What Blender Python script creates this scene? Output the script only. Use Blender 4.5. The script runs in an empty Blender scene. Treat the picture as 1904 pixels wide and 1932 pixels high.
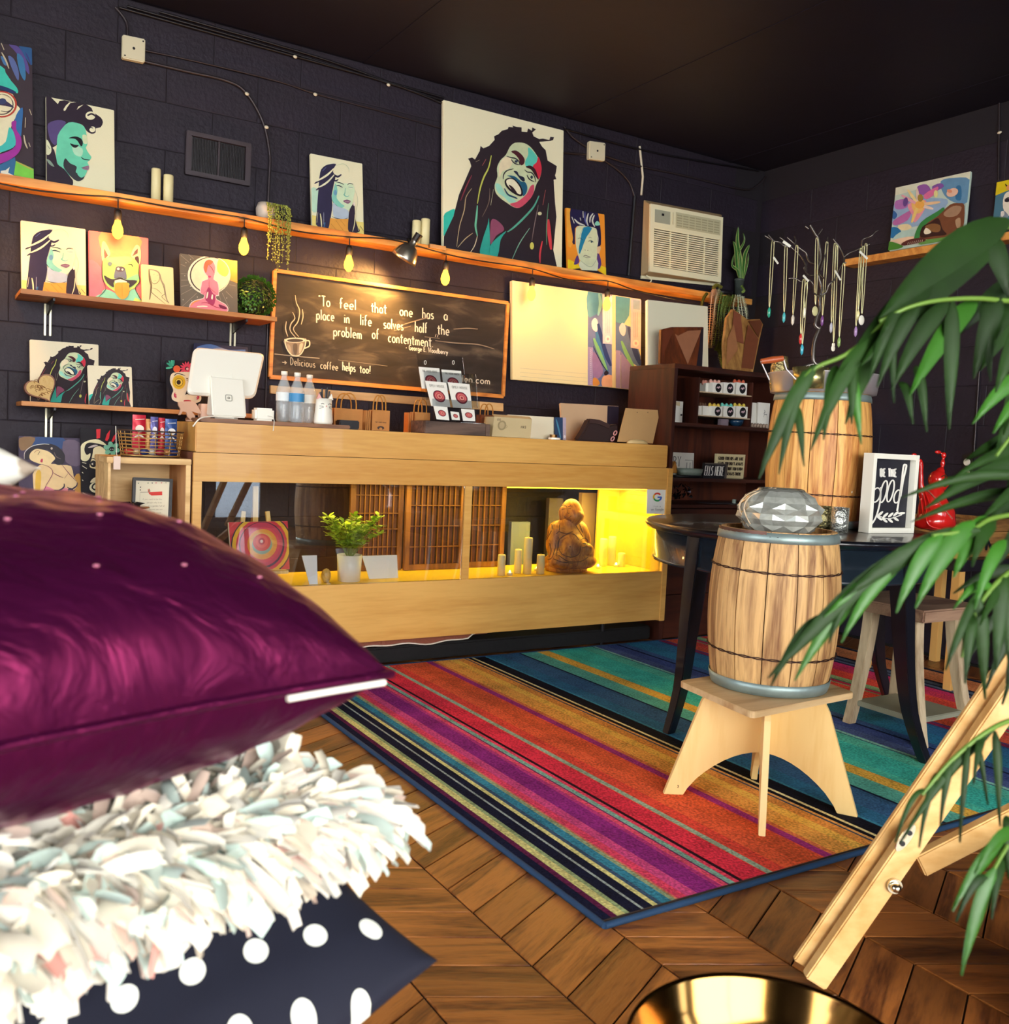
import bpy, bmesh, math, random
from mathutils import Vector, Matrix, Quaternion
from mathutils.geometry import tessellate_polygon
random.seed(7)
C = bpy.context.scene.collection
PI = math.pi
V = Vector
# ---------------------------------------------------------------- camera
FPX, CX, CY, EYE = 1780.0, 952.0, 966.0, 1.02
_d1 = V((3833-CX, 970-CY, FPX)).normalized()
_d2 = V((-152-CX, 783-CY, FPX)); _d2 = (_d2 - _d2.dot(_d1)*_d1).normalized()
_up = _d1.cross(_d2)
if _up[1] > 0: _up = -_up
MW = Matrix((_d1, _d2, _up))                       # camera axes (x right, y down, z forward) to world
cam_d = bpy.data.cameras.new('camera'); cam = bpy.data.objects.new('camera', cam_d); C.objects.link(cam)
cam_d.sensor_fit = 'HORIZONTAL'; cam_d.sensor_width = 36; cam_d.lens = FPX/1904*36
cam_d.clip_start = 0.02; cam_d.clip_end = 60
_cx, _cy, _cz = MW @ V((1,0,0)), MW @ V((0,-1,0)), MW @ V((0,0,-1))
cam.matrix_world = Matrix(((_cx[0],_cy[0],_cz[0],0),(_cx[1],_cy[1],_cz[1],0),(_cx[2],_cy[2],_cz[2],EYE),(0,0,0,1)))
cam_d.dof.use_dof = True; cam_d.dof.focus_distance = 3.6; cam_d.dof.aperture_fstop = 8.0
bpy.context.scene.camera = cam
sc = bpy.context.scene
sc.view_settings.view_transform = 'Standard'
try: sc.view_settings.look = 'None'
except Exception: pass
sc.view_settings.exposure = 0.55; sc.view_settings.gamma = 1.0
sc.view_settings.use_curve_mapping = False
sc.cycles.max_bounces = 5; sc.cycles.diffuse_bounces = 3; sc.cycles.glossy_bounces = 3; sc.cycles.transparent_max_bounces = 10; sc.cycles.adaptive_threshold = .02
sc.cycles.sample_clamp_indirect = 6.0
sc.cycles.caustics_reflective = False; sc.cycles.caustics_refractive = False
def ray(x, y): return MW @ V((x-CX, y-CY, FPX))
def atY(x, y, Y):
    r = ray(x, y); return V((0,0,EYE)) + r*(Y/r[1])
def atX(x, y, X):
    r = ray(x, y); return V((0,0,EYE)) + r*(X/r[0])
def atZ(x, y, Z=0.0):
    r = ray(x, y); return V((0,0,EYE)) + r*((Z-EYE)/r[2])
def atD(x, y, D):
    return V((0,0,EYE)) + ray(x, y)*(D/FPX)
# ---------------------------------------------------------------- colours
def lin(h, a=1.0):
    if isinstance(h, str):
        h = h.lstrip('#'); c = [int(h[i:i+2],16)/255 for i in (0,2,4)]
    else: c = list(h)
    return tuple([(v/12.92 if v <= .04045 else ((v+.055)/1.055)**2.4) for v in c] + [a])
# ---------------------------------------------------------------- world and daylight
WIN = (1.0, 0.93, 0.80)
w = bpy.data.worlds.new('world'); sc.world = w; w.use_nodes = True
nt = w.node_tree; bg = nt.nodes['Background']
bg.inputs[0].default_value = (0.80, 0.88, 1.0, 1); bg.inputs[1].default_value = 5.0
def area(name, loc, target, sx, sy, power, col=WIN):
    l = bpy.data.lights.new(name, 'AREA'); l.shape = 'RECTANGLE'; l.size = sx; l.size_y = sy
    l.energy = power; l.color = col
    o = bpy.data.objects.new(name, l); C.objects.link(o); o.location = loc
    o.rotation_euler = (V(target)-V(loc)).to_track_quat('-Z', 'Y').to_euler()
    return o
L_FRONT, L_LEFT = 158, 34
area('daylight_front_window', (0.3, -2.45, 1.45), (0.9, 3.5, 1.0), 3.6, 2.0, L_FRONT)
area('daylight_side_window', (-2.45, 1.2, 1.5), (3.0, 2.2, 0.9), 2.6, 1.8, L_LEFT)
# ---------------------------------------------------------------- materials
MATS = {}
def newmat(name):
    m = bpy.data.materials.new(name); m.use_nodes = True
    return m, m.node_tree, m.node_tree.nodes['Principled BSDF']
def N(t, typ, **kw):
    n = t.nodes.new(typ)
    for k, v in kw.items(): setattr(n, k, v)
    return n
def mat(name, col, rough=.6, metal=0.0, bump=0.0, bscale=60, var=0.0, vscale=6, coat=0.0, spec=.5, sheen=0, emit=None, es=0, alpha=None, stretch=(1,1,1), sss=0):
    if name in MATS: return MATS[name]
    m, t, p = newmat(name); c = lin(col)
    p.inputs['Base Color'].default_value = c; p.inputs['Roughness'].default_value = rough
    p.inputs['Metallic'].default_value = metal; p.inputs['Specular IOR Level'].default_value = spec
    p.inputs['Coat Weight'].default_value = coat; p.inputs['Sheen Weight'].default_value = sheen
    if emit: p.inputs['Emission Color'].default_value = lin(emit); p.inputs['Emission Strength'].default_value = es
    if var or bump:
        tc = N(t,'ShaderNodeTexCoord'); mp = N(t,'ShaderNodeMapping'); mp.inputs['Scale'].default_value = stretch
        t.links.new(tc.outputs['Object'], mp.inputs[0])
    if var:
        n = N(t,'ShaderNodeTexNoise'); n.inputs['Scale'].default_value = vscale; n.inputs['Detail'].default_value = 5
        t.links.new(mp.outputs[0], n.inputs['Vector'])
        r = N(t,'ShaderNodeValToRGB'); r.color_ramp.elements[0].position=.3; r.color_ramp.elements[1].position=.7
        r.color_ramp.elements[0].color = tuple(v*(1-var) for v in c[:3])+(1,)
        r.color_ramp.elements[1].color = tuple(min(1,v*(1+var)) for v in c[:3])+(1,)
        t.links.new(n.outputs['Fac'], r.inputs[0]); t.links.new(r.outputs[0], p.inputs['Base Color'])
    if bump:
        n = N(t,'ShaderNodeTexNoise'); n.inputs['Scale'].default_value = bscale; n.inputs['Detail'].default_value = 4
        t.links.new(mp.outputs[0], n.inputs['Vector'])
        b = N(t,'ShaderNodeBump'); b.inputs['Strength'].default_value = bump; b.inputs['Distance'].default_value = .01
        t.links.new(n.outputs['Fac'], b.inputs['Height']); t.links.new(b.outputs[0], p.inputs['Normal'])
    MATS[name] = m; return m
def wood(name, c1, c2, axis=0, scale=3.0, rough=.5, rnd=0.0, dist=2.5, bands=9, bump=.15, stretch=.12, coat=0):
    """grain running along the given object axis, tone shifted per object"""
    if name in MATS: return MATS[name]
    m, t, p = newmat(name)
    tc = N(t,'ShaderNodeTexCoord'); mp = N(t,'ShaderNodeMapping')
    s = [scale]*3; s[axis] = scale*stretch; mp.inputs['Scale'].default_value = s
    oi = N(t,'ShaderNodeObjectInfo'); ad = N(t,'ShaderNodeVectorMath', operation='ADD'); sm = N(t,'ShaderNodeVectorMath', operation='SCALE')
    cb = N(t,'ShaderNodeCombineXYZ')
    for i in range(3): t.links.new(oi.outputs['Random'], cb.inputs[i])
    t.links.new(cb.outputs[0], sm.inputs[0]); sm.inputs['Scale'].default_value = 37.0
    t.links.new(tc.outputs['Object'], ad.inputs[0]); t.links.new(sm.outputs[0], ad.inputs[1]); t.links.new(ad.outputs[0], mp.inputs[0])
    n1 = N(t,'ShaderNodeTexNoise'); n1.inputs['Scale'].default_value = 1.6; n1.inputs['Detail'].default_value = 6; n1.inputs['Distortion'].default_value = .6
    t.links.new(mp.outputs[0], n1.inputs['Vector'])
    mu = N(t,'ShaderNodeMath', operation='MULTIPLY'); mu.inputs[1].default_value = bands
    fr = N(t,'ShaderNodeMath', operation='PINGPONG'); fr.inputs[1].default_value = 1
    t.links.new(n1.outputs['Fac'], mu.inputs[0]); t.links.new(mu.outputs[0], fr.inputs[0])
    n2 = N(t,'ShaderNodeTexNoise'); n2.inputs['Scale'].default_value = 22; n2.inputs['Detail'].default_value = 3
    t.links.new(mp.outputs[0], n2.inputs['Vector'])
    mx = N(t,'ShaderNodeMath', operation='MULTIPLY_ADD'); mx.inputs[1].default_value = .6
    t.links.new(n2.outputs['Fac'], mx.inputs[0])
    mh = N(t,'ShaderNodeMath', operation='MULTIPLY'); mh.inputs[1].default_value = .55
    t.links.new(fr.outputs[0], mh.inputs[0]); t.links.new(mh.outputs[0], mx.inputs[2])
    r = N(t,'ShaderNodeValToRGB'); r.color_ramp.elements[0].position=.2; r.color_ramp.elements[1].position=.8
    r.color_ramp.elements[0].color = lin(c1); r.color_ramp.elements[1].color = lin(c2)
    t.links.new(mx.outputs[0], r.inputs[0])
    last = r.outputs[0]
    if rnd:
        hs = N(t,'ShaderNodeHueSaturation'); mr = N(t,'ShaderNodeMapRange')
        mr.inputs['To Min'].default_value = 1-rnd; mr.inputs['To Max'].default_value = 1+rnd
        t.links.new(oi.outputs['Random'], mr.inputs[0]); t.links.new(mr.outputs[0], hs.inputs['Value'])
        t.links.new(last, hs.inputs['Color']); last = hs.outputs[0]
    t.links.new(last, p.inputs['Base Color']); p.inputs['Roughness'].default_value = rough; p.inputs['Coat Weight'].default_value = coat
    b = N(t,'ShaderNodeBump'); b.inputs['Strength'].default_value = bump; b.inputs['Distance'].default_value = .004
    t.links.new(mx.outputs[0], b.inputs['Height']); t.links.new(b.outputs[0], p.inputs['Normal'])
    MATS[name] = m; return m
def glass(name, tint='ffffff', refl=1.0, rough=0.0, ior=1.45):
    if name in MATS: return MATS[name]
    m, t, p = newmat(name); t.nodes.remove(p); out = t.nodes['Material Output']
    tr = N(t,'ShaderNodeBsdfTransparent'); tr.inputs[0].default_value = lin(tint)
    gl = N(t,'ShaderNodeBsdfGlossy'); gl.inputs['Roughness'].default_value = rough
    fr = N(t,'ShaderNodeFresnel'); fr.inputs[0].default_value = ior
    mu = N(t,'ShaderNodeMath', operation='MULTIPLY'); mu.inputs[1].default_value = refl; mu.use_clamp = True
    mx = N(t,'ShaderNodeMixShader')
    t.links.new(fr.outputs[0], mu.inputs[0]); t.links.new(mu.outputs[0], mx.inputs[0])
    t.links.new(tr.outputs[0], mx.inputs[1]); t.links.new(gl.outputs[0], mx.inputs[2]); t.links.new(mx.outputs[0], out.inputs[0])
    MATS[name] = m; return m
def emis(name, col, s):
    if name in MATS: return MATS[name]
    m, t, p = newmat(name); t.nodes.remove(p)
    e = N(t,'ShaderNodeEmission'); e.inputs[0].default_value = lin(col); e.inputs[1].default_value = s
    t.links.new(e.outputs[0], t.nodes['Material Output'].inputs[0]); MATS[name] = m; return m
def paintmat():
    if 'paint' in MATS: return MATS['paint']
    m, t, p = newmat('paint'); a = N(t,'ShaderNodeAttribute'); a.attribute_name = 'Col'
    tc = N(t,'ShaderNodeTexCoord'); n = N(t,'ShaderNodeTexNoise'); n.inputs['Scale'].default_value = 30; n.inputs['Detail'].default_value = 4
    t.links.new(tc.outputs['Object'], n.inputs['Vector'])
    mr = N(t,'ShaderNodeMapRange'); mr.inputs['To Min'].default_value = .82; mr.inputs['To Max'].default_value = 1.14
    t.links.new(n.outputs['Fac'], mr.inputs[0])
    hs = N(t,'ShaderNodeHueSaturation'); t.links.new(mr.outputs[0], hs.inputs['Value']); t.links.new(a.outputs['Color'], hs.inputs['Color'])
    t.links.new(hs.outputs[0], p.inputs['Base Color']); p.inputs['Roughness'].default_value = .55
    MATS['paint'] = m; return m
# ---------------------------------------------------------------- mesh builder
WL = {}
class B:
    def __init__(s): s.v = []; s.f = []; s.m = []; s.c = []; s.sm = []
    def add(s, vs, fs, mi=0, col=None, smooth=False):
        k = len(s.v); s.v += [V(p) for p in vs]
        for f in fs: s.f.append([i+k for i in f]); s.m.append(mi); s.c.append(col); s.sm.append(smooth)
        return s
    def box(s, a, b, mi=0, col=None):
        x0,y0,z0 = a; x1,y1,z1 = b
        return s.add([(x0,y0,z0),(x1,y0,z0),(x1,y1,z0),(x0,y1,z0),(x0,y0,z1),(x1,y0,z1),(x1,y1,z1),(x0,y1,z1)],
            [(3,2,1,0),(4,5,6,7),(0,1,5,4),(1,2,6,5),(2,3,7,6),(3,0,4,7)], mi, col)
    def obox(s, c, ax, ay, az, mi=0):
        """box with centre and three half-axis vectors"""
        c,ax,ay,az = V(c),V(ax),V(ay),V(az)
        P = [c-ax-ay-az,c+ax-ay-az,c+ax+ay-az,c-ax+ay-az,c-ax-ay+az,c+ax-ay+az,c+ax+ay+az,c-ax+ay+az]
        return s.add(P, [(3,2,1,0),(4,5,6,7),(0,1,5,4),(1,2,6,5),(2,3,7,6),(3,0,4,7)], mi)
    def bar(s, p, q, w, h, up=(0,0,1), mi=0):
        p,q = V(p),V(q); d = (q-p); L = d.length; d.normalize()
        u = V(up); sd = d.cross(u)
        if sd.length < 1e-4: sd = d.cross(V((1,0,0)))
        sd.normalize(); u = sd.cross(d).normalized()
        return s.obox((p+q)/2, d*L/2, sd*w/2, u*h/2, mi)
    def cyl(s, c, r, h, n=20, r2=None, mi=0, cap=True, axis=None, smooth=True):
        r2 = r if r2 is None else r2; c = V(c)
        q = V((0,0,1)).rotation_difference(V(axis)) if axis else Quaternion()
        vs = []
        for k,(z,rr) in enumerate(((0,r),(h,r2))):
            for i in range(n): a = 2*PI*i/n; vs.append(c + q @ V((rr*math.cos(a), rr*math.sin(a), z)))
        s.add(vs, [(i,(i+1)%n,n+(i+1)%n,n+i) for i in range(n)], mi, None, smooth)
        if cap: s.add(vs[:n], [tuple(range(n-1,-1,-1))], mi); s.add(vs[n:], [tuple(range(n))], mi)
        return s
    def lathe(s, c, prof, n=28, mi=0, sx=1, sy=1, fn=None, rot=None):
        c = V(c); vs = []
        for r,z in prof:
            for i in range(n):
                a = 2*PI*i/n; rr = r*(fn(a,z) if fn else 1)
                p = V((rr*math.cos(a)*sx, rr*math.sin(a)*sy, z)); vs.append(c + (rot @ p if rot else p))
        fs = []
        for k in range(len(prof)-1):
            for i in range(n): j=(i+1)%n; fs.append((k*n+i,k*n+j,(k+1)*n+j,(k+1)*n+i))
        return s.add(vs, fs, mi, None, True)
    def sph(s, c, r, n=14, m=9, sc_=(1,1,1), rot=None, mi=0, col=None):
        c = V(c); vs = [(0,0,-1)]+[(math.sin(PI*k/m)*math.cos(2*PI*i/n), math.sin(PI*k/m)*math.sin(2*PI*i/n), -math.cos(PI*k/m)) for k in range(1,m) for i in range(n)]+[(0,0,1)]
        P = []
        for p in vs:
            q = V((p[0]*r*sc_[0],p[1]*r*sc_[1],p[2]*r*sc_[2])); P.append(c+(rot@q if rot else q))
        f = [(0,1+(i+1)%n,1+i) for i in range(n)]
        for k in range(m-2):
            for i in range(n): a=1+k*n; j=(i+1)%n; f.append((a+i,a+j,a+n+j,a+n+i))
        a = 1+(m-2)*n; f += [(a+i,a+(i+1)%n,len(P)-1) for i in range(n)]
        return s.add(P, f, mi, col, True)
    def tube(s, pts, r, n=6, mi=0, closed=False, cap=True):
        pts = [V(p) for p in pts]; R = r if isinstance(r,(list,tuple)) else [r]*len(pts); vs = []; prev = None
        for i,p in enumerate(pts):
            a = pts[(i-1)%len(pts)] if (i>0 or closed) else p; b = pts[(i+1)%len(pts)] if (i<len(pts)-1 or closed) else p
            d = (b-a)
            if d.length<1e-7: d=V((0,0,1))
            d.normalize()
            if prev is None:
                u = d.cross(V((0,0,1)));  u = u if u.length>1e-3 else d.cross(V((1,0,0)))
            else: u = prev - prev.dot(d)*d
            u.normalize(); prev = u; w_ = d.cross(u)
            for k in range(n): t=2*PI*k/n; vs.append(p+(u*math.cos(t)+w_*math.sin(t))*R[i])
        L = len(pts); fs = []
        for i in range(L if closed else L-1):
            for k in range(n): j=(k+1)%n; i2=(i+1)%L; fs.append((i*n+k,i*n+j,i2*n+j,i2*n+k))
        s.add(vs, fs, mi, None, True)
        if cap and not closed: s.add(vs[:n],[tuple(range(n-1,-1,-1))],mi); s.add(vs[-n:],[tuple(range(n))],mi)
        return s
    def prism(s, pts, off, mi=0, col=None):
        """closed outline of 3D points swept by off"""
        pts = [V(p) for p in pts]; n = len(pts); off = V(off)
        return s.add(pts+[p+off for p in pts], [tuple(range(n-1,-1,-1)), tuple(range(n,2*n))]+[(i,(i+1)%n,n+(i+1)%n,n+i) for i in range(n)], mi, col)
    def mesh(s, name, loc=V((0,0,0)), mats=()):
        me = bpy.data.meshes.new(name); me.from_pydata([tuple(p-loc) for p in s.v], [], s.f)
        for m_ in mats: me.materials.append(m_)
        if len(mats)>1: me.polygons.foreach_set('material_index', s.m)
        me.polygons.foreach_set('use_smooth', s.sm)
        if any(c is not None for c in s.c):
            at = me.color_attributes.new('Col','FLOAT_COLOR','CORNER'); k = 0; buf = []
            for f,c in zip(s.f, s.c):
                c = c or (1,1,1,1); buf += list(c)*len(f)
            at.data.foreach_set('color', buf)
        return me
    def obj(s, name, mats, parent=None, bevel=0, seg=2, loc=None, label=None, fixn=True):
        if not isinstance(mats,(list,tuple)): mats = [mats]
        if loc is None:
            loc = WL[parent.name] if parent else sum(s.v, V())/max(1,len(s.v))
        loc = V(loc); me = s.mesh(name, loc, mats)
        if fixn:
            bm = bmesh.new(); bm.from_mesh(me)
            if bevel:
                bmesh.ops.remove_doubles(bm, verts=bm.verts, dist=1e-6)
            bmesh.ops.recalc_face_normals(bm, faces=bm.faces)
            if bevel:
                es = [e for e in bm.edges if len(e.link_faces)==2 and e.calc_face_angle(0) > .6]
                bmesh.ops.bevel(bm, geom=es, offset=bevel, segments=seg, affect='EDGES', clamp_overlap=True)
            bm.to_mesh(me); bm.free()
        o = bpy.data.objects.new(name, me); C.objects.link(o)
        if parent:
            o.parent = parent; o.location = loc - WL[parent.name]
        else: o.location = loc
        WL[o.name] = loc
        if label: o['label'] = label
        return o
def thing(name, label, cat, loc, group=None):
    o = bpy.data.objects.new(name, None); C.objects.link(o); o.empty_display_size = .05
    o.location = loc; WL[o.name] = V(loc); o['label'] = label; o['category'] = cat
    if group: o['group'] = group
    return o
def tag(o, label, cat, group=None):
    o['label'] = label; o['category'] = cat
    if group: o['group'] = group
    return o
def stuff(o): o['kind'] = 'stuff'; return o
def struct(o): o['kind'] = 'structure'; return o
def dup(root, loc, label=None, rz=None, scale=None):
    r = root.copy(); C.objects.link(r); r.location = loc
    if rz is not None: r.rotation_euler = (0,0,rz)
    if scale: r.scale = scale if isinstance(scale,(tuple,list)) else (scale,)*3
    if label: r['label'] = label
    for ch in list(root.children):
        c = ch.copy(); C.objects.link(c); c.parent = r
        for g in list(ch.children):
            d = g.copy(); C.objects.link(d); d.parent = c
    return r
def cr(pts, n=6, closed=False):
    """Catmull-Rom through points of any dimension"""
    P = [V(p) for p in pts]; L = len(P); out = []
    if L < 3: return P
    for i in range(L if closed else L-1):
        p0 = P[(i-1)%L] if (closed or i>0) else P[0]; p1 = P[i]; p2 = P[(i+1)%L]; p3 = P[(i+2)%L] if (closed or i<L-2) else P[-1]
        for k in range(n):
            t = k/n; out.append(.5*((2*p1)+(p2-p0)*t+(2*p0-5*p1+4*p2-p3)*t*t+(3*p1-3*p2+p3-p0)*t**3))
    if not closed: out.append(P[-1])
    return out
def carve(name, meshobj, strokes_px, r, m, parent, sub=5, lift=0.0):
    """lines laid on a rounded body: photo-frame points are dropped onto its surface along the line of sight"""
    from mathutils.bvhtree import BVHTree
    off = WL[meshobj.name]; bm = bmesh.new(); bm.from_mesh(meshobj.data); tree = BVHTree.FromBMesh(bm); bm.free()
    o = V((0,0,EYE)); out = []
    for st in strokes_px:
        pts = []
        for p in cr([(x,y,0) for x,y in st], sub):
            d = ray(p[0],p[1]).normalized(); h = tree.ray_cast(o-off, d)
            if h[0] is not None: pts.append(h[0]+off-d*lift)
        if len(pts) > 1: out.append(B().tube(pts, r, 5).obj(name, m, parent))
    return out
def cap(e):                                            # for skinned bodies: apply modifiers into plain meshes
    dg = bpy.context.evaluated_depsgraph_get(); me = bpy.data.meshes.new_from_object(e.evaluated_get(dg)); return me
def meta(name, balls, res, m, parent, smooth_it=0, loc=None):
    """one continuous surface from blended ellipsoids: (x,y,z,r,sx,sy,sz)"""
    mb = bpy.data.metaballs.new('blend_tmp'); mb.resolution = res; mb.render_resolution = res; mb.threshold = .6
    o = bpy.data.objects.new('blend_tmp', mb); C.objects.link(o)
    for b in balls:
        e = mb.elements.new(); e.co = b[:3]; e.type = 'ELLIPSOID'; e.radius = b[3]*1.74
        e.size_x, e.size_y, e.size_z = (b[4:7] if len(b) > 4 else (1,1,1))
        if len(b) > 7: e.rotation = b[7]
        e.stiffness = 2.0
    bpy.context.view_layer.update()
    me = cap(o); bpy.data.objects.remove(o)
    me.materials.clear(); me.materials.append(m); me.name = name
    me.polygons.foreach_set('use_smooth', [True]*len(me.polygons))
    ob = bpy.data.objects.new(name, me); C.objects.link(ob)
    if parent: ob.parent = parent; WL[ob.name] = WL[parent.name]
    return ob
# ---------------------------------------------------------------- flat painting: outlines in the picture's own unit square
def homog(q):
    """projective map of a drawing quad (TL,TR,BR,BL) to the unit square, v up"""
    import numpy as np
    dst = [(0,1),(1,1),(1,0),(0,0)]; A = []; b = []
    for (x,y),(u,v) in zip(q, dst):
        A += [[x,y,1,0,0,0,-u*x,-u*y],[0,0,0,x,y,1,-v*x,-v*y]]; b += [u,v]
    h = np.linalg.solve(np.array(A,float), np.array(b,float))
    def f(p):
        x,y = p[0],p[1]; w_ = h[6]*x+h[7]*y+1
        return ((h[0]*x+h[1]*y+h[2])/w_, (h[3]*x+h[4]*y+h[5])/w_)
    return f
class Art:
    """drawing commands in drawing units, kept as uv polygons"""
    def __init__(s, quad): s.h = homog(quad); s.items = []
    def P(s, col, pts, sm=3):
        q = cr([(p[0],p[1],0) for p in pts], sm, True) if sm else pts
        s.items.append((lin(col), [s.h(p) for p in q])); return s
    def L(s, col, w, pts, sm=4, taper=True):
        q = cr([(p[0],p[1],0) for p in pts], sm) if (sm and len(pts) > 2) else [V((p[0],p[1],0)) for p in pts]
        a, b = [], []; n = len(q)
        for i,p in enumerate(q):
            d = (q[min(i+1,n-1)]-q[max(i-1,0)]); d = d.normalized() if d.length > 1e-9 else V((1,0,0)); nn = V((-d.y,d.x,0))
            k = w/2*(.45+.55*math.sin(PI*i/(n-1)) if taper else 1); a.append(p+nn*k); b.append(p-nn*k)
        for i in range(n-1): s.items.append((lin(col), [s.h(x) for x in (a[i],a[i+1],b[i+1],b[i])]))
        s.items[-1] = s.items[-1]; return s
    def E(s, col, cx, cy, rx, ry, n=18, rot=0):
        cs, sn = math.cos(rot), math.sin(rot)
        s.items.append((lin(col), [s.h((cx+rx*math.cos(2*PI*i/n)*cs-ry*math.sin(2*PI*i/n)*sn, cy+rx*math.cos(2*PI*i/n)*sn+ry*math.sin(2*PI*i/n)*cs)) for i in range(n)])); return s
    def text(s, col, txt, x, y, h, w=None, slope=0, lw=None, jit=0, font=None):
        for st in strokes(txt, x, y, h, w, slope, jit): s.L(col, lw or h*.13, st, 0, False)
        return s
def lay_art(art, corners, name, parent, step=.00025, off=.0004, clip=True, m=None):
    """put a drawing on a quad of 3D corners TL,TR,BR,BL"""
    TL,TR,BR,BL = [V(c) for c in corners]; nrm = (TR-TL).cross(BL-TL).normalized()*-1
    nrm = -nrm if nrm.dot(V((0,0,EYE))-TL) < 0 else nrm
    b = B(); k = 0; last = None
    for col, pts in art.items:
        if clip: pts = clip_poly(pts)
        if len(pts) < 3: continue
        if col != last: k += 1; last = col
        o = nrm*(off+step*k)
        P = [BL*(1-u)*(1-v)+BR*u*(1-v)+TR*u*v+TL*(1-u)*v+o for u,v in pts]
        b.add(P, [tuple(range(len(P)))], 0, col)
    return b.obj(name, m or paintmat(), parent, fixn=False)
def clip_poly(pts):
    for ax, lim, sg in ((0,0.003,1),(0,.997,-1),(1,0.003,1),(1,.997,-1)):
        out = []; n = len(pts)
        if n == 0: return []
        for i in range(n):
            a, b = pts[i], pts[(i+1)%n]; ia = (a[ax]-lim)*sg >= 0; ib = (b[ax]-lim)*sg >= 0
            if ia: out.append(a)
            if ia != ib:
                t = (lim-a[ax])/(b[ax]-a[ax]); out.append((a[0]+(b[0]-a[0])*t, a[1]+(b[1]-a[1])*t))
        pts = out
    return pts
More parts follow.
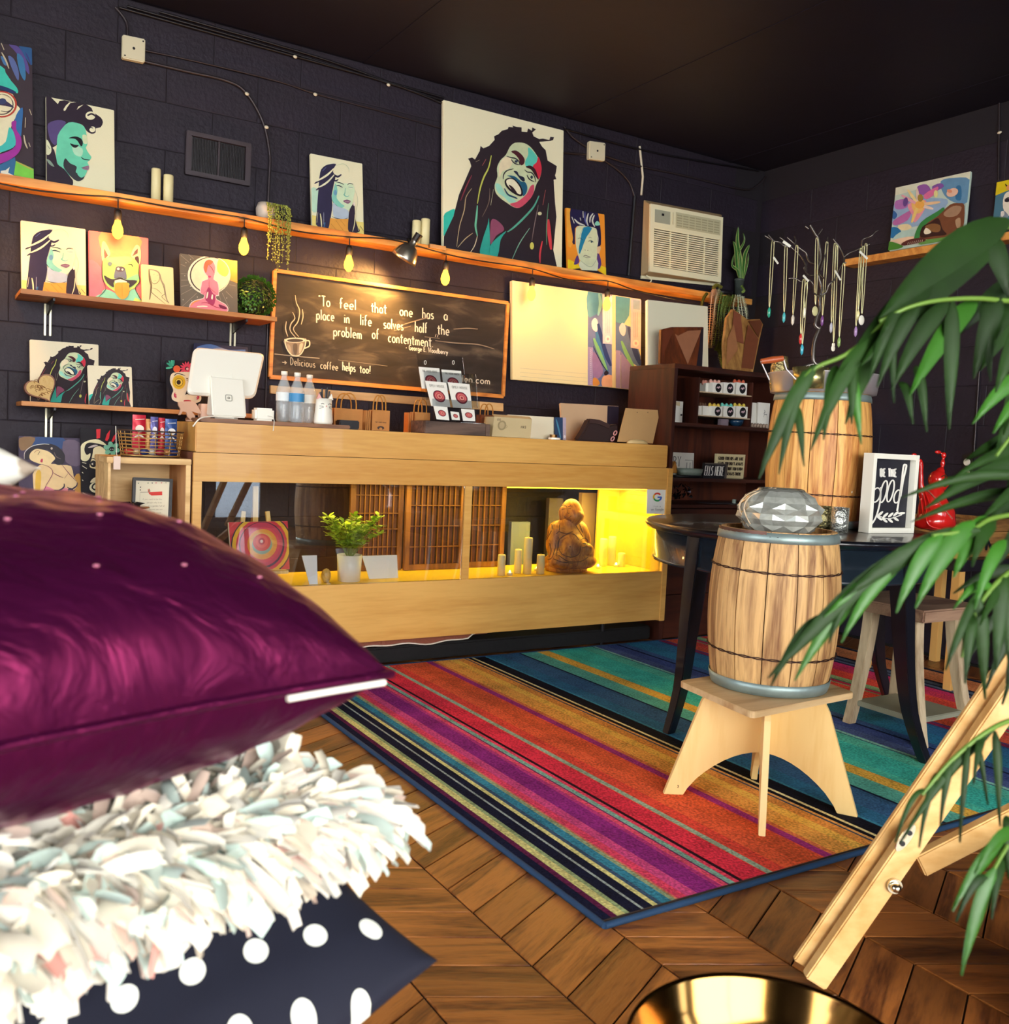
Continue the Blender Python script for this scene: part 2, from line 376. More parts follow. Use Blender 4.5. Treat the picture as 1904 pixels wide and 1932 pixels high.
# ---------------------------------------------------------------- single stroke lettering, cell 0..1 wide, x-height .55, capitals 1, descender -.35
def arc_(cx, cy, rx, ry, a0, a1, n=8):
    return [(cx+rx*math.cos(math.radians(a0+(a1-a0)*i/n)), cy+ry*math.sin(math.radians(a0+(a1-a0)*i/n))) for i in range(n+1)]
def _glyphs():
    o = arc_(.3,.27,.26,.27,90,450,12); A = arc_
    g = {
    'a':(.62,[A(.3,.27,.25,.27,60,360,10),[(.55,.5),(.55,.0)]]), 'b':(.62,[[(.05,1),(.05,0)],A(.3,.27,.25,.27,150,-150,10)]),
    'c':(.55,[A(.3,.27,.25,.27,50,310,10)]), 'd':(.62,[[(.55,1),(.55,0)],A(.3,.27,.25,.27,30,330,10)]),
    'e':(.58,[[(.06,.28),(.54,.28)]+A(.3,.27,.25,.27,0,310,10)]), 'f':(.42,[A(.3,.8,.16,.2,60,180,5)+[(.14,0)],[(0,.52),(.34,.52)]]),
    'g':(.62,[A(.3,.27,.25,.27,50,330,10),[(.55,.5),(.55,-.15)]+A(.3,-.15,.25,.2,0,-140,5)]), 'h':(.6,[[(.05,1),(.05,0)],A(.28,.3,.23,.24,170,0,6)+[(.51,0)]]),
    'i':(.2,[[(.08,.52),(.08,0)],[(.08,.72),(.09,.77)]]), 'l':(.2,[[(.08,1),(.08,0)]]), 'k':(.55,[[(.05,1),(.05,0)],[(.45,.52),(.06,.22),(.5,0)]]),
    'm':(.86,[[(.05,.52),(.05,0)],A(.22,.32,.17,.21,170,0,5)+[(.39,0)],A(.57,.32,.18,.21,170,0,5)+[(.75,0)]]),
    'n':(.6,[[(.05,.52),(.05,0)],A(.28,.3,.23,.24,170,0,6)+[(.51,0)]]), 'o':(.6,[o]), 'p':(.62,[[(.05,.52),(.05,-.35)],A(.3,.27,.25,.27,150,-150,10)]),
    'r':(.42,[[(.05,.52),(.05,0)],A(.25,.3,.2,.22,170,50,4)]), 's':(.5,[A(.25,.4,.18,.13,40,260,6)+A(.25,.13,.19,.14,90,-150,6)]),
    't':(.42,[[(.19,.85),(.19,.08),(.32,0)],[(-.04,.60),(.44,.60)]]), 'u':(.6,[[(.05,.52)]+A(.28,.24,.23,.24,180,360,6)+[(.51,.52),(.51,0)]]),
    'v':(.52,[[(.02,.52),(.24,0),(.46,.52)]]), 'w':(.75,[[(.02,.52),(.18,0),(.34,.45),(.5,0),(.66,.52)]]), 'y':(.55,[[(.03,.52),(.26,.05)],[(.5,.52),(.12,-.33)]]),
    '.':(.2,[[(.06,.0),(.09,.04)]]), ',':(.2,[[(.1,.05),(.04,-.12)]]), '!':(.24,[[(.14,1),(.1,.25)],[(.08,.03),(.1,.07)]]), "'":(.2,[[(.1,1),(.07,.85)]]),
    '"':(.3,[[(.06,1),(.05,.87)],[(.17,1),(.16,.87)]]), '-':(.4,[[(.03,.35),(.3,.35)]]), '>':(.5,[[(0,.3),(.45,.3)],[(.25,.55),(.45,.3),(.25,.05)]]),
    'T':(.6,[[(.0,1),(.6,1)],[(.3,1),(.3,0)]]), 'D':(.66,[[(.05,1),(.05,0)],[(.05,1)]+A(.1,.5,.48,.5,80,-80,8)+[(.05,0)]]),
    'G':(.7,[A(.38,.5,.34,.5,50,330,10)+[(.7,.45),(.42,.45)]]), 'E':(.55,[[(.5,1),(.05,1),(.05,0),(.5,0)],[(.05,.52),(.42,.52)]]),
    'W':(.9,[[(.02,1),(.22,0),(.43,.85),(.64,0),(.84,1)]]), 'B':(.6,[[(.05,0),(.05,1)]+A(.1,.76,.36,.24,80,-80,5)+A(.1,.27,.42,.27,80,-90,5)+[(.05,0)]]),
    'H':(.62,[[(.05,1),(.05,0)],[(.55,1),(.55,0)],[(.05,.5),(.55,.5)]]), 'L':(.5,[[(.05,1),(.05,0),(.45,0)]]), 'S':(.56,[A(.28,.75,.22,.24,40,260,6)+A(.28,.26,.23,.26,90,-150,6)]),
    'R':(.62,[[(.05,0),(.05,1)]+A(.1,.75,.38,.25,85,-85,5)+[(.05,.5)],[(.25,.5),(.55,0)]]), 'O':(.72,[A(.36,.5,.31,.5,90,450,12)]), 'F':(.52,[[(.5,1),(.05,1),(.05,0)],[(.05,.52),(.4,.52)]]),
    'I':(.2,[[(.08,1),(.08,0)]]), 'N':(.64,[[(.05,0),(.05,1),(.55,0),(.55,1)]]), 'A':(.66,[[(.02,0),(.3,1),(.58,0)],[(.12,.35),(.48,.35)]]),
    'K':(.58,[[(.05,1),(.05,0)],[(.5,1),(.06,.45),(.52,0)]]), 'U':(.62,[[(.05,1),(.05,.3)]+A(.3,.28,.25,.28,180,360,6)+[(.55,1)]]), 'Y':(.6,[[(.02,1),(.28,.5),(.55,1)],[(.28,.5),(.28,0)]]),
    'M':(.8,[[(.05,0),(.05,1),(.38,.35),(.7,1),(.7,0)]]), 'P':(.58,[[(.05,0),(.05,1)]+A(.1,.73,.38,.27,85,-85,6)+[(.05,.46)]]), ' ':(.38,[]), '1':(.3,[[(.03,.8),(.15,1),(.15,0)]]),
    '3':(.55,[A(.25,.74,.2,.25,140,-80,7)+A(.25,.26,.23,.26,80,-140,7)]), ')':(.3,[A(-.1,.5,.3,.6,60,-60,6)]), 'V':(.6,[[(.02,1),(.28,0),(.55,1)]]), 'X':(.6,[[(.02,1),(.52,0)],[(.52,1),(.02,0)]])}
    return g
GL = _glyphs()
def strokes(txt, x, y, h, w=None, slope=0, jit=0):
    """baseline start x,y in a y-down drawing; h capital height; w total width; slope dy/dx"""
    tot = sum(GL.get(c, GL[' '])[0]+.16 for c in txt); kx = (w/tot) if w else h*.9; cx = 0; out = []
    for c in txt:
        wd, st = GL.get(c, GL[' ']); jy = random.uniform(-jit,jit)*h
        for s_ in st:
            q = []
            for (a,b_) in s_:
                X = x+(cx+a)*kx; q.append((X, y + (X-x)*slope - b_*h + jy))
            out.append(q)
        cx += wd+.16
    return out
def canvas(name, label, px, Yb, Yt, art=None, col='f6f1d8', thick=.02, group=None, cat='painting', edge=None, onX=None, artname='artwork', zb=None):
    """stretched canvas; px = photo corners TL,TR,BR,BL; bottom at Yb, top leaning back to Yt (onX: same against a wall of constant X)"""
    f = atX if onX else atY
    TL,TR = f(*px[0],Yt), f(*px[1],Yt); BR,BL = f(*px[2],Yb), f(*px[3],Yb)
    if zb is not None: BR.z = BL.z = zb+.0008
    n = (TR-TL).cross(BL-TL).normalized()
    if n.dot(V((0,0,EYE))-TL) < 0: n = -n
    t = thing(name, label, cat, (BL+BR)/2, group)
    b = B(); P = [TL,TR,BR,BL]; b.add(P+[p-n*thick for p in P], [(0,1,2,3),(7,6,5,4)]+[(i,4+i,4+(i+1)%4,(i+1)%4) for i in range(4)])
    b.obj('stretched_canvas', mat('canvas_'+(edge or col), edge or col, .7, bump=.15, bscale=400), t, bevel=.0025)
    if art: lay_art(art, P, artname, t)
    return t, P
# ================================================================ the setting
YW, XR, ZC = 4.45, 4.60, 2.83
m_wall = mat('black_wall_paint', '211a28', .62, bump=.35, bscale=45, var=.25, vscale=3, spec=.4)
m_joint = mat('wall_joint_paint', '151019', .8)
m_ceil = mat('black_ceiling_paint', '0e0a1c', .6, bump=.1, bscale=8, spec=.35)
wall_b = struct(B().box((-2.6,YW,0),(XR,YW+.15,ZC)).obj('wall_back', m_joint, loc=(0,YW,0)))
wall_r = struct(B().box((XR,-2.6,0),(XR+.15,YW+.15,ZC)).obj('wall_right', m_joint, loc=(XR,0,0)))
struct(B().box((-2.75,-2.6,0),(-2.6,YW+.15,.5)).box((-2.75,-2.6,2.5),(-2.6,YW+.15,ZC)).box((-2.75,-2.6,.5),(-2.6,-.2,2.5)).box((-2.75,2.6,.5),(-2.6,YW+.15,2.5)).obj('wall_left', m_wall))
fw = B()
for a,b_ in ((-2.6,-1.7),(2.25,2.6),(3.2,3.8),(4.12,4.75)): fw.box((a,-2.75,0),(b_,-2.6,ZC))
fw.box((-1.7,-2.75,2.55),(2.25,-2.6,ZC)).box((-1.7,-2.75,0),(2.25,-2.6,.4)).box((2.6,-2.75,2.1),(3.2,-2.6,ZC)).box((3.8,-2.75,2.1),(4.12,-2.6,ZC))
fw.box((3.8,-2.75,0),(4.12,-2.6,.2))
struct(fw.obj('wall_front', m_wall))
wn = struct(B().box((-1.7,-2.70,.4),(2.25,-2.66,.46)).box((-1.7,-2.70,2.49),(2.25,-2.66,2.55)).box((-1.7,-2.7,.4),(-1.64,-2.66,2.55)).box((2.19,-2.7,.4),(2.25,-2.66,2.55)).box((.25,-2.7,.4),(.31,-2.66,2.55)).obj('window_1', mat('dark_window_frame','2a2622',.5)))
B().box((-1.66,-2.685,.44),(2.2,-2.68,2.5)).obj('pane', glass('window_glass'), wn)
dn = struct(B().box((2.6,-2.7,0),(2.66,-2.66,2.1)).box((3.14,-2.7,0),(3.2,-2.66,2.1)).box((2.6,-2.7,2.04),(3.2,-2.66,2.1)).box((2.6,-2.7,0),(3.2,-2.66,.08)).obj('door_1', MATS['dark_window_frame']))
B().box((2.65,-2.685,.08),(3.15,-2.68,2.05)).obj('pane', glass('window_glass'), dn)
wn2 = struct(B().box((3.8,-2.7,.2),(3.83,-2.66,2.1)).box((4.09,-2.7,.2),(4.12,-2.66,2.1)).obj('window_2', MATS['dark_window_frame']))
B().box((3.82,-2.685,.2),(4.1,-2.68,2.1)).obj('pane', glass('window_glass'), wn2)
wn3 = struct(B().box((-2.70,-.2,.5),(-2.66,-.14,2.5)).box((-2.70,2.54,.5),(-2.66,2.6,2.5)).obj('window_3', MATS['dark_window_frame']))
B().box((-2.685,-.16,.5),(-2.68,2.56,2.5)).obj('pane', glass('window_glass'), wn3)
struct(B().box((-12,-14,-.12),(12,-2.76,-.02)).obj('ground', mat('pale_pavement','8f979c',.9,var=.15), loc=(0,-8,0)))
ceil = struct(B().box((-2.75,-2.75,ZC),(XR+.15,YW+.15,ZC+.1)).obj('ceiling', m_ceil, loc=(1,1,ZC)))
# ceiling sheet seams as shallow battens
for (a,b_) in (((1.35,1.2),(3.3,-.2)),):
    pass
for x in (0.6, 1.83, 3.06, 4.29):
    B().box((x-.006,-2.5,ZC-.003),(x+.006,YW,ZC+.001)).obj('seam', m_ceil, ceil)
# painted concrete blocks, each one its own piece with a recessed joint
bw, bh = .405, .2032
def block_mesh(nm, w_, h_, d=.0018):
    e = .0013; b = B(); k = .0022
    o = [(-w_/2+e,0,-h_/2+e),(w_/2-e,0,-h_/2+e),(w_/2-e,0,h_/2-e),(-w_/2+e,0,h_/2-e)]
    i = [(-w_/2+e+k,-d,-h_/2+e+k),(w_/2-e-k,-d,-h_/2+e+k),(w_/2-e-k,-d,h_/2-e-k),(-w_/2+e+k,-d,h_/2-e-k)]
    b.add(o+i, [(4,5,6,7),(0,1,5,4),(1,2,6,5),(2,3,7,6),(3,0,4,7)]); return b.mesh(nm, V((0,0,0)), [m_wall])
BM = block_mesh('block', bw, bh)
def place_block(me, par, loc, rz=0):
    o = bpy.data.objects.new('block', me); C.objects.link(o); o.parent = par; o.location = loc; o.rotation_euler = (0,0,rz)
rows = int(ZC/bh)+1
for r in range(rows):
    z = (r+.5)*bh
    h_ = bh if (r+1)*bh <= ZC else None
    if h_ is None: continue
    off = (r%2)*bw/2
    for k in range(0, 12):
        x = -.1 + off + k*bw
        if x-bw/2 < -.35 or x+bw/2 > XR: continue
        place_block(BM, wall_b, (x, 0, z))
    for k in range(0, 9):
        y = YW - bw/2 - off - k*bw
        if y-bw/2 < .8: continue
        place_block(BM, wall_r, (0, y, z), -PI/2)
# the half blocks at the room corner and the cut course under the ceiling
cutm = block_mesh('block', bw, ZC-int(ZC/bh)*bh)
zc_ = (int(ZC/bh)*bh+ZC)/2
for k in range(12):
    x = -.1+bw/2+k*bw
    if x+bw/2 < XR: place_block(cutm, wall_b, (x,0,zc_))
# ---------------------------------------------------------------- floor: chevron planks
m_sub = mat('floor_joint', '160d0a', .9)
floor = struct(B().box((-2.75,-2.75,-.1),(XR+.15,YW+.15,-.004)).obj('floor', m_sub, loc=(0,0,0)))
m_pl = wood('floor_oak', '482010', 'a0622e', 0, 9, .34, .33, bands=6, bump=.25, stretch=.14)
CW, PITCH, SL = .2345, .1175, .515
def plank_mesh(sg):
    g = .0022; dx = CW/2-g; th = math.atan(SL*sg)
    P = [(-dx,-PITCH/2+g+SL*sg*-dx),(dx,-PITCH/2+g+SL*sg*dx),(dx,PITCH/2-g+SL*sg*dx),(-dx,PITCH/2-g+SL*sg*-dx)]
    R = Matrix.Rotation(-th, 2); Q = [R @ Vector(p) for p in P]; k = .0012; Ce = sum(Q, Vector((0,0)))/4
    top = [Ce+(q-Ce)*(1-.018) for q in Q]
    b = B(); b.add([(q.x,q.y,-.004) for q in Q]+[(q.x,q.y,-.0012) for q in Q]+[(q.x,q.y,0) for q in top], [(0,1,5,4),(1,2,6,5),(2,3,7,6),(3,0,4,7),(4,5,9,8),(5,6,10,9),(6,7,11,10),(7,4,8,11),(8,9,10,11)])
    return b.mesh('plank', V((0,0,0)), [m_pl]), th
PM = {1: plank_mesh(1), -1: plank_mesh(-1)}
cand = []
for k in range(-14, 20):
    x0 = 1.02 + k*CW; xm = x0+CW/2; sg = 1 if k%2 == 0 else -1
    if xm < -2.5 or xm > XR-.05: continue
    base = 1.345 + SL*CW/2 + PITCH/2
    for j in range(-34, 28):
        y = base + j*PITCH
        if y < -2.4 or y > YW-.05: continue
        if 1.4 < xm < 4.0 and 1.7 < y < 3.6: continue            # nothing under the rug
        r = MW.transposed() @ (V((xm,y,0))-V((0,0,EYE)))
        seen = r.z > .2 and -150 < CX+FPX*r.x/r.z < 2050 and 1100 < CY+FPX*r.y/r.z < 2150
        cand.append((not seen, r.z, xm, y, sg))
cand.sort()
rest = B()
for i,(ns,_,x,y,sg) in enumerate(cand):
    me, th = PM[sg]
    if i < 290 and not ns:
        o = bpy.data.objects.new('plank', me); C.objects.link(o); o.parent = floor
        o.location = (x,y,0); o.rotation_euler = (0,0,th)
    else:
        R = Matrix.Rotation(th, 3, 'Z'); k = [R @ v.co + V((x,y,0)) for v in me.vertices]
        rest.add(k, [tuple(p.vertices) for p in me.polygons])
ro = rest.obj('further_planks', m_pl, floor, loc=(0,0,0), fixn=False); stuff(ro)
# ---------------------------------------------------------------- striped rug
RX0, RX1, RY0, RY1, RZ = 1.235, 4.19, 1.51, 3.756, .014
STR = [(1.235,'0f1430'),(1.262,'5a1640'),(1.278,'c9c27a'),(1.300,'8fa070'),(1.312,'10142c'),(1.332,'10142c'),(1.345,'9aa6a0'),(1.352,'10142c'),(1.378,'d0c880'),(1.392,'38506a'),(1.405,'2f7f98'),(1.432,'8fa07a'),(1.445,'c87858'),(1.452,'d8365c'),(1.478,'c8407c'),(1.51,'8a2078'),(1.575,'b42e78'),(1.590,'e0486a'),(1.607,'6a3060'),(1.612,'7fb0a0'),(1.630,'e8385c'),(1.644,'2a1020'),(1.656,'e02040'),(1.731,'e83c30'),(1.736,'9ab098'),(1.756,'e0402c'),(1.80,'e85a2c'),(1.86,'d85424'),(1.935,'e24a30'),(1.943,'a02878'),(1.972,'d8703c'),(1.99,'e8a040'),(2.06,'f0b848'),(2.10,'e09038'),(2.14,'384860'),(2.148,'e0a050'),(2.160,'10101e'),(2.178,'e8d898'),(2.190,'10101e'),(2.245,'12142a'),(2.25,'3a8aa8'),(2.262,'2a6a90'),(2.33,'35608a'),(2.42,'2f5a80'),(2.44,'101c38'),(2.452,'58b0a0'),(2.53,'68b8a0'),(2.545,'f0b840'),(2.60,'e8a840'),(2.612,'48c0a8'),(2.66,'38b8a8'),(2.80,'50b8a0'),(2.875,'2a5070'),(2.882,'88c0b0'),(2.900,'4a5c90'),(2.96,'3a4c88'),(3.03,'101c40'),(3.045,'3a5a90'),(3.09,'2a78a0'),(3.20,'2f6e9c'),(3.30,'285888'),(3.315,'902050'),(3.345,'5a4078'),(3.36,'e05838'),(3.43,'e04a3c'),(3.50,'88b890'),(3.512,'c82858'),(3.545,'5a9080'),(3.56,'98c090'),(3.61,'e84838'),(3.68,'f05038'),(3.72,'d83060'),(3.80,'d02870'),(3.85,'302848'),(3.87,'5a6a88'),(3.90,'1c2440'),(3.92,'5a6a80'),(3.96,'181c38'),(3.985,'e08850'),(4.12,'e89058'),(4.165,'101830'),(4.19,'101830')]
def rugmat():
    m, t, p = newmat('rug_wool')
    a = N(t,'ShaderNodeAttribute'); a.attribute_name = 'Col'
    tc = N(t,'ShaderNodeTexCoord'); n = N(t,'ShaderNodeTexNoise'); n.inputs['Scale'].default_value = 130; n.inputs['Detail'].default_value = 4
    n2 = N(t,'ShaderNodeTexNoise'); n2.inputs['Scale'].default_value = 9; n2.inputs['Detail'].default_value = 5
    t.links.new(tc.outputs['Object'], n.inputs['Vector']); t.links.new(tc.outputs['Object'], n2.inputs['Vector'])
    ad = N(t,'ShaderNodeMath', operation='MULTIPLY_ADD'); ad.inputs[1].default_value = .5
    t.links.new(n2.outputs['Fac'], ad.inputs[0]); t.links.new(n.outputs['Fac'], ad.inputs[2])
    mr = N(t,'ShaderNodeMapRange'); mr.inputs['From Min'].default_value=.5; mr.inputs['From Max'].default_value=1.05; mr.inputs['To Min'].default_value=.55; mr.inputs['To Max'].default_value=1.75
    t.links.new(ad.outputs[0], mr.inputs[0])
    hs = N(t,'ShaderNodeHueSaturation'); t.links.new(mr.outputs[0], hs.inputs['Value']); t.links.new(a.outputs['Color'], hs.inputs['Color'])
    hs.inputs['Saturation'].default_value = .97
    t.links.new(hs.outputs[0], p.inputs['Base Color']); p.inputs['Roughness'].default_value = .95; p.inputs['Specular IOR Level'].default_value = .1
    b = N(t,'ShaderNodeBump'); b.inputs['Strength'].default_value = .6; b.inputs['Distance'].default_value = .006
    t.links.new(n.outputs['Fac'], b.inputs['Height']); t.links.new(b.outputs[0], p.inputs['Normal'])
    return m
rug = thing('striped_rug', 'large multicoloured striped rug lying on the chevron wood floor', 'rug', ((RX0+RX1)/2,(RY0+RY1)/2,0))
pile = B(); ny = 30
for i in range(len(STR)-1):
    xa, ca = STR[i]; xb = STR[i+1][0]; c = lin(ca); nc = lin(STR[i+1][1])
    for j in range(ny):
        ya = RY0+.012+(RY1-RY0-.024)*j/ny; yb = RY0+.012+(RY1-RY0-.024)*(j+1)/ny
        z = RZ+random.uniform(-.0008,.0008)
        pile.add([(xa,ya,RZ),(xb,ya,RZ),(xb,yb,RZ),(xa,yb,RZ)], [(0,1,2,3)], 0, c)
pile.obj('pile', rugmat(), rug, fixn=False)
B().box((RX0,RY0+.01,.0005),(RX1,RY1-.01,RZ-.0005)).obj('backing', mat('rug_backing','3a2c28',.9), rug)
m_bind = mat('navy_binding','173a5c',.7)
bd = B(); zb = RZ*.55; c4 = [(RX0,RY0,zb),(RX1,RY0,zb),(RX1,RY1,zb),(RX0,RY1,zb)]
for i in range(4): bd.tube([c4[i], c4[(i+1)%4]], .0078, 8)
bd.obj('edge_binding', m_bind, rug)
# ================================================================ display counter
YC, YCB, ZT = 3.72, 4.12, 1.045
m_ply = wood('honey_plywood', 'c88e40', 'e2b060', 0, 3.5, .38, 0, bands=3, bump=.05, stretch=.1, coat=.15)
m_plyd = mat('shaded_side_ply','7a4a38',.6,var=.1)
m_yel = mat('yellow_lined_interior','ecc23c',.5)
m_blk = mat('black_lacquer','0e0c14',.45)
ctr = thing('display_counter', 'long honey plywood display counter with a lit glass front window', 'counter', (2.1,3.9,0))
X0, X1 = .89, 3.325
B().box((X0,YC,.132),(X1-.032,YC+.018,.388)).obj('lower_panel', m_ply, ctr, bevel=.002)
B().box((X0,YC,.815),(X1-.032,YC+.018,.926)).obj('upper_rail', m_ply, ctr, bevel=.002)
B().box((X0,YC+.001,.3885),(X0+.034,YC+.018,.8145)).obj('left_stile', m_ply, ctr, bevel=.001)
B().box((X1-.034,YC-.004,.125),(X1,YCB,.926)).obj('right_side_panel', m_ply, ctr, bevel=.002)
xm_ = atY(882,1000,YC)[0]
B().box((xm_-.018,YC+.001,.3885),(xm_+.018,YC+.02,.8145)).obj('mullion', m_ply, ctr, bevel=.001)
B().box((X0,YC+.019,.132),(X0+.018,YCB,.926)).obj('left_side_panel', m_plyd, ctr)
B().box((X0+.008,YC+.012,.928),(X1-.03,YCB,ZT-.001)).obj('top_box', m_ply, ctr, bevel=.004, seg=2)
B().box((X0+.02,YC+.02,.37),(X1-.036,YCB,.3865)).obj('case_floor', m_yel, ctr)
B().box((X0+.02,YC+.02,.817),(X1-.036,YCB,.835)).obj('case_ceiling', m_yel, ctr)
xb0 = atY(1127,1000,YCB-.02)[0]
B().box((xb0,YCB-.02,.388),(X1-.037,YCB-.005,.816)).obj('back_panel', m_yel, ctr)
B().box((X1-.041,YC+.02,.388),(X1-.036,YCB-.02,.816)).obj('side_lining', m_yel, ctr)
B().box((X0+.035,YC+.009,.3885),(xm_-.019,YC+.013,.8145)).obj('glass_pane', glass('case_glass', refl=3.0), ctr)
B().box((xm_+.019,YC+.009,.3885),(X1-.042,YC+.013,.8145)).obj('glass_pane', glass('case_glass'), ctr)
# tray of lattice sliding doors closing the back of the case
m_lat = wood('lattice_cedar','5e3818','96622c',2,6,.5,0)
def lattice(xa, xb, y, nv, hz, nm='lattice_door'):
    fr = B(); z0, z1 = .389, .815; w_ = .026
    fr.box((xa,y,z0),(xa+w_,y+.018,z1)).box((xb-w_,y,z0),(xb,y+.018,z1)).box((xa+w_,y,z0),(xb-w_,y+.018,z0+w_)).box((xa+w_,y,z1-.016),(xb-w_,y+.018,z1))
    d = fr.obj(nm, m_lat, ctr, bevel=.001)
    for i in range(1,nv):
        x = xa+w_+(xb-xa-2*w_)*i/nv; B().box((x-.0022,y+.004,z0+w_),(x+.0022,y+.012,z1-.016)).obj('bar', m_lat, d)
    for k in range(nv):
        x = xa+w_+(xb-xa-2*w_)*(k+.5)/nv; B().box((x-.008,y+.0135,z0+w_),(x+.008,y+.015,z1-.016)).obj('blind_slat', mat('brown_paper_slat','5c3628',.8), d)
    for z in hz: B().box((xa+w_,y+.003,z-.002),(xb-w_,y+.013,z+.002)).obj('rail', m_lat, d)
    return d
lx = [atY(660,1000,YCB-.05)[0], atY(760,1000,YCB-.05)[0], atY(872,1000,YCB-.05)[0], atY(953,1000,YCB-.05)[0]]
lattice(lx[0], lx[1], YCB-.05, 9, (.745,.66,.585,.50))
lattice(lx[1]+.002, lx[2], YCB-.075, 9, (.70,.60,.50))
lattice(lx[2]+.004, lx[3], YCB-.05, 6, (.70,.60,.50))
# LED strips
m_led = emis('warm_led','ffdc30',16)
p_ = atY(1181,922,YCB-.03); q_ = atY(1176,1046,YCB-.03)
led = B().box((p_.x-.012,YCB-.026,.52),(p_.x+.012,YCB-.0205,.812)).obj('led_strip', m_led, ctr)
B().box((2.35,YC+.05,.808),(3.2,YC+.056,.814)).obj('led_strip', emis('warm_led_top','ffcc20',10), ctr)
def alight(nm, loc, tgt, sx, sy, e, col): return area(nm, loc, tgt, sx, sy, e, col)
alight('case_led_light', (3.0,3.92,.80), (3.0,3.92,0), .5, .2, 7.5, (1,.80,.10))
alight('case_led_light_left', (2.0,3.95,.80), (2.0,3.95,0), 1.6, .1, 4.0, (1,.80,.15))
# legs and dark base
for x,y in ((1.1,3.85),(2.75,4.0),(2.98,3.80),(1.1,4.05),(3.2,4.05)):
    B().cyl((x,y,.0),.007,.131,10,.013).obj('leg', m_blk, ctr)
pl = B().box((.95,3.79,.0145),(3.30,4.09,.085)).obj('storage_slab', mat('black_vinyl','060508',.8,bump=.2,bscale=20), bevel=.008, loc=(2.1,3.94,0)); tag(pl,'low black slab pushed under the plywood display counter','platform')
# rolled hide with a white edge on the slab
hx0, hx1 = atY(672,1205,3.80).x, atY(938,1200,3.80).x
hd = thing('rolled_hide','rolled brown hide with wavy white edge under the plywood counter','hide',(1.9,3.83,.086))
b = B(); n = 26; top = []; bot = []
for i in range(n+1):
    u = i/n; x = hx0+(hx1-hx0)*u; s_ = .006*math.sin(u*9)+.004*math.sin(u*23)
    top.append((x, 3.800, .128)); bot.append((x, 3.792+s_*.3, .088+.012*u+s_+(.022*u*u if u>.8 else 0)))
b.add(top+bot, [(i,i+1,n+2+i,n+1+i) for i in range(n)], 0, None, True)
b.add([(p[0],p[1]+.10,p[2]) for p in top]+[(p[0],p[1]+.10,.087) for p in bot], [(i,i+1,n+2+i,n+1+i) for i in range(n)])
b.add(top+[(p[0],p[1]+.10,p[2]) for p in top], [(i,i+1,n+2+i,n+1+i) for i in range(n)])
b.obj('hide', mat('brown_hide','8a4a34',.6,bump=.4,bscale=60), hd)
B().tube([(p[0],p[1]-.003,p[2]) for p in bot], .0035, 6).obj('white_edge', mat('white_piping','ece4d4',.7), hd)
# ---------------------------------------------------------------- inside the case
ZF = .3868
m_ivory = mat('ivory_wax','f6e8b0',.45,sss=0)
def led_candle(px, Y, r, ztop, label, z0=ZF+.0005, group='led pillar candles in the display case', light=True, col=None):
    x = atY(px, 1050, Y).x; t = thing('pillar_candle', label, 'candle', (x,Y,z0), group)
    h = ztop-z0
    B().lathe((x,Y,z0),[(0,0),(r,0),(r,h-.006),(r-.003,h),(r*.7,h-.002),(r*.5,h-.01),(0,h-.011)],20).obj('wax', col or m_ivory, t)
    B().lathe((x,Y,z0+h-.012),[(.0035,0),(.0048,.007),(.0015,.015),(0,.018)],8).obj('wick_flame', mat('plastic_flame','f0d488',.4), t)
    return t
zt = lambda px,py,Y: atY(px,py,Y).z
cd = [(947,1046,3.80,.019,'short ivory candle farthest left of the case candle cluster'),(978,1036,3.85,.018,'mid-height ivory candle just left of the tallest case candle'),
      (996,1014,3.82,.021,'tallest ivory candle left of the wooden laughing statue'),(1021,1046,3.80,.020,'short ivory candle touching the wooden statue base on its left'),
      (1138,1016,3.97,.021,'tall ivory candle just right of the wooden statue'),(1154,1012,3.99,.021,'tallest ivory candle right of the wooden statue'),(1173,1043,3.93,.020,'short ivory candle below the lit LED strip')]
for px,py,Y,r,lb in cd: led_candle(px,Y,r,zt(px,py,Y),lb)
tl = [(962,3.80),(1013,3.90),(1128,3.90),(1162,3.93)]
for i,(px,Y) in enumerate(tl):
    x = atY(px,1080,Y).x; t = thing('tealight', ['small glowing tealight between short and mid candles at the left','small glowing tealight between tallest and statue-side candles','small glowing tealight at the statue base on its right','small glowing tealight between the right-hand tall candles'][i], 'candle', (x,Y,ZF+.0005))
    B().lathe((x,Y,ZF+.0005),[(0,0),(.013,0),(.014,.012),(.012,.012),(.011,.009),(0,.009)],14).obj('cup', mat('clear_cup','e8e0c0',.2), t)
    B().sph((x,Y,ZF+.016),.005,8,6,(1,1,1.5)).obj('flame', emis('tealight_glow','ffe890',9), t)
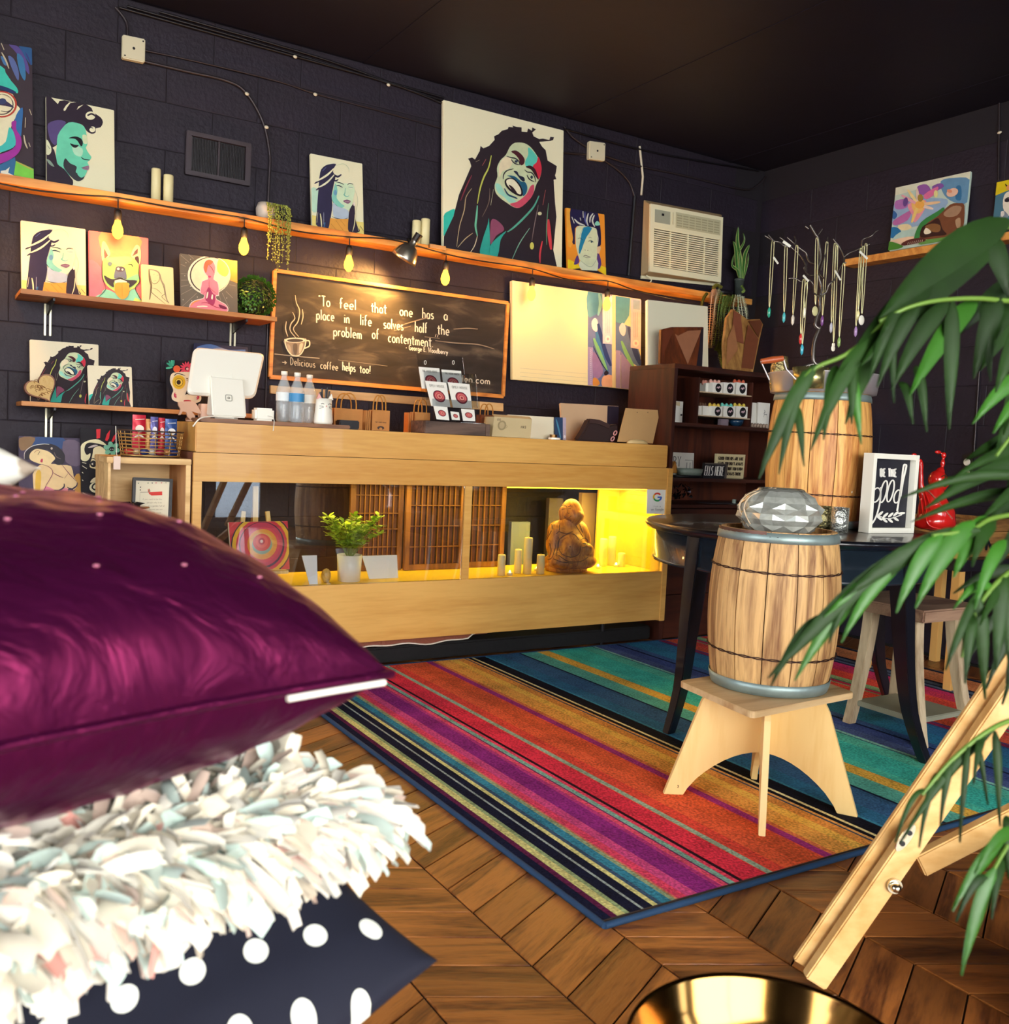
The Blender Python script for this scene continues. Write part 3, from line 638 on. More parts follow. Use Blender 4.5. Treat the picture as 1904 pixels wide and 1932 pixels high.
# carved laughing statue
bx = atY(1068,1080,3.86).x; bz = ZF+.0005
bd_ = thing('laughing_statue','carved honey wood laughing statue seated in the lit display case','statue',(bx,3.86,bz))
m_bud = wood('carved_teak','8a4c14','c8862e',2,14,.4,0,bump=.3,stretch=.4)
KS=1.2
SS_=lambda L:[tuple(v*KS if q<4 else v for q,v in enumerate(b_)) for b_ in L]
body_=meta('body', SS_([(0,0,.105,.075,1.05,.85,.9),(-.004,-.025,.10,.055),(0,.005,.17,.055,1.15,.8,1),(-.065,.0,.165,.034,1,1,1.2),(.062,0,.165,.034,1,1,1.2),
  (-.082,-.01,.115,.027,1,1,1.6),(.08,-.012,.125,.026,1,1,1.4),(-.075,-.04,.07,.026,1,1.4,1),(.078,-.05,.09,.022),(.06,-.065,.1,.02),(-.055,-.045,.045,.04,1.5,1.1,.75),(.06,-.04,.045,.042,1.4,1.1,.75),
  (0,-.05,.04,.04,1.8,.8,.6),(-.03,.03,.03,.05,1.4,1,.7),(.03,.03,.03,.05,1.4,1,.7),(-.06,-.06,.06,.02,.8,1,2),(0,.0,.205,.03)]), .008, m_bud, bd_)
head_=meta('head', SS_([(.008,-.004,.252,.046,.95,1,1.15),(.012,-.022,.238,.032,1.1,1,.8),(.012,-.052,.243,.011),(.0,-.042,.232,.016),(.026,-.043,.232,.016),(-.038,.002,.245,.012,.7,1,1.8),(.052,.002,.245,.012,.7,1,1.8),(.012,-.035,.216,.018),(-.036,.0,.222,.009,.7,1,1.5),(.05,.0,.222,.009,.7,1,1.5)]), .006, m_bud, bd_)
def q34(L): return [[(840+x/3.45, 700+y/3.45) for x,y in st] for st in L]
carve('carved_line', body_, q34([[(745,1000),(742,1040),(722,1060)],[(835,980),(860,1020),(885,1060),(897,1082)],[(740,1045),(790,1058),(830,1045)],[(745,1090),(738,1140),(760,1190),(820,1212),(870,1190),(882,1140)],[(750,1090),(790,1064),(840,1064),(872,1100)],
  [(692,1040),(665,1090),(645,1120)],[(722,1100),(717,1150),(695,1215),(668,1228)],[(737,1080),(730,1160),(722,1205)],[(885,1097),(912,1087),(930,1110),(918,1140),(895,1150)],[(895,1122),(920,1122)],[(740,1200),(800,1238),(880,1240),(930,1212)],[(705,1222),(760,1243),(830,1250)],[(662,960),(690,990),(702,1030)],
  [(650,1000),(672,1050),(655,1100)],[(860,960),(880,1010),(895,1050)],[(680,1120),(690,1170),(680,1210)],[(812,1140),(818,1146)]]), .0022, mat('dark_carving','4a240c',.6), bd_)
carve('carved_line', head_, q34([[(752,884),(772,872),(790,882)],[(800,884),(818,876)],[(758,900),(785,896)],[(800,897),(820,894)],[(793,890),(797,922),(810,928)],[(772,945),(798,958),(822,942)],[(768,975),(798,988),(822,972)],[(712,912),(706,945),(722,980),(742,985)],[(742,880),(748,930),(755,975)]]), .0014, mat('dark_carving','4a240c',.6), bd_)
b = B(); b.lathe((bx,3.86,bz),[(0,.0),(.104,.0),(.111,.008),(.111,.028),(.102,.035),(0,.035)],36,sy=.8,fn=lambda a,z:1+.02*math.cos(9*a))
for k in range(9): a=2*PI*k/9+.2; b.box((bx+.111*math.cos(a)-.0015,3.86+.090*math.sin(a)-.0015,bz+.002),(bx+.111*math.cos(a)+.0015,3.86+.090*math.sin(a)+.0015,bz+.033))
b.obj('lotus_base', m_bud, bd_)
# easel with rings painting
ex = atY(487,1060,3.83).x
es_ = thing('table_easel','small pine table easel holding the ringed painting in the case','easel',(ex,3.85,ZF+.0005))
m_pine = wood('pale_pine','c8a050','e8cc84',2,5,.55,0)
for dx,tdx,zt_ in ((-.085,-.05,.735),(.085,.05,.735)):
    B().bar((ex+dx,3.845,ZF+.001),(ex+tdx,3.885,zt_-.05),.018,.012,(0,1,0)).obj('leg', m_pine, es_, bevel=.001)
B().bar((ex,3.875,ZF+.001+.05),(ex,3.895,.79),.022,.014,(0,1,0)).obj('mast', m_pine, es_, bevel=.001)
B().bar((ex,3.90,.72),(ex,4.0,ZF+.001),.016,.012,(1,0,0)).obj('rear_leg', m_pine, es_, bevel=.001)
lz = zt(487,1077,3.80)
B().box((ex-.12,3.795,lz-.016),(ex+.12,3.855,lz-.002)).obj('ledge', m_pine, es_, bevel=.001)
A = Art([(300,490),(690,487),(710,795),(330,795)])
A.P('d8283c',[(305,490),(690,487),(708,795),(330,795)],0)
for cx_,cy_,rx,ry,c in ((520,640,200,200,'2a1c30'),(520,640,192,192,'f0b818'),(520,640,168,172,'d8283c'),(520,640,150,150,'3a1838'),(518,636,140,142,'d03050'),(520,640,118,115,'e03848'),(522,636,98,98,'f0a020'),(518,632,78,72,'e8b040'),(520,640,66,60,'8aa890'),(518,625,58,56,'e04030'),(518,620,40,40,'f06050'),(516,618,22,22,'c02030'),(516,618,10,10,'f0d0c0')):
    A.E(c,cx_,cy_,rx,ry,26)
canvas('rings_painting','small canvas of red and yellow concentric rings on the easel',[(430,985),(543,983),(547,1074),(438,1074)],3.80,3.832,A,'e8dcb8',.014)
# plant in white pot
def leafy(name,label,cat,x,y,z,hpot,rpot,n,rad,zc,mleaf,mpot,lw=.012,ll=.026,potname='pot',stems=None):
    t = thing(name,label,cat,(x,y,z))
    B().lathe((x,y,z),[(0,0),(rpot*.88,0),(rpot,hpot),(rpot*.92,hpot),(rpot*.9,hpot*.9),(0,hpot*.9)],26).obj(potname, mpot, t)
    st = B(); lf = B(); rnd = random.Random(11)
    for k in range(n):
        a = rnd.uniform(0,2*PI); e = rnd.uniform(.2,1.0)
        end = V((x+rad*math.cos(a)*e, y+rad*math.sin(a)*e*.8, z+hpot+zc*rnd.uniform(.45,1)))
        p0 = V((x+.01*math.cos(a), y+.01*math.sin(a), z+hpot*.9)); mid = (p0+end)/2+V((0,0,.02))
        pts = cr([p0,mid,end],5); st.tube(pts,.0012,4)
        for i in range(3,len(pts)):
            for s_ in (0,1,2):
                aa = rnd.uniform(0,2*PI); d = V((math.cos(aa),math.sin(aa),rnd.uniform(-.1,.8))).normalized(); sd = d.cross(V((0,0,1))).normalized()*lw/2; up = V((0,0,.002))
                c0 = pts[i]; lf.add([c0, c0+d*ll*.4+sd+up, c0+d*ll*.85+sd*.7, c0+d*ll, c0+d*ll*.85-sd*.7, c0+d*ll*.4-sd+up],[(0,1,2,3,4,5)],0)
    st.obj('stems', mat('green_stem','6a8a2a',.6), t); f = lf.obj('foliage', mleaf, t, fixn=False); stuff(f); return t
px_ = atY(658,1098,3.82).x
leafy('potted_plant','bright green leafy plant in a white pot inside the case','plant',px_,3.82,ZF+.0005,.115,.055,40,.155,.17,mat('lime_leaf','b4d23c',.5,var=.25,vscale=20),mat('white_ceramic','f0ecdc',.35),.020,.032)
sx_ = atY(615,1098,3.80).x
b = B().sph((sx_,3.80,ZF+.030),.022,9,7,(1,.9,1.4)); o = b.obj('stone_lamp', mat('speckled_stone','c8a860',.35,bump=.8,bscale=60,var=.3,vscale=30)); tag(o,'small speckled egg-shaped stone beside the white plant pot','stone')
# upright white cards
for (a_,b2,Y,lb) in ((575,597,3.78,'narrow white card standing left of the speckled stone'),(688,748,3.86,'wide white card standing right of the white plant pot')):
    xa, xb = atY(a_,1080,Y).x, atY(b2,1080,Y).x; zt_ = atY((a_+b2)/2, 1048, Y).z
    o = B().add([(xa-.015,Y,zt_),(xb,Y,zt_),(xb,Y-.02,ZF+.001),(xa+.015,Y-.02,ZF+.001),(xa-.015,Y+.003,zt_),(xb,Y+.003,zt_),(xb,Y-.017,ZF+.001),(xa+.015,Y-.017,ZF+.001)],[(0,1,2,3),(7,6,5,4),(0,4,5,1),(1,5,6,2),(2,6,7,3),(3,7,4,0)]).obj('card', mat('pale_card','e6ecec',.5)); tag(o,lb,'card')
# sticker on the glass with the coloured ring letter
st_ = thing('glass_sticker','white square sticker with a coloured letter G on the case glass','sticker',atY(1240,946,YC+.0085))
q = [atY(*p,YC+.0088) for p in ((1221,923),(1259,924),(1257,970),(1220,969))]
B().prism(q,(0,-.0006,0)).obj('sticker_sheet', mat('white_vinyl','e9ece6',.5), st_)
A = Art([(1221,923),(1259,924),(1257,970),(1220,969)])
for a0,a1,c in ((-38,-140,'d8402c'),(-140,-205,'e8b420'),(155,60,'2f9a50'),(60,-2,'3a6ad0')):
    A.L(c,3.2,[(1240+7*math.cos(math.radians(a0+(a1-a0)*i/6)),938+7*math.sin(math.radians(a0+(a1-a0)*i/6))) for i in range(7)],0,False)
A.L('3a6ad0',2.8,[(1240,938.4),(1248,938.4)],0,False)
A.text('8a8e90','on Google',1228,963,4.2,24,lw=.6)
A.text('a8aaaa','Find us',1233,956.5,2.2,14,lw=.4)
lay_art(A,[p+V((0,-.0007,0)) for p in q],'printing',st_)
# things stored behind the case, seen through the open back
for i,(a_,b2,y0_,y1_,Y,c,lb) in enumerate(((1095,1122,930,1075,4.24,'b89a70','tan cardboard sheets stacked upright behind the display case'),(1034,1060,940,1050,4.30,'5a5260','grey mounted board leaning on the wall behind the case'),(965,1000,985,1080,4.30,'7a86a0','blue grey boxed canvas stored behind the display case'))):
    xa, xb = atY(a_,1000,Y).x, atY(b2,1000,Y).x; z1_ = atY(a_,y0_,Y).z
    o = B().box((xa,Y,.0),(xb,Y+.03,z1_)).obj('stored_board', mat('board_'+c,c,.8)); tag(o,lb,'board')
# ================================================================ on top of the counter
ZT1 = ZT+.0005
m_white = mat('white_plastic','f3f0e2',.35)
m_kraft = mat('kraft_paper','b87c40',.8,var=.08,vscale=30)
def zat(px,py,Y): return atY(px,py,Y).z
# tray board under the till
tx0, tx1 = atY(372,795,3.80).x, atY(652,800,3.80).x
tb = B().box((tx0,3.745,ZT1),(tx1,4.0,ZT+.016)).obj('counter_board', wood('walnut_board','5c3826','9a6a48',0,4,.45,0), bevel=.003); tag(tb,'thin walnut board on the left end of the counter top','board')
ZB = ZT+.0165
# till display on its stand
pc = atY(432,780,3.83)
till = thing('till_stand','white tablet till stand facing away on the walnut board','till',(pc.x,3.86,ZB))
S0 = [atY(*p,3.82) for p in ((400,708),(464,715),(463,783),(399,778))]
b = B(); tp = [S0[0],S0[1]]; 
bs = [V((S0[3].x,3.80,ZB+.008)),V((S0[2].x,3.80,ZB+.008))]
up_ = [V((S0[0].x,3.845,S0[0].z)),V((S0[1].x,3.845,S0[1].z))]
b.add([bs[0],bs[1],up_[1],up_[0],bs[0]+V((0,.10,0)),bs[1]+V((0,.10,0)),up_[1]+V((0,.02,0)),up_[0]+V((0,.02,0))],[(0,1,2,3),(7,6,5,4),(0,4,5,1),(1,5,6,2),(2,6,7,3),(3,7,4,0)])
b.obj('foot', m_white, till, bevel=.006, seg=3)
B().cyl(((bs[0].x+bs[1].x)/2,3.85,ZB),.045,.0075,28).obj('base_disc', mat('soft_grey','c8c4b8',.5), till)
# logo on foot: rounded square ring and dot
lc = (bs[0]+bs[1])/2*.52+(up_[0]+up_[1])/2*.48+V((0,-.0015,0)); sl = (up_[0]-bs[0]).normalized()
for r_,th_ in ((.0125,.0026),(.0035,.0026)):
    P = []
    for i in range(24):
        a=2*PI*i/24; cxx=abs(math.cos(a))**.35*(1 if math.cos(a)>0 else -1)*r_; cyy=abs(math.sin(a))**.35*(1 if math.sin(a)>0 else -1)*r_
        P.append(lc+V((1,0,0))*cxx+sl*cyy)
    B().tube(P,th_/2,5,closed=True).obj('emblem', mat('emblem_grey','8c8c80',.5), till)
T_ = [(366,655),(500,667),(481,752),(352,744)]
P = [atY(*T_[0],3.905),atY(*T_[1],3.905),atY(*T_[2],3.855),atY(*T_[3],3.855)]
cen = sum(P,V())/4; out = []
for i in range(4):
    p, pr, nx = P[i], P[i-1], P[(i+1)%4]; r_ = .028
    for k in range(7):
        t_ = k/6; a_ = p+(pr-p).normalized()*r_; c_ = p+(nx-p).normalized()*r_
        out.append(a_*(1-t_)**2+p*2*t_*(1-t_)+c_*t_*t_)
n_ = (P[1]-P[0]).cross(P[3]-P[0]).normalized(); n_ = -n_ if n_.y>0 else n_
nb = len(out); b = B(); inn = [cen+(p-cen)*.93+n_*.012 for p in out]
b.add(out+inn+[p-n_*.012 for p in out],[tuple(range(nb,2*nb))]+[(i,(i+1)%nb,nb+(i+1)%nb,nb+i) for i in range(nb)]+[(i,(i+1)%nb,2*nb+(i+1)%nb,2*nb+i) for i in range(nb)]+[tuple(range(2*nb,3*nb))],0,None,False)
b.obj('display_back', m_white, till)
B().bar(cen-n_*.002,(up_[0]+up_[1])/2+V((0,.02,-.02)),.05,.02).obj('neck', m_white, till)
# small white items
def rbox(name,label,cat,px0,px1,pyt,Y,dep,m,z0=None,bev=.004,yb=None,group=None):
    z0 = ZT1 if z0 is None else z0; xa, xb = atY(px0,(pyt+20),Y).x, atY(px1,(pyt+20),Y).x; z1 = atY((px0+px1)/2,pyt,Y).z
    o = B().box((xa,Y,z0),(xb,Y+dep,max(z1,z0+.012))).obj(name,m,bevel=bev,loc=((xa+xb)/2,Y+dep/2,z0)); tag(o,label,cat,group); return o
rb = rbox('card_reader','small white card reader dock right of the till stand','card reader',482,518,770,3.79,.06,m_white,ZB,.008)
rbox('receipt_box','pale pink and white box behind the left side of the till','box',379,398,762,3.93,.05,mat('pink_white','e8cfc0',.6),ZB,.003)
c_ = B().tube(cr([(rb.location.x+.01,3.788,ZB+.022),(rb.location.x+.022,3.765,ZB+.018),(rb.location.x+.02,3.735,ZB+.004),(rb.location.x+.012,3.712,ZT-.004),(rb.location.x+.008,3.706,ZT-.022)],6),.0016,5).obj('charging_cable', m_white); tag(c_,'short white cable drooping over the counter front edge','cable')
c_ = B().tube(cr([(tx0+.14,3.79,ZB+.004),(tx0+.05,3.76,ZB+.006),(tx0-.004,3.735,ZB-.004),(tx0-.03,3.74,ZT-.02)],6),.003,6).obj('power_cable', m_white); tag(c_,'white power cable curling off the board at the counter left end','cable')
# beige wooden animal figure
fx = atY(352,760,3.88)
fg = thing('wooden_figure','beige wooden animal silhouette standing left of the till','figure',(fx.x,3.90,ZT1))
def z_(px,py,Y=3.90): return atY(px,py,Y)
pts = [(336,759),(350,757),(366,757),(372,764),(378,775),(380,781),(370,779),(362,776),(368,784),(369,792),(360,793),(354,786),(352,778),(345,776),(341,783),(337,783),(341,772),(337,765)]
sp_ = [z_(*p) for p in pts]
B().prism(sp_,(0,.014,0)).obj('silhouette', mat('beige_wood','c89c80',.6,var=.1), fg, bevel=.001)
B().cyl((atY(362,790,3.90).x,3.907,ZT1),.022,.006,20).obj('foot', mat('beige_wood','c89c80',.6), fg)
# water bottles
m_pet = mat('clear_pet','dce6ea',.08,coat=.5); m_pet.node_tree.nodes['Principled BSDF'].inputs['Alpha'].default_value = .30
def bottle(px,Y,pyt,label,lcol,grp='water bottles on the counter'):
    c = atY(px,790,Y); z0 = ZB; H_ = atY(px,pyt,Y).z-z0; x = c.x
    t = thing('water_bottle',label,'bottle',(x,Y,z0),grp); r=.031
    pr = [(0,.002),(r*.8,0),(r,.01)]
    for k in range(5): zz=.02+k*.014; pr += [(r*.96,zz*1),(r*1.0,zz+.006)]
    pr += [(r,.10),(r,.135),(r*.92,.15),(r*.55,.185),(r*.36,.2),(r*.36,.215)]
    k = H_/.23; pr = [(a,b_*k) for a,b_ in pr]
    B().lathe((x,Y,z0),pr,24).obj('bottle_body', m_pet, t)
    B().lathe((x,Y,z0+.095*k),[(r+.0006,0),(r+.0006,.038*k)],24).obj('label_band', mat('label_'+lcol,lcol,.5), t)
    B().lathe((x,Y,z0+.21*k),[(0,.016),(.0125,.016),(.0135,.014),(.0135,0),(0,0)],18).obj('screw_cap', m_white, t)
bottle(534,3.86,699,'water bottle nearest the till with a white label','dfe6e6')
bottle(559,3.82,702,'middle water bottle with a bright blue label','3a8ac0')
bottle(582,3.88,706,'rightmost water bottle behind the white cat holder','e4e8e4')
# cat-shaped pen holder
cx_ = atY(610,790,3.80); zc1 = zat(610,752,3.80)
ct = thing('cat_pen_holder','white ceramic cat-shaped pen holder with black pens','pen holder',(cx_.x,3.80,ZB))
h_ = zc1-ZB
B().lathe((cx_.x,3.80,ZB),[(0,0),(.038,0),(.041,.01),(.037,h_*.45),(.035,h_*.7),(.034,h_),(.031,h_),(.03,h_*.9),(0,h_*.88)],26,sy=.85).obj('cat_body', m_white, ct)
for s_ in (-1,1):
    e_ = V((cx_.x+s_*.024,3.785,ZB+h_-.004)); B().add([e_+V((-.012,0,0)),e_+V((.012,0,0)),e_+V((s_*.004,0,.026)),e_+V((-.012,.008,0)),e_+V((.012,.008,0)),e_+V((s_*.004,.006,.026))],[(0,1,2),(5,4,3),(0,3,4,1),(1,4,5,2),(2,5,3,0)]).obj('ear', mat('pink_ear','e8a8a0',.5) if s_<0 else m_white, ct)
    B().tube([(cx_.x+s_*.016+d*.007,3.7695+abs(d)*.002,ZB+h_*.8-abs(d)**2*.003) for d in (-1,-.5,0,.5,1)],.0012,5).obj('eye', mat('black_plastic','15131a',.4), ct)
    for q_ in (-1,0,1): B().tube([(cx_.x+s_*.012,3.768,ZB+h_*.66+q_*.002),(cx_.x+s_*.028,3.776,ZB+h_*.66+q_*.007)],.0006,4).obj('whisker', mat('black_plastic','15131a',.4), ct)
B().sph((cx_.x,3.768,ZB+h_*.7),.003,8,6).obj('nose', mat('pink_ear','e8a8a0',.5), ct)
for dx,dy,hh in ((-.014,0,.03),(-.004,.008,.045),(.005,-.004,.04),(.014,.006,.05),(.02,.0,.035)):
    o = B().cyl((cx_.x+dx,3.80+dy,ZB+h_*.9),.004,hh+.008,8,axis=(dx*.4,dy,.1)).obj('pen', mat('black_plastic','15131a',.4)); tag(o,{-.014:'leftmost',-.004:'second from the left',.005:'middle',.014:'fourth from the left, tallest',.02:'rightmost'}[dx]+' black pen in the white cat pen holder','pen','pens in the cat holder')
# kraft gift bags
def bag(px0,px1,pyt,pyh,Y,label,dep=.05,stack=0,logo=False,m=None):
    m = m or m_kraft; xa, xb = atY(px0,800,Y).x, atY(px1,800,Y).x; z1 = atY((px0+px1)/2,pyt,Y).z; zh = atY((px0+px1)/2,pyh,Y).z
    t = thing('gift_bag',label,'bag',((xa+xb)/2,Y,ZT1),'kraft gift bags on the counter')
    b = B(); d = dep
    b.add([(xa,Y,ZT1),(xb,Y,ZT1),(xb,Y+d,ZT1),(xa,Y+d,ZT1),(xa,Y,z1),(xb,Y,z1),(xb,Y+d,z1),(xa,Y+d,z1),(xa+.004,Y+d/2,ZT1),(xa+.006,Y+d/2,z1)],[(0,1,5,4),(1,2,6,5),(2,3,7,6),(3,8,9,7),(8,0,4,9),(3,2,1,0,8)])
    b.obj('paper_body', m, t)
    for k in range(stack): 
        x = xa-.006-k*.007; B().box((x-.005,Y+.004+k*.004,ZT1),(x,Y+d+.01,z1-.004)).obj('folded_bag', m, t)
    for yy in (Y+.002,Y+d-.002):
        w_ = (xb-xa)*.27; xc=(xa+xb)/2; pts = cr([(xc-w_,yy,z1-.006),(xc-w_*.9,yy,z1+(zh-z1)*.55),(xc-w_*.4,yy,zh-.003),(xc+w_*.4,yy,zh-.003),(xc+w_*.9,yy,z1+(zh-z1)*.55),(xc+w_,yy,z1-.006)],5)
        B().tube(pts,.0028,6).obj('twisted_handle', mat('twisted_kraft','c08434',.8,bump=.5,bscale=200), t)
    if logo:
        A = Art([(0,0),(100,0),(100,100),(0,100)]); A.text('4a2c18','THE WOOD HOUSE',18,62,6,64,lw=1.2); 
        A.E('3a2418',50,86,20,9); A.E('b87c40',50,90,9,6)
        lay_art(A,[(xa,Y,z1),(xb,Y,z1),(xb,Y,ZT1),(xa,Y,ZT1)],'stamp',t)
    return t
bag(630,684,771,742,3.83,'wide kraft gift bag standing right of the cat pen holder',.06,1)
bag(702,735,774,746,3.79,'small kraft gift bag with a dark stamp on its front',.04,3,True)
bag(782,811,778,754,3.92,'kraft gift bag half hidden by the acrylic card stand',.05,3)
bag(908,936,783,762,3.90,'darker kraft gift bag behind the cardboard box',.05,0,m=mat('dark_kraft','7a4628',.8))
# black tin
bt = rbox('black_tin','low black tin with a white mark in front of the kraft bags','tin',641,678,793,3.76,.05,m_blk,ZT1,.004)
tn = thing('round_tin','small gold-lidded round tin beside the white canvas','tin',(atY(1046,826,3.80).x,3.80,ZT1))
xx = tn.location.x; B().cyl((xx,3.80,ZT1),.030,.009,24).obj('tin_base', m_white, tn); B().cyl((xx-.006,3.80,ZT1+.0095),.019,.014,22).obj('lid', mat('brass_lid','7a5a34',.35,.8), tn)
# wooden box with acrylic stand
wx0, wx1 = atY(800,820,3.76).x, atY(922,826,3.76).x; wz = zat(860,797,3.76)
wbx = thing('weathered_box','weathered dark wood box under the acrylic card stand','box',((wx0+wx1)/2,3.80,ZT1))
m_wth = wood('weathered_wood','3a2c28','6a5448',0,6,.7,0); x_l = atY(782,820,3.85).x
b=B().box((wx0,3.755,ZT1),(wx1,3.767,wz)).box((wx0,3.885,ZT1),(wx1,3.897,wz)).box((wx0,3.7675,ZT1),(wx0+.012,3.8845,wz)).box((wx1-.012,3.7675,ZT1),(wx1,3.8845,wz)).box((wx0+.0125,3.768,ZT1),(wx1-.0125,3.884,ZT1+.006)).box((wx0+.0125,3.768,wz-.008),(wx1-.0125,3.884,wz-.001))
b.obj('box_body', m_wth, wbx, bevel=.0015)
B().box((wx1-.022,3.750,ZT1),(wx1-.001,3.7545,wz)).box((wx0+.001,3.750,ZT1),(wx0+.018,3.7545,wz)).obj('corner_trim', m_wth, wbx)
st = thing('card_stand','clear tiered acrylic stand full of agate postcards','card stand',((wx0+wx1)/2,3.83,wz+.0005))
m_acr = glass('acrylic','eef0f2',1.5,.02,1.5)
def agate(A,cx,cy,r):
    for k,c in ((1,'5a1424'),(.86,'a83040'),(.7,'d87a70'),(.55,'c04048'),(.38,'e09a88'),(.2,'a82a38')): A.E(c,cx+r*.05*(1-k),cy,r*k,r*k*.92,20,rot=.4)
cards = [((790,692),(829,695),(833,735),(796,733),3.87,'postcard with a red agate slice, upper left of the stand','THE WOOD HOUSE'),((833,697),(870,700),(874,738),(838,736),3.87,'postcard with a red agate slice, upper right of the stand','THE WOOD HOUSE'),
 ((802,718),(842,722),(850,768),(814,766),3.835,'open house postcard, middle left of the stand','OPEN HOUSE'),((845,721),(886,725),(891,771),(855,769),3.835,'open house postcard, middle right of the stand','OPEN HOUSE'),
 ((818,766),(844,768),(848,793),(824,791),3.80,'small agate card, lower left of the stand',''),((850,776),(866,778),(868,793),(853,792),3.795,'tiny agate card, lower middle of the stand',''),((870,771),(895,773),(897,795),(874,794),3.80,'small agate card, lower right of the stand','')]
for a_,b2,c2,d2,Y,lb,tx in cards:
    q = [atY(*a_,Y+.012),atY(*b2,Y+.012),atY(*c2,Y),atY(*d2,Y)]
    t = thing('postcard',lb,'postcard',(q[3]+q[2])/2,'postcards in the acrylic stand')
    B().prism(q,(0,.002,0)).obj('card_sheet', mat('card_white','f2efe4',.5), t)
    A = Art([(0,0),(100,0),(100,115),(0,115)]); agate(A,52,68 if tx else 58,30)
    if tx: A.text('9a9890',tx,14,26,11,74,lw=1.6)
    lay_art(A,q,'print',t)
for (a_,b2,c2,d2,Y) in (((786,668),(873,673),(882,756),(797,754),3.882),((800,700),(898,706),(902,770),(806,768),3.85),((816,752),(905,757),(906,798),(820,797),3.812)):
    q = [atY(*a_,Y+.014),atY(*b2,Y+.014),atY(*c2,Y),atY(*d2,Y)]
    B().prism(q,(0,.0025,0)).obj('acrylic_tier', m_acr, st)
bz_ = wz+.0005
B().box((wx0+.03,3.778,bz_),(wx1-.01,3.90,bz_+.003)).obj('acrylic_base', m_acr, st)
for px in (802,855):
    h0 = atY(px,684,3.893); B().tube([h0+V((.005*math.cos(a),-.003,.009*math.sin(a))) for a in [2*PI*i/14 for i in range(14)]],.0013,5,closed=True).obj('hang_hole', m_white, st)
# cardboard box, canvases, pouch, scissors, clipboard
kb = thing('cardboard_box','open beige cardboard box with stamped marks on the counter','box',(atY(965,820,3.77).x,3.80,ZT1))
q = [atY(*p,3.77) for p in ((933,786),(1004,791),(1001,826),(928,823))]; q[2].z=q[3].z=ZT1
m_cb = mat('beige_card','c8b488',.8,var=.05)
B().prism(q,(0,.09,0)).obj('carton', m_cb, kb, bevel=.001)
B().add([q[0]+V((0,.0,.0)),q[1],q[1]+V((.004,.03,.012)),q[0]+V((.004,.03,.012))],[(0,1,2,3)]).obj('flap', m_cb, kb)
A = Art([(0,0),(100,0),(100,48),(0,48)])
for cx_ in (22,): A.E('9a8a64',cx_,20,11,12); A.E('b8a47c',cx_,20,7,8)
A.text('5a5040','OO',8,9,5,10,lw=1); A.text('5a5040','MX3',72,24,6,14,lw=1.2); A.L('9a8a64',1,[(30,18),(36,22),(30,28)])
lay_art(A,q,'stamped_marks',kb)
canvas('blank_canvas','white canvas lying against the cardboard box on the counter',[(958,782),(1046,787),(1046,829),(958,825)],3.868,3.885,None,'f0e6c8',.012,zb=ZT)
A = Art([(0,0),(100,0),(100,100),(0,100)]); A.P('2a4468',[(0,0),(70,0),(70,100),(0,100)],0).P('b8a8b8',[(70,0),(100,0),(100,100),(70,100)],0).L('4a8aa8',14,[(10,10),(30,50),(50,95)]).E('e8e0e0',85,85,9,7)
canvas('blue_label_canvas','narrow blue-labelled canvas pack on the counter',[(1047,787),(1068,788),(1068,831),(1048,829)],3.845,3.87,A,'3a4a68',.012,zb=ZT)
A = Art([(1057,760),(1168,766),(1165,836),(1062,832)]); A.P('2a2438',[(1146,766),(1168,767),(1165,836),(1144,834)],0)
canvas('beige_canvas','plain beige canvas leaning at the back of the counter',[(1057,760),(1168,766),(1165,838),(1062,833)],4.02,4.09,A,'d0b08c',.014,zb=ZT)
pch = atY(1125,830,3.85)
meta_p = thing('brown_pouch','slumped dark brown pouch in front of the beige canvas','pouch',(pch.x,3.87,ZT1))
q = [atY(*p,3.86) for p in ((1091,832),(1103,812),(1114,790),(1131,792),(1150,803),(1167,800),(1166,815),(1158,834))]
for p in q:
    if p.z < ZT1+.006: p.z = ZT1+.001
b=B(); b.prism(q,(0,.05,0)); b.obj('pouch_body', mat('brown_felt','2c1a1a',.85), meta_p, bevel=.008, seg=2)
q2 = [atY(*p,3.855) for p in ((1112,790),(1130,792),(1150,801),(1148,809),(1128,800),(1111,798))]; B().prism(q2,(0,-.006,0)).obj('flap', mat('brown_felt2','3a2422',.85), meta_p)
sc1 = thing('scissors','pink-handled scissors leaning on the brown pouch','scissors',(atY(1158,832,3.83).x,3.83,ZT1))
for k,(px,py) in enumerate(((1161,817),(1156,828))):
    c_ = atY(px,py,3.832-.004*k); c_.z = max(c_.z, ZT1+.013); B().tube([c_+V((.012*math.cos(a)*.8+.004*math.sin(a),0,.011*math.sin(a))) for a in [2*PI*i/14 for i in range(14)]],.0028,6,closed=True).obj('handle', mat('pink_plastic','e0a0a0',.4), sc1)
B().bar((atY(1157,822,3.845).x,3.845,ZT1+.014),(atY(1140,832,3.845).x,3.852,ZT1+.004),.006,.002).obj('blade', mat('steel','b8b8b8',.25,1), sc1)
cb = thing('clipboard','tan clipboard propped upright at the right end of the counter','clipboard',(atY(1205,835,3.82).x,3.84,ZT1))
q = [atY(*p,Y) for p,Y in (((1181,770),3.875),((1246,774),3.875),((1232,838),3.83),((1165,833),3.83))]
q[2].z = q[3].z = ZT+.006
B().prism(q,(0,.004,0)).obj('board', mat('tan_hardboard','cba26c',.6,var=.06), cb, bevel=.001)
for px in (1202,1222): c_=atY(px,778,3.868); B().cyl(c_,.0016,.004,8,axis=(0,-1,0)).obj('rivet', m_blk, cb)
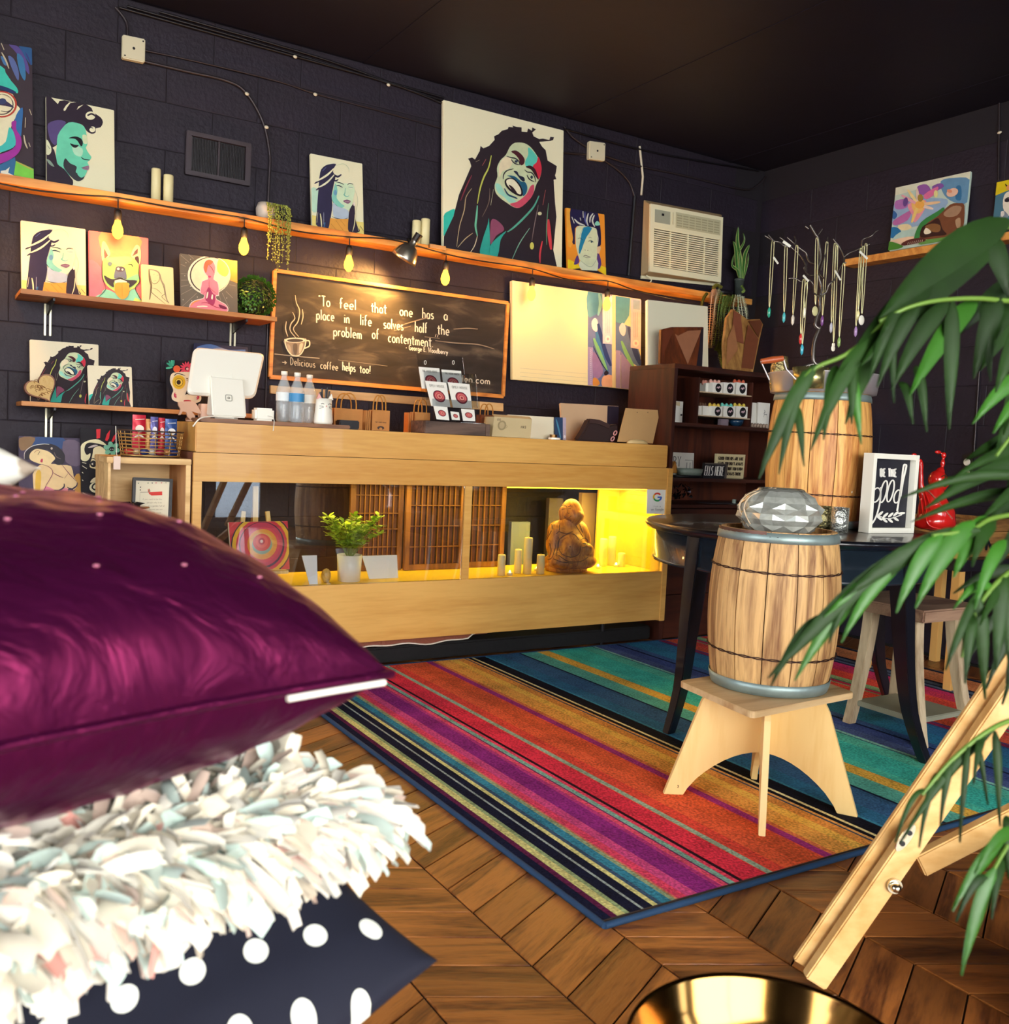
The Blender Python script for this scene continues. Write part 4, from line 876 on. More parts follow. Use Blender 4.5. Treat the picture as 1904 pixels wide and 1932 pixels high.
B().lathe((atY(1205,836,3.80).x,3.81,ZT1),[(0,0),(.07,0),(.062,.012),(.04,.02),(0,.023)],26,sx=1,sy=.35).obj('wooden_foot', mat('pale_birch','e0c890',.5), cb)
# ================================================================ main wall: shelves, pictures, lamps, chalkboard
m_shelf = wood('orange_pine','b8702c','e0a050',0,4,.5,0,bump=.06)
m_shelf2 = wood('orange_pine_deep','a86026','cf8a44',0,4,.5,0,bump=.06)
YS = 4.31
za = atY(820,464,YS).z; xe = atY(1420,565,YS).x
ush = B().box((-.5,YS,za-.034),(xe,YW-.005,za)).obj('wall_shelf', m_shelf, bevel=.002, loc=(2,4.38,za)); tag(ush,'long orange pine shelf running along the black wall above the string lights','shelf')
def lshelf(pbl, ptr, yf, th, label, xr=None):
    L_ = atY(*pbl, YW); z0 = L_.z; xR = atY(*ptr, yf).x
    t = thing('bracket_shelf',label,'shelf',((L_.x+xR)/2,(yf+YW)/2,z0))
    B().box((L_.x,yf,z0),(xR,YW-.005,z0+th)).obj('board', m_shelf2, t, bevel=.0015)
    return t, z0, L_.x, xR
YF = 4.19
msh, zm, mx0, mx1 = lshelf((28,566),(523,603),YF,.019,'pine bracket shelf holding portraits left of the chalkboard')
lsh, zl, lx0_, lx1_ = lshelf((30,766),(512,782),YF,.018,'lower pine bracket shelf behind the till')
ZM, ZL, ZU = zm+.0195, zl+.0185, za+.0005
m_brk = mat('bracket_steel','b8b49c',.35,.6)
for t,z0,pxs in ((msh,zm,(90,440)),(lsh,zl,(92,420))):
    for px in pxs:
        x = atY(px,600 if z0>1.3 else 780,YW-.01).x
        B().box((x-.014,YW-.012,z0-.135),(x-.006,YW-.004,z0-.003)).box((x+.006,YW-.012,z0-.135),(x+.014,YW-.004,z0-.003)).obj('bracket_upright', m_brk, t, bevel=.001)
        B().add([(x-.004,YW-.012,z0-.05),(x+.004,YW-.012,z0-.05),(x+.004,YW-.012,z0-.001),(x-.004,YW-.012,z0-.001),(x-.004,YF+.03,z0-.012),(x+.004,YF+.03,z0-.012),(x+.004,YF+.03,z0-.001),(x-.004,YF+.03,z0-.001)],[(0,1,2,3),(7,6,5,4),(0,4,5,1),(1,5,6,2),(2,6,7,3),(3,7,4,0)]).obj('bracket_arm', m_blk, t)
# ---- chalkboard
def chalkmat():
    m,t,p = newmat('chalkboard_slate'); tc = N(t,'ShaderNodeTexCoord'); n = N(t,'ShaderNodeTexNoise'); n.inputs['Scale'].default_value=7; n.inputs['Detail'].default_value=8; n.inputs['Distortion'].default_value=.7
    mp = N(t,'ShaderNodeMapping'); mp.inputs['Scale'].default_value=(.6,1,1.8); t.links.new(tc.outputs['Object'],mp.inputs[0]); t.links.new(mp.outputs[0],n.inputs['Vector'])
    r = N(t,'ShaderNodeValToRGB'); e=r.color_ramp.elements; e[0].position=.36; e[0].color=lin('1d1713'); e[1].position=.72; e[1].color=lin('5c5244'); k=r.color_ramp.elements.new(.52); k.color=lin('2b2420')
    t.links.new(n.outputs['Fac'],r.inputs[0]); t.links.new(r.outputs[0],p.inputs['Base Color']); p.inputs['Roughness'].default_value=.75; return m
Q = [atY(518,511,4.415),atY(957,572,4.415),atY(948,748,4.405),atY(509,711,4.405)]
cbd = thing('chalkboard','framed chalkboard with a handwritten quote under the long shelf','chalkboard',(Q[2]+Q[3])/2)
B().prism(Q,(0,.008,0)).obj('slate', chalkmat(), cbd)
m_frm = wood('orange_frame','a8642a','e09848',0,5,.5,0)
for a_,b2,ww in ((0,1,.017),(1,2,.017),(2,3,.02),(3,0,.017)):
    B().bar(Q[a_]+V((0,-.004,0)),Q[b2]+V((0,-.004,0)),.020,ww,(0,0,1) if a_ in (0,2) else (1,0,0)).obj('frame_rail', m_frm, cbd, bevel=.001)
A = Art([(131,1211),(1646,1421),(1615,2029),(100,1901)])
CH = 'e8e0c8'; CF = '9a907a'
for tx,x,y,w_ in (('"To',415,1437,80),('feel',550,1452,115),('that',755,1478,105),('one',940,1500,90),('has',1088,1516,80),('a',1228,1530,32),
  ('place',400,1525,120),('in',580,1548,40),('life',683,1560,80),('solves',835,1582,135),('half',1040,1606,85),('the',1188,1622,82),
  ('problem',510,1632,190),('of',760,1650,50),('contentment.',865,1672,300)):
    A.text(CH,tx,x,y,66,w_,.12,7,.02)
A.L(CH,6,[(1178,1622),(1172,1640)],0).L(CH,6,[(1192,1624),(1186,1642)],0)
A.text(CH,'- George E. Woodberry',980,1722,32,278,.12,5,.02)
A.L(CF,6,[(130,1752),(300,1770),(420,1780)],0,False); A.L(CF,5,[(540,1790),(860,1830)],0)
A.text('b8ae98','>',180,1818,40,40,.12,6); A.text('a89e88','Delicious',232,1822,48,165,.12,6,.02); A.text('c8bea6','coffee',425,1846,48,118,.12,6,.02); A.text(CH,'helps',568,1858,56,88,.12,7,.02); A.text(CH,'too!',680,1872,52,74,.12,7,.02)
A.text('d8d0b8','den.com',1330,1930,44,210,.1,6)
A.P('8a7a64',[(195,1655),(330,1650),(325,1700),(300,1750),(270,1765),(235,1755),(205,1710)]); A.E('d8cdb0',262,1662,68,17); A.E('3a3028',262,1664,52,11)
A.P('a89880',[(210,1690),(230,1700),(238,1750),(222,1735)]).P('5a4c3c',[(250,1690),(275,1690),(272,1750),(255,1750)]).P('c0b094',[(290,1690),(312,1685),(300,1735),(285,1748)])
A.L('d8cdb0',7,[(195,1655),(205,1710),(235,1755),(270,1765),(300,1750),(325,1700),(330,1655)],4,False); A.L('d8cdb0',8,[(328,1665),(352,1668),(352,1700),(322,1715)],4,False)
for st in ([(215,1640),(200,1590),(205,1540)],[(265,1645),(230,1600),(235,1555),(260,1520),(245,1480)],[(285,1640),(250,1590),(280,1540),(290,1470),(270,1420),(262,1370)],[(300,1560),(312,1510),(308,1460)]): A.L('c0b49a',7,st)
for st in ([(960,1560),(1080,1525),(1130,1515)],[(1290,1590),(1380,1585),(1450,1590)],[(1170,1665),(1300,1680),(1450,1690),(1560,1720)],[(900,1600),(1010,1570)],[(1100,1640),(1200,1650)]): A.L('8a7c68',8,st)
lay_art(A,[Q[0],Q[1],Q[2],Q[3]],'chalk_writing',cbd)
R0 = [atY(511,727,4.42),atY(950,761,4.42),atY(950,776,4.42),atY(511,742,4.42)]
o = B().prism(R0,(0,.022,0)).obj('wall_rail', wood('pale_rail','b88a54','dcb880',0,5,.55,0), bevel=.001); tag(o,'pale wood batten fixed to the wall below the chalkboard','rail')
# ---- portraits
mar = Art([(97,50),(1388,375),(1365,1845),(90,1625)])
K='2a1f28'
mar.P('2fc3b0',[(95,1290),(150,1235),(215,1215),(195,1300),(150,1400),(95,1495)])
mar.P(K,[(355,680),(400,668),(430,690),(480,600),(490,545),(520,570),(580,545),(640,480),(635,440),(680,420),(720,380),(780,365),(790,340),(840,345),(830,325),(880,340),(930,345),(930,390),(990,395),(1000,355),(1040,380),(1045,345),(1085,365),(1045,400),(1060,440),(1120,470),(1160,465),(1230,480),(1240,445),(1280,450),(1270,480),(1240,490),(1120,500),(1150,550),(1190,590),(1210,700),(1260,730),(1310,760),(1300,830),(1290,860),(1305,900),(1275,905),(1280,1000),(1290,1150),(1305,1300),(1290,1450),(1270,1650),(1312,1840),(95,1625),(100,1500),(200,1290),(260,1060),(330,900),(390,760),(375,710)],0)
mar.P('d2deb4',[(880,508),(960,515),(1030,560),(1090,640),(1130,720),(1145,800),(1125,890),(1090,950),(1060,1040),(1020,1110),(950,1170),(900,1205),(840,1195),(770,1150),(700,1100),(650,1040),(640,960),(670,870),(665,780),(700,700),(760,640),(800,560),(840,520)])
mar.P('5fd2c0',[(1000,560),(1060,610),(1100,680),(1070,760),(990,780),(965,720),(1000,640)]).P('d83048',[(1110,660),(1143,760),(1138,840),(1112,900),(1080,830),(1050,760),(1090,720)]).P('d0506a',[(1060,960),(1058,1040),(1010,1120),(900,1206),(800,1165),(880,1140),(980,1060),(1020,980)])
mar.P('9fe0cc',[(645,950),(672,1040),(740,1090),(800,1150),(870,1130),(760,1060),(700,960)]).P('f0e4c0',[(690,740),(760,660),(830,700),(800,780),(720,820),(690,880)])
mar.P('4a1a26',[(815,605),(870,595),(930,640),(960,690),(950,740),(915,750),(900,690),(860,640)]).P('3a1622',[(970,770),(1020,755),(1070,790),(1095,850),(1110,910),(1070,860),(1030,800)])
for st in ([(765,655),(810,670),(860,680),(900,715),(905,750)],[(815,690),(850,730),(900,748)],[(960,800),(990,825),(1030,830),(1065,870),(1080,935)],[(985,855),(1010,900),(1065,930)],[(840,790),(770,810),(735,850),(728,900)]): mar.L('1a1a30',13,st)
mar.E('2a3a50',868,712,18,14).E('2a3a50',1035,880,14,18)
mar.P('1d2440',[(840,815),(880,820),(900,860),(950,880),(960,920),(930,920),(880,860)]).P('1e5f80',[(770,862),(850,870),(920,925),(965,935),(988,990),(975,1050),(940,1080),(932,1000),(880,925),(820,885)])
mar.P('1a1020',[(750,905),(820,885),(880,925),(930,1000),(935,1075),(880,1075),(800,1025),(752,965)]).P('f2eed0',[(765,912),(820,898),(870,935),(912,1000),(918,1060),(880,1052),(810,1005),(768,955)]).P('2a1420',[(785,960),(830,985),(872,1040),(868,1052),(820,1015)])
mar.L('1e4a68',18,[(740,1000),(780,1065),(850,1095),(880,1110)])
mar.P('2fa898',[(560,1380),(575,1330),(580,1705),(480,1690),(500,1560)]).P('2fa898',[(760,1450),(700,1540),(665,1715),(580,1705),(585,1610),(650,1530)]).P('8c4a68',[(590,1380),(620,1320),(700,1370),(735,1440),(650,1500),(590,1590)])
for c,w_,st in (('c9b48a',9,[(390,1000),(330,1090),(310,1230),(260,1400),(230,1610)]),('c9b48a',9,[(400,1470),(320,1530),(240,1620)]),('c8d060',17,[(600,650),(570,780),(520,880),(480,1000),(450,1160)]),('6cc0a0',22,[(450,1180),(440,1300),(430,1400),(450,1500)]),('e8d8b0',9,[(450,1500),(420,1600),(370,1680)]),
  ('58b098',22,[(1110,1080),(1050,1200),(930,1330),(830,1420),(770,1460)]),('7fb8a0',10,[(1010,1420),(900,1580),(820,1750)]),('d0404c',40,[(1210,1330),(1220,1480),(1240,1650)]),('d0404c',20,[(1145,1560),(1120,1690),(1120,1790)]),('c06868',10,[(1180,1020),(1150,1180)]),('8a3848',14,[(390,860),(330,980),(270,1130)]),
  ('7a6a60',9,[(580,1000),(570,1150),(500,1300)]),('c8c8a8',8,[(620,1010),(590,1180)]),('8a7a7a',8,[(1100,1180),(1060,1380),(1030,1560)]),('c06868',12,[(540,690),(500,760)]),('6a9a80',10,[(1210,1160),(1190,1400),(1190,1600)]),('c0b090',7,[(430,720),(470,700)])): mar.L(c,w_,st)
mar.E('d8d8b0',1115,1270,22,18).E('c8c860',1030,1610,22,38)
canvas('large_portrait','large canvas of a laughing man with long dreadlocks, standing on the long shelf',[(837,188),(1064,246),(1060.5,505),(836,466)],YS+.03,YS+.10,mar,'f4efcc',.024,zb=ZU)
canvas('medium_portrait','grey-toned laughing dreadlocked man canvas behind the heart box on the lower shelf',[(56,640),(186,650),(186,769),(57,765)],YF+.10,YF+.19,mar,'efe6c8',.016,zb=ZL)
canvas('small_portrait','small laughing dreadlocked man canvas overlapping the medium one on the lower shelf',[(165,688.6),(248.6,692),(251,770.5),(168,767.5)],YF+.05,YF+.09,mar,'efe6c8',.016,zb=ZL)
pr = Art([(555,712),(1388,885),(1398,1868),(565,1722)]); K='2b1f30'
pr.P(K,[(556,720),(620,728),(700,745),(780,765),(840,780),(920,785),(1010,800),(1110,860),(1130,910),(1220,970),(1250,1030),(1220,1090),(1165,1100),(1160,1150),(1110,1165),(1050,1130),(1000,1060),(920,1035),(830,1030),(760,1090),(700,1180),(690,1290),(640,1320),(620,1380),(560,1380)],2)
pr.P('f0ecc8',[(620,732),(780,765),(720,775),(700,810)],0).P('f0ecc8',[(840,790),(930,792),(850,800),(790,890),(770,870)],2).P('f0ecc8',[(1010,820),(950,840),(930,880)],0)
pr.E('f0ecc8',1098,950,62,50).E('f0ecc8',1122,1112,38,34).L(K,20,[(1060,950),(1110,930),(1160,960),(1165,1000)],4,False).L(K,12,[(1080,1110),(1100,1090),(1130,1100)],4)
pr.P('5a4a80',[(585,1040),(700,1000),(800,1030),(720,1150),(680,1290),(620,1250),(585,1140)])
pr.P('6fd8b4',[(830,1030),(930,1035),(1020,1080),(1050,1180),(1060,1290),(1040,1330),(1080,1400),(1110,1440),(1090,1475),(1060,1500),(1080,1540),(1060,1590),(1040,1640),(1000,1690),(920,1690),(840,1650),(760,1560),(700,1520),(680,1420),(690,1290),(700,1180),(760,1090)],2)
pr.P('b8e8c8',[(880,1300),(1000,1340),(985,1430),(900,1400)]).P('e0ecc0',[(1000,1180),(1050,1190),(1055,1280),(1010,1270)])
pr.P('14101e',[(830,1215),(910,1195),(980,1220),(1005,1270),(985,1315),(940,1250),(900,1222)]).P('14101e',[(848,1275),(900,1292),(955,1300),(920,1328),(880,1318)]).L('14101e',12,[(985,1440),(1020,1465),(1090,1475)])
pr.P('34363e',[(790,1450),(850,1510),(930,1550),(920,1620),(1020,1640),(1015,1690),(960,1720),(900,1700),(820,1620),(770,1540)]).P('6fd8b4',[(940,1570),(1010,1590),(1040,1640),(990,1680),(940,1640)]).P('9a7a90',[(1000,1560),(1075,1540),(1070,1592),(1010,1582)]).L('2b1f30',7,[(985,1562),(1060,1572)])
pr.P(K,[(560,1410),(640,1330),(680,1440),(700,1520),(780,1580),(860,1680),(885,1720),(850,1775),(560,1725)]).P('e0e4c0',[(565,1230),(620,1320),(615,1390),(565,1400)]).L(K,10,[(575,1300),(605,1340)]).P('8aa090',[(565,1460),(610,1480),(660,1550),(600,1520)])
canvas('profile_portrait','canvas of a mint-green face in profile with curled dark hair on the long shelf',[(86.5,181),(215.5,207.5),(217,361.5),(87.5,340)],YS+.03,YS+.10,pr,'f2edc8',.02,zb=ZU)
gm = Art([(-560,-10),(390,128),(412,1702),(-560,1560)])
gm.P('3fc8b4',[(-400,250),(0,340),(60,420),(130,520),(200,600),(210,665),(100,640),(0,580),(-400,500)],2).P('1a3060',[(-100,560),(60,590),(190,650),(140,665),(20,625),(-100,610)])
gm.P('efe6c0',[(-400,600),(0,640),(150,680),(190,800),(240,850),(180,960),(130,1060),(100,1250),(0,1380),(-400,1400)],2)
gm.P('2f6a98',[(-300,1540),(0,1520),(175,1430),(175,1600),(160,1650),(0,1640),(-300,1620)],2).P('e8e4d0',[(0,1600),(60,1590),(110,1550),(90,1620),(165,1655),(0,1640)],0)
for c,pts in (('2a5a90',[(225,110),(385,140),(388,330),(330,280)]),('5a4a90',[(100,90),(220,120),(330,300),(355,440),(300,380),(200,200)]),('3a78a8',[(200,200),(280,260),(310,450),(290,515),(230,400)]),('5a6aa0',[(90,230),(160,260),(220,400),(215,520),(140,380)]),('4a7ab0',[(0,230),(60,260),(90,330),(40,330)]),('3a3a80',[(300,180),(370,330),(350,250)])): gm.P(c,pts)
gm.E('b83828',10,800,190,158,28).E('f0e8c0',8,800,168,142,28).E('4a3a40',8,802,150,125,28).E('efe6c0',6,800,138,115,28).P('3a3050',[(-60,800),(0,740),(80,770),(165,840),(60,820)]).E('34406a',20,765,48,36).L('34283a',10,[(0,880),(80,890),(150,850)]).L('c8b890',8,[(0,680),(90,710),(150,760)])
gm.P('2f6aa8',[(270,840),(262,1050),(240,1200),(160,1100),(190,930)]).P('a02a9a',[(130,1020),(190,1000),(190,1100),(250,1200),(250,1320),(180,1420),(0,1515),(-300,1570),(-300,1440),(0,1400),(180,1300),(150,1130)]).P('3fc0b8',[(100,1080),(160,1140),(180,1290),(60,1360),(-60,1390),(-60,1340),(60,1250)])
gm.P('7cd048',[(185,1480),(280,1520),(410,1575),(412,1702),(160,1652)],0).L('c8a050',14,[(190,1490),(300,1540),(400,1590)])
for st in ([(5,80),(40,160)],[(10,190),(60,280),(100,380)],[(355,860),(380,930)],[(305,960),(300,1080)],[(285,1170),(300,1260),(330,1330)],[(345,1260),(365,1310)]): gm.L('c8bca0',20,st)
canvas('glasses_portrait','large dark canvas of a face with round glasses, cut off by the left photo edge',[(-87,68.5),(60.5,90),(64,334.5),(-87,312.5)],YS+.03,YS+.10,gm,'3a2e38',.02,zb=ZU)
wo = Art([(65,100),(1180,325),(1215,1830),(100,1640)])
wo.P('f4e080',[(90,1400),(500,1480),(1210,1560),(1215,1830),(95,1640)],0).P('bfe4cc',[(75,850),(240,900),(220,1300),(90,1300)])
wo.P('2e2a4a',[(262,570),(290,450),(380,365),(490,333),(612,330),(570,410),(545,500),(600,590),(575,700),(545,850),(515,1000),(530,1200),(500,1440),(440,1700),(300,1670),(180,1600),(200,1350),(218,1050),(236,860),(245,700)],2).L('2e2a4a',40,[(340,600),(250,680),(150,742)]).L('2e2a4a',36,[(350,760),(260,830),(182,882)]).L('2e2a4a',44,[(540,540),(640,600),(725,555)]).L('2e2a4a',34,[(540,640),(600,690),(660,655)])
wo.L('f0ecc8',42,[(570,420),(450,540),(330,620),(190,695)]).L('e8e8c8',40,[(570,560),(450,690),(340,770),(240,820)]).L('6a7ab0',20,[(320,480),(400,400)]).L('f0e8b0',26,[(270,1370),(290,1500),(300,1660)]).L('b8b8c8',16,[(345,1350),(345,1600)]).L('e8e0c0',16,[(220,1350),(200,1560)]).L('3a6a98',60,[(370,1560),(350,1660)])
wo.P('d4ecc8',[(600,700),(760,740),(860,750),(960,760),(1010,900),(980,1050),(950,1200),(900,1290),(820,1310),(700,1270),(600,1200),(520,1090),(530,950),(570,800)])
wo.P('86d0c0',[(600,750),(640,900),(620,1050),(720,1170),(790,1220),(700,1265),(600,1200),(522,1090),(532,950),(572,800)]).E('6a9ec0',592,940,34,60).L('14182c',9,[(515,1080),(560,1160),(640,1225)])
wo.P('b8c8d8',[(540,1150),(640,1230),(860,1310),(870,1470),(760,1500),(600,1470),(540,1380)]).L('2a2438',14,[(520,1440),(620,1480),(760,1500),(860,1470)])
wo.P('f0a848',[(480,1470),(620,1492),(870,1492),(880,1775),(450,1705)],0).L('8a4a18',8,[(500,1600),(600,1710)],0).L('8a4a18',8,[(600,1520),(760,1740)],0).L('8a4a18',8,[(700,1520),(800,1640)],0)
wo.P('2e2438',[(990,1180),(1010,1350),(1020,1500),(1060,1640),(1110,1760),(880,1775),(870,1490),(900,1290)]).L('f0e8b0',18,[(1010,1400),(1000,1600),(960,1760)]).L('f0e8b0',16,[(1060,1600),(1090,1750)]).L('2e2438',16,[(1120,1640),(1190,1740)])
for st in ([(600,720),(700,740),(768,775)],[(845,785),(890,752),(968,768)]): wo.L('2a3040',16,st)
wo.L('1a3a50',22,[(610,800),(660,795),(745,835)]).L('f8f4e0',14,[(670,820),(720,840)]).L('5a8a98',18,[(868,828),(960,842)]).L('f8f4e0',12,[(880,850),(950,860)]).L('68bcb0',18,[(800,850),(790,960),(770,990),(830,1030),(880,1010)])
wo.P('86607a',[(755,1120),(800,1098),(850,1093),(915,1130),(860,1178),(790,1155)]).L('e8d8d0',10,[(790,1138),(890,1138)]).L('a8b898',7,[(1010,900),(1060,1050),(1060,1200),(1020,1350)]).L('a8c8a8',7,[(600,380),(750,340),(860,420),(880,520)]).E('f8e8e0',985,1190,16,40)
canvas('woman_portrait','canvas of a blue-faced long-haired woman standing alone on the long shelf',[(585.7,289),(684,308.6),(687,441),(589,424.5)],YS+.03,YS+.09,wo,'f0ecc8',.018,zb=ZU)
canvas('woman_portrait','blue-faced woman portrait at the far left of the bracket shelf',[(39,415),(161.5,432),(163,559.5),(41,546.5)],YF+.10,YF+.19,wo,'f2e8c8',.018,zb=ZM)
dg = Art([(1003,175),(1833,285),(1835,1190),(1015,1105)])
dg.P('f4a070',[(1180,200),(1700,270),(1680,480),(1440,560),(1200,480)]).P('f08090',[(1003,600),(1180,700),(1200,1000),(1015,1100)])
dg.P('8ee0c0',[(1230,980),(1370,1030),(1460,1120),(1560,1020),(1650,980),(1740,1150),(1745,1185),(1110,1115),(1180,1040)],2).P('c8e878',[(1650,1090),(1745,1140),(1745,1185),(1600,1165)],0)
dg.P('f0e0a0',[(1195,610),(1180,480),(1190,350),(1230,340),(1290,450),(1300,520),(1230,590)]).P('6a4a50',[(1220,430),(1272,530),(1225,575),(1215,500)],0).P('f0e0a0',[(1590,530),(1620,440),(1670,380),(1720,440),(1722,600),(1690,650),(1630,600)]).P('6a4a50',[(1685,430),(1680,500),(1605,540),(1640,470)],0).P('4a3440',[(1640,560),(1690,540),(1700,630),(1670,640)])
dg.P('b4e078',[(1195,605),(1250,560),(1400,540),(1560,535),(1650,590),(1700,680),(1700,780),(1700,900),(1650,960),(1560,1010),(1460,1120),(1370,1020),(1260,940),(1200,830),(1190,700)]).P('e8e88a',[(1250,570),(1400,550),(1560,548),(1600,600),(1440,680),(1280,600)]).P('8ad8a0',[(1530,850),(1680,780),(1690,860),(1560,870)])
dg.L('2a2430',11,[(1240,960),(1195,830),(1190,700),(1195,605)]).L('2a2430',11,[(1700,660),(1695,780),(1708,880),(1650,965),(1680,1050),(1740,1140)]).L('2a2430',9,[(1240,960),(1230,1000),(1120,1110)])
dg.P('62708a',[(1380,690),(1440,680),(1505,710),(1525,850),(1440,820),(1355,840)]).E('4a4458',1440,715,66,36).E('c8c8d0',1412,712,20,18).E('c8c8d0',1470,722,14,14)
dg.P('353442',[(1215,800),(1290,840),(1360,850),(1440,825),(1520,860),(1670,870),(1620,930),(1550,965),(1560,900),(1360,880),(1350,960),(1260,900)]).P('f4f0d8',[(1360,870),(1440,850),(1530,880),(1530,910),(1370,905)],0)
dg.P('f2a848',[(1370,912),(1460,895),(1550,910),(1560,1040),(1500,1110),(1440,1105),(1370,1030)]).L('a86a20',8,[(1462,920),(1468,1080)]).E('54748a',1295,645,30,28).L('353442',12,[(1545,660),(1590,652),(1612,688)])
canvas('dog_painting','coral canvas of a grinning green dog with its tongue out','xx' and [(167,434),(280.3,449),(280.5,572.5),(168.5,561)],YF+.10,YF+.18,dg,'f27c80',.018,zb=ZM)
sk = Art([(65,265),(640,330),(660,1020),(80,960)])
for c,w_,st in (('8a7a58',34,[(200,360),(205,450),(215,560),(240,650),(225,800),(210,900)]),('a8987a',26,[(200,365),(300,380),(380,430),(420,560),(470,650),(490,780),(520,900),(560,960)]),('5a4a3a',8,[(230,660),(240,760),(350,860),(500,980)]),('5a4a3a',8,[(430,600),(490,780),(430,850),(560,960)]),('5a4a3a',7,[(215,450),(250,590),(310,620),(380,560),(400,450)]),('8a7a58',6,[(270,460),(300,450)]),('8a7a58',6,[(340,470),(370,465)]),('8a7a58',6,[(280,570),(330,565)]),('5a4a3a',6,[(240,690),(340,720),(430,800)])): sk.L(c,w_,st)
canvas('sketch_canvas','small cream canvas with a charcoal sketch of a figure, right of the dog',[(266.8,497.8),(327.2,504.7),(329.3,578.6),(268.4,570.5)],YF+.05,YF+.10,sk,'f2e4a8',.016,zb=ZM)
yo = Art([(755,72),(1788,210),(1800,1165),(775,1022)])
yo.P('c8983c',[(1430,150),(1790,205),(1800,620),(1640,560)],0).P('e8c048',[(1450,170),(1640,190),(1700,330),(1600,400)])  # yellow glow in this corner is painted into the canvas colours
for st in ([(770,110),(920,240)],[(900,90),(1000,180)],[(770,270),(860,310)],[(770,435),(880,440)],[(775,550),(900,550)],[(775,660),(920,630)],[(775,800),(990,690)],[(790,1010),(1050,780)],[(1640,560),(1790,565)],[(1640,640),(1760,670)],[(1510,790),(1640,1060)],[(1450,800),(1480,920)],[(1580,760),(1700,880)]): yo.L('b8ac98',9,st)
yo.E('f4ecd0',1275,465,385,345,32).E('3a2c2c',1290,465,362,322,32).E('f2e8c0',1300,465,350,310,32).P('f6d860',[(1440,190),(1560,260),(1630,400),(1560,500),(1420,400)])
for p_ in ((940,185),(860,245),(840,475),(940,660),(1060,850),(810,890),(960,910),(1590,880)): yo.E('d8d0c0',p_[0],p_[1],8,8,8)
yo.P('f4e4d8',[(915,1015),(955,935),(1060,893),(1160,873),(1178,815),(1105,780),(1125,640),(1145,565),(1240,535),(1240,490),(1185,430),(1160,330),(1195,215),(1270,183),(1345,215),(1392,330),(1375,450),(1355,540),(1425,585),(1450,700),(1445,838),(1405,838),(1405,895),(1565,985),(1620,1070),(1590,1127),(1440,1115),(1250,1082),(1100,1076),(935,1066)],2)
yo.P('e28a9c',[(925,1010),(965,943),(1060,903),(1165,883),(1186,820),(1116,778),(1135,645),(1155,575),(1245,545),(1248,485),(1195,425),(1170,330),(1203,225),(1270,193),(1338,223),(1382,330),(1367,450),(1347,545),(1415,593),(1440,705),(1435,825),(1398,825),(1398,902),(1558,993),(1608,1070),(1585,1117),(1440,1105),(1250,1072),(1100,1066),(945,1056)],2)
yo.P('ea6e50',[(1200,230),(1270,193),(1342,228),(1300,280),(1250,300),(1215,430),(1172,340)]).L('7a2030',10,[(1260,285),(1320,350),(1360,430)]).P('a83868',[(1235,720),(1270,690),(1340,800),(1380,830),(1370,960),(1320,1010),(1240,940),(1200,880)]).P('f8ecd8',[(1230,780),(1255,770),(1240,860),(1215,880)]).P('f8ecd8',[(1320,810),(1340,830),(1330,900),(1305,880)])
yo.P('c04070',[(1255,480),(1300,490),(1300,510),(1260,515)]).L('f8ecd8',26,[(1050,1020),(1160,1015),(1240,1025)]).L('b03050',14,[(1130,960),(1240,960),(1400,1040),(1560,1070)]).L('f0a050',22,[(940,1010),(1000,940),(1100,910)]).P('702048',[(1440,990),(1570,1040),(1580,1080),(1480,1060)]).L('c04868',10,[(1270,560),(1275,690),(1400,800)]).L('c04868',10,[(1160,800),(1270,690)])
canvas('meditation_painting','grey canvas of a pink seated meditating figure before a pale moon','x' and [(339.3,477.6),(447.8,492),(449,592.5),(341.4,577.5)],YF+.06,YF+.12,yo,'6a655a',.014,zb=ZM)
bw_ = Art([(100,150),(1045,315),(1080,1790),(150,1655)])
bw_.P('fcd820',[(150,1420),(330,1500),(440,1600),(430,1640),(150,1660)]).P('fcd820',[(880,1650),(930,1540),(1075,1600),(1078,1790)],0).P('f8b040',[(110,160),(200,170),(220,600),(270,1000),(150,1100)],2)
bw_.P('221c48',[(215,150),(380,180),(540,230),(800,270),(880,300),(920,540),(945,700),(950,1050),(860,1100),(850,800),(780,640),(600,620),(450,600),(320,660),(320,1050),(250,1000),(275,900),(230,650),(200,450)],2).P('5a3a80',[(370,1310),(410,1400),(410,1500),(290,1540)],2).P('5a3a80',[(850,1280),(910,1290),(960,1520),(880,1640)],2)
for st in ([(240,380),(300,540)],[(440,400),(460,470)],[(510,240),(520,400)],[(640,290),(600,480),(640,600)],[(760,290),(690,400),(680,520)],[(790,330),(740,480),(800,620)],[(300,430),(400,530),(560,590)]): bw_.L('d8dcd0',40,st)
bw_.L('5a60a8',30,[(560,260),(560,450),(620,600)]).P('8fd8c0',[(800,540),(850,480),(910,520),(920,580),(820,590)])
bw_.P('e6ebca',[(440,1450),(840,1380),(865,1650),(800,1755),(600,1740),(440,1620)],2).P('241a2c',[(200,1660),(430,1625),(500,1700),(800,1760),(870,1680),(1078,1795),(150,1665)],0)
bw_.P('dde6be',[(335,680),(400,610),(480,600),(760,640),(850,720),(860,1050),(840,1400),(720,1580),(600,1560),(450,1450),(400,1340),(335,1050)])
bw_.P('1f86b0',[(520,640),(730,655),(600,860),(520,1050),(430,1290),(405,1180),(440,980)],2).L('68c8c8',18,[(500,650),(420,870)])
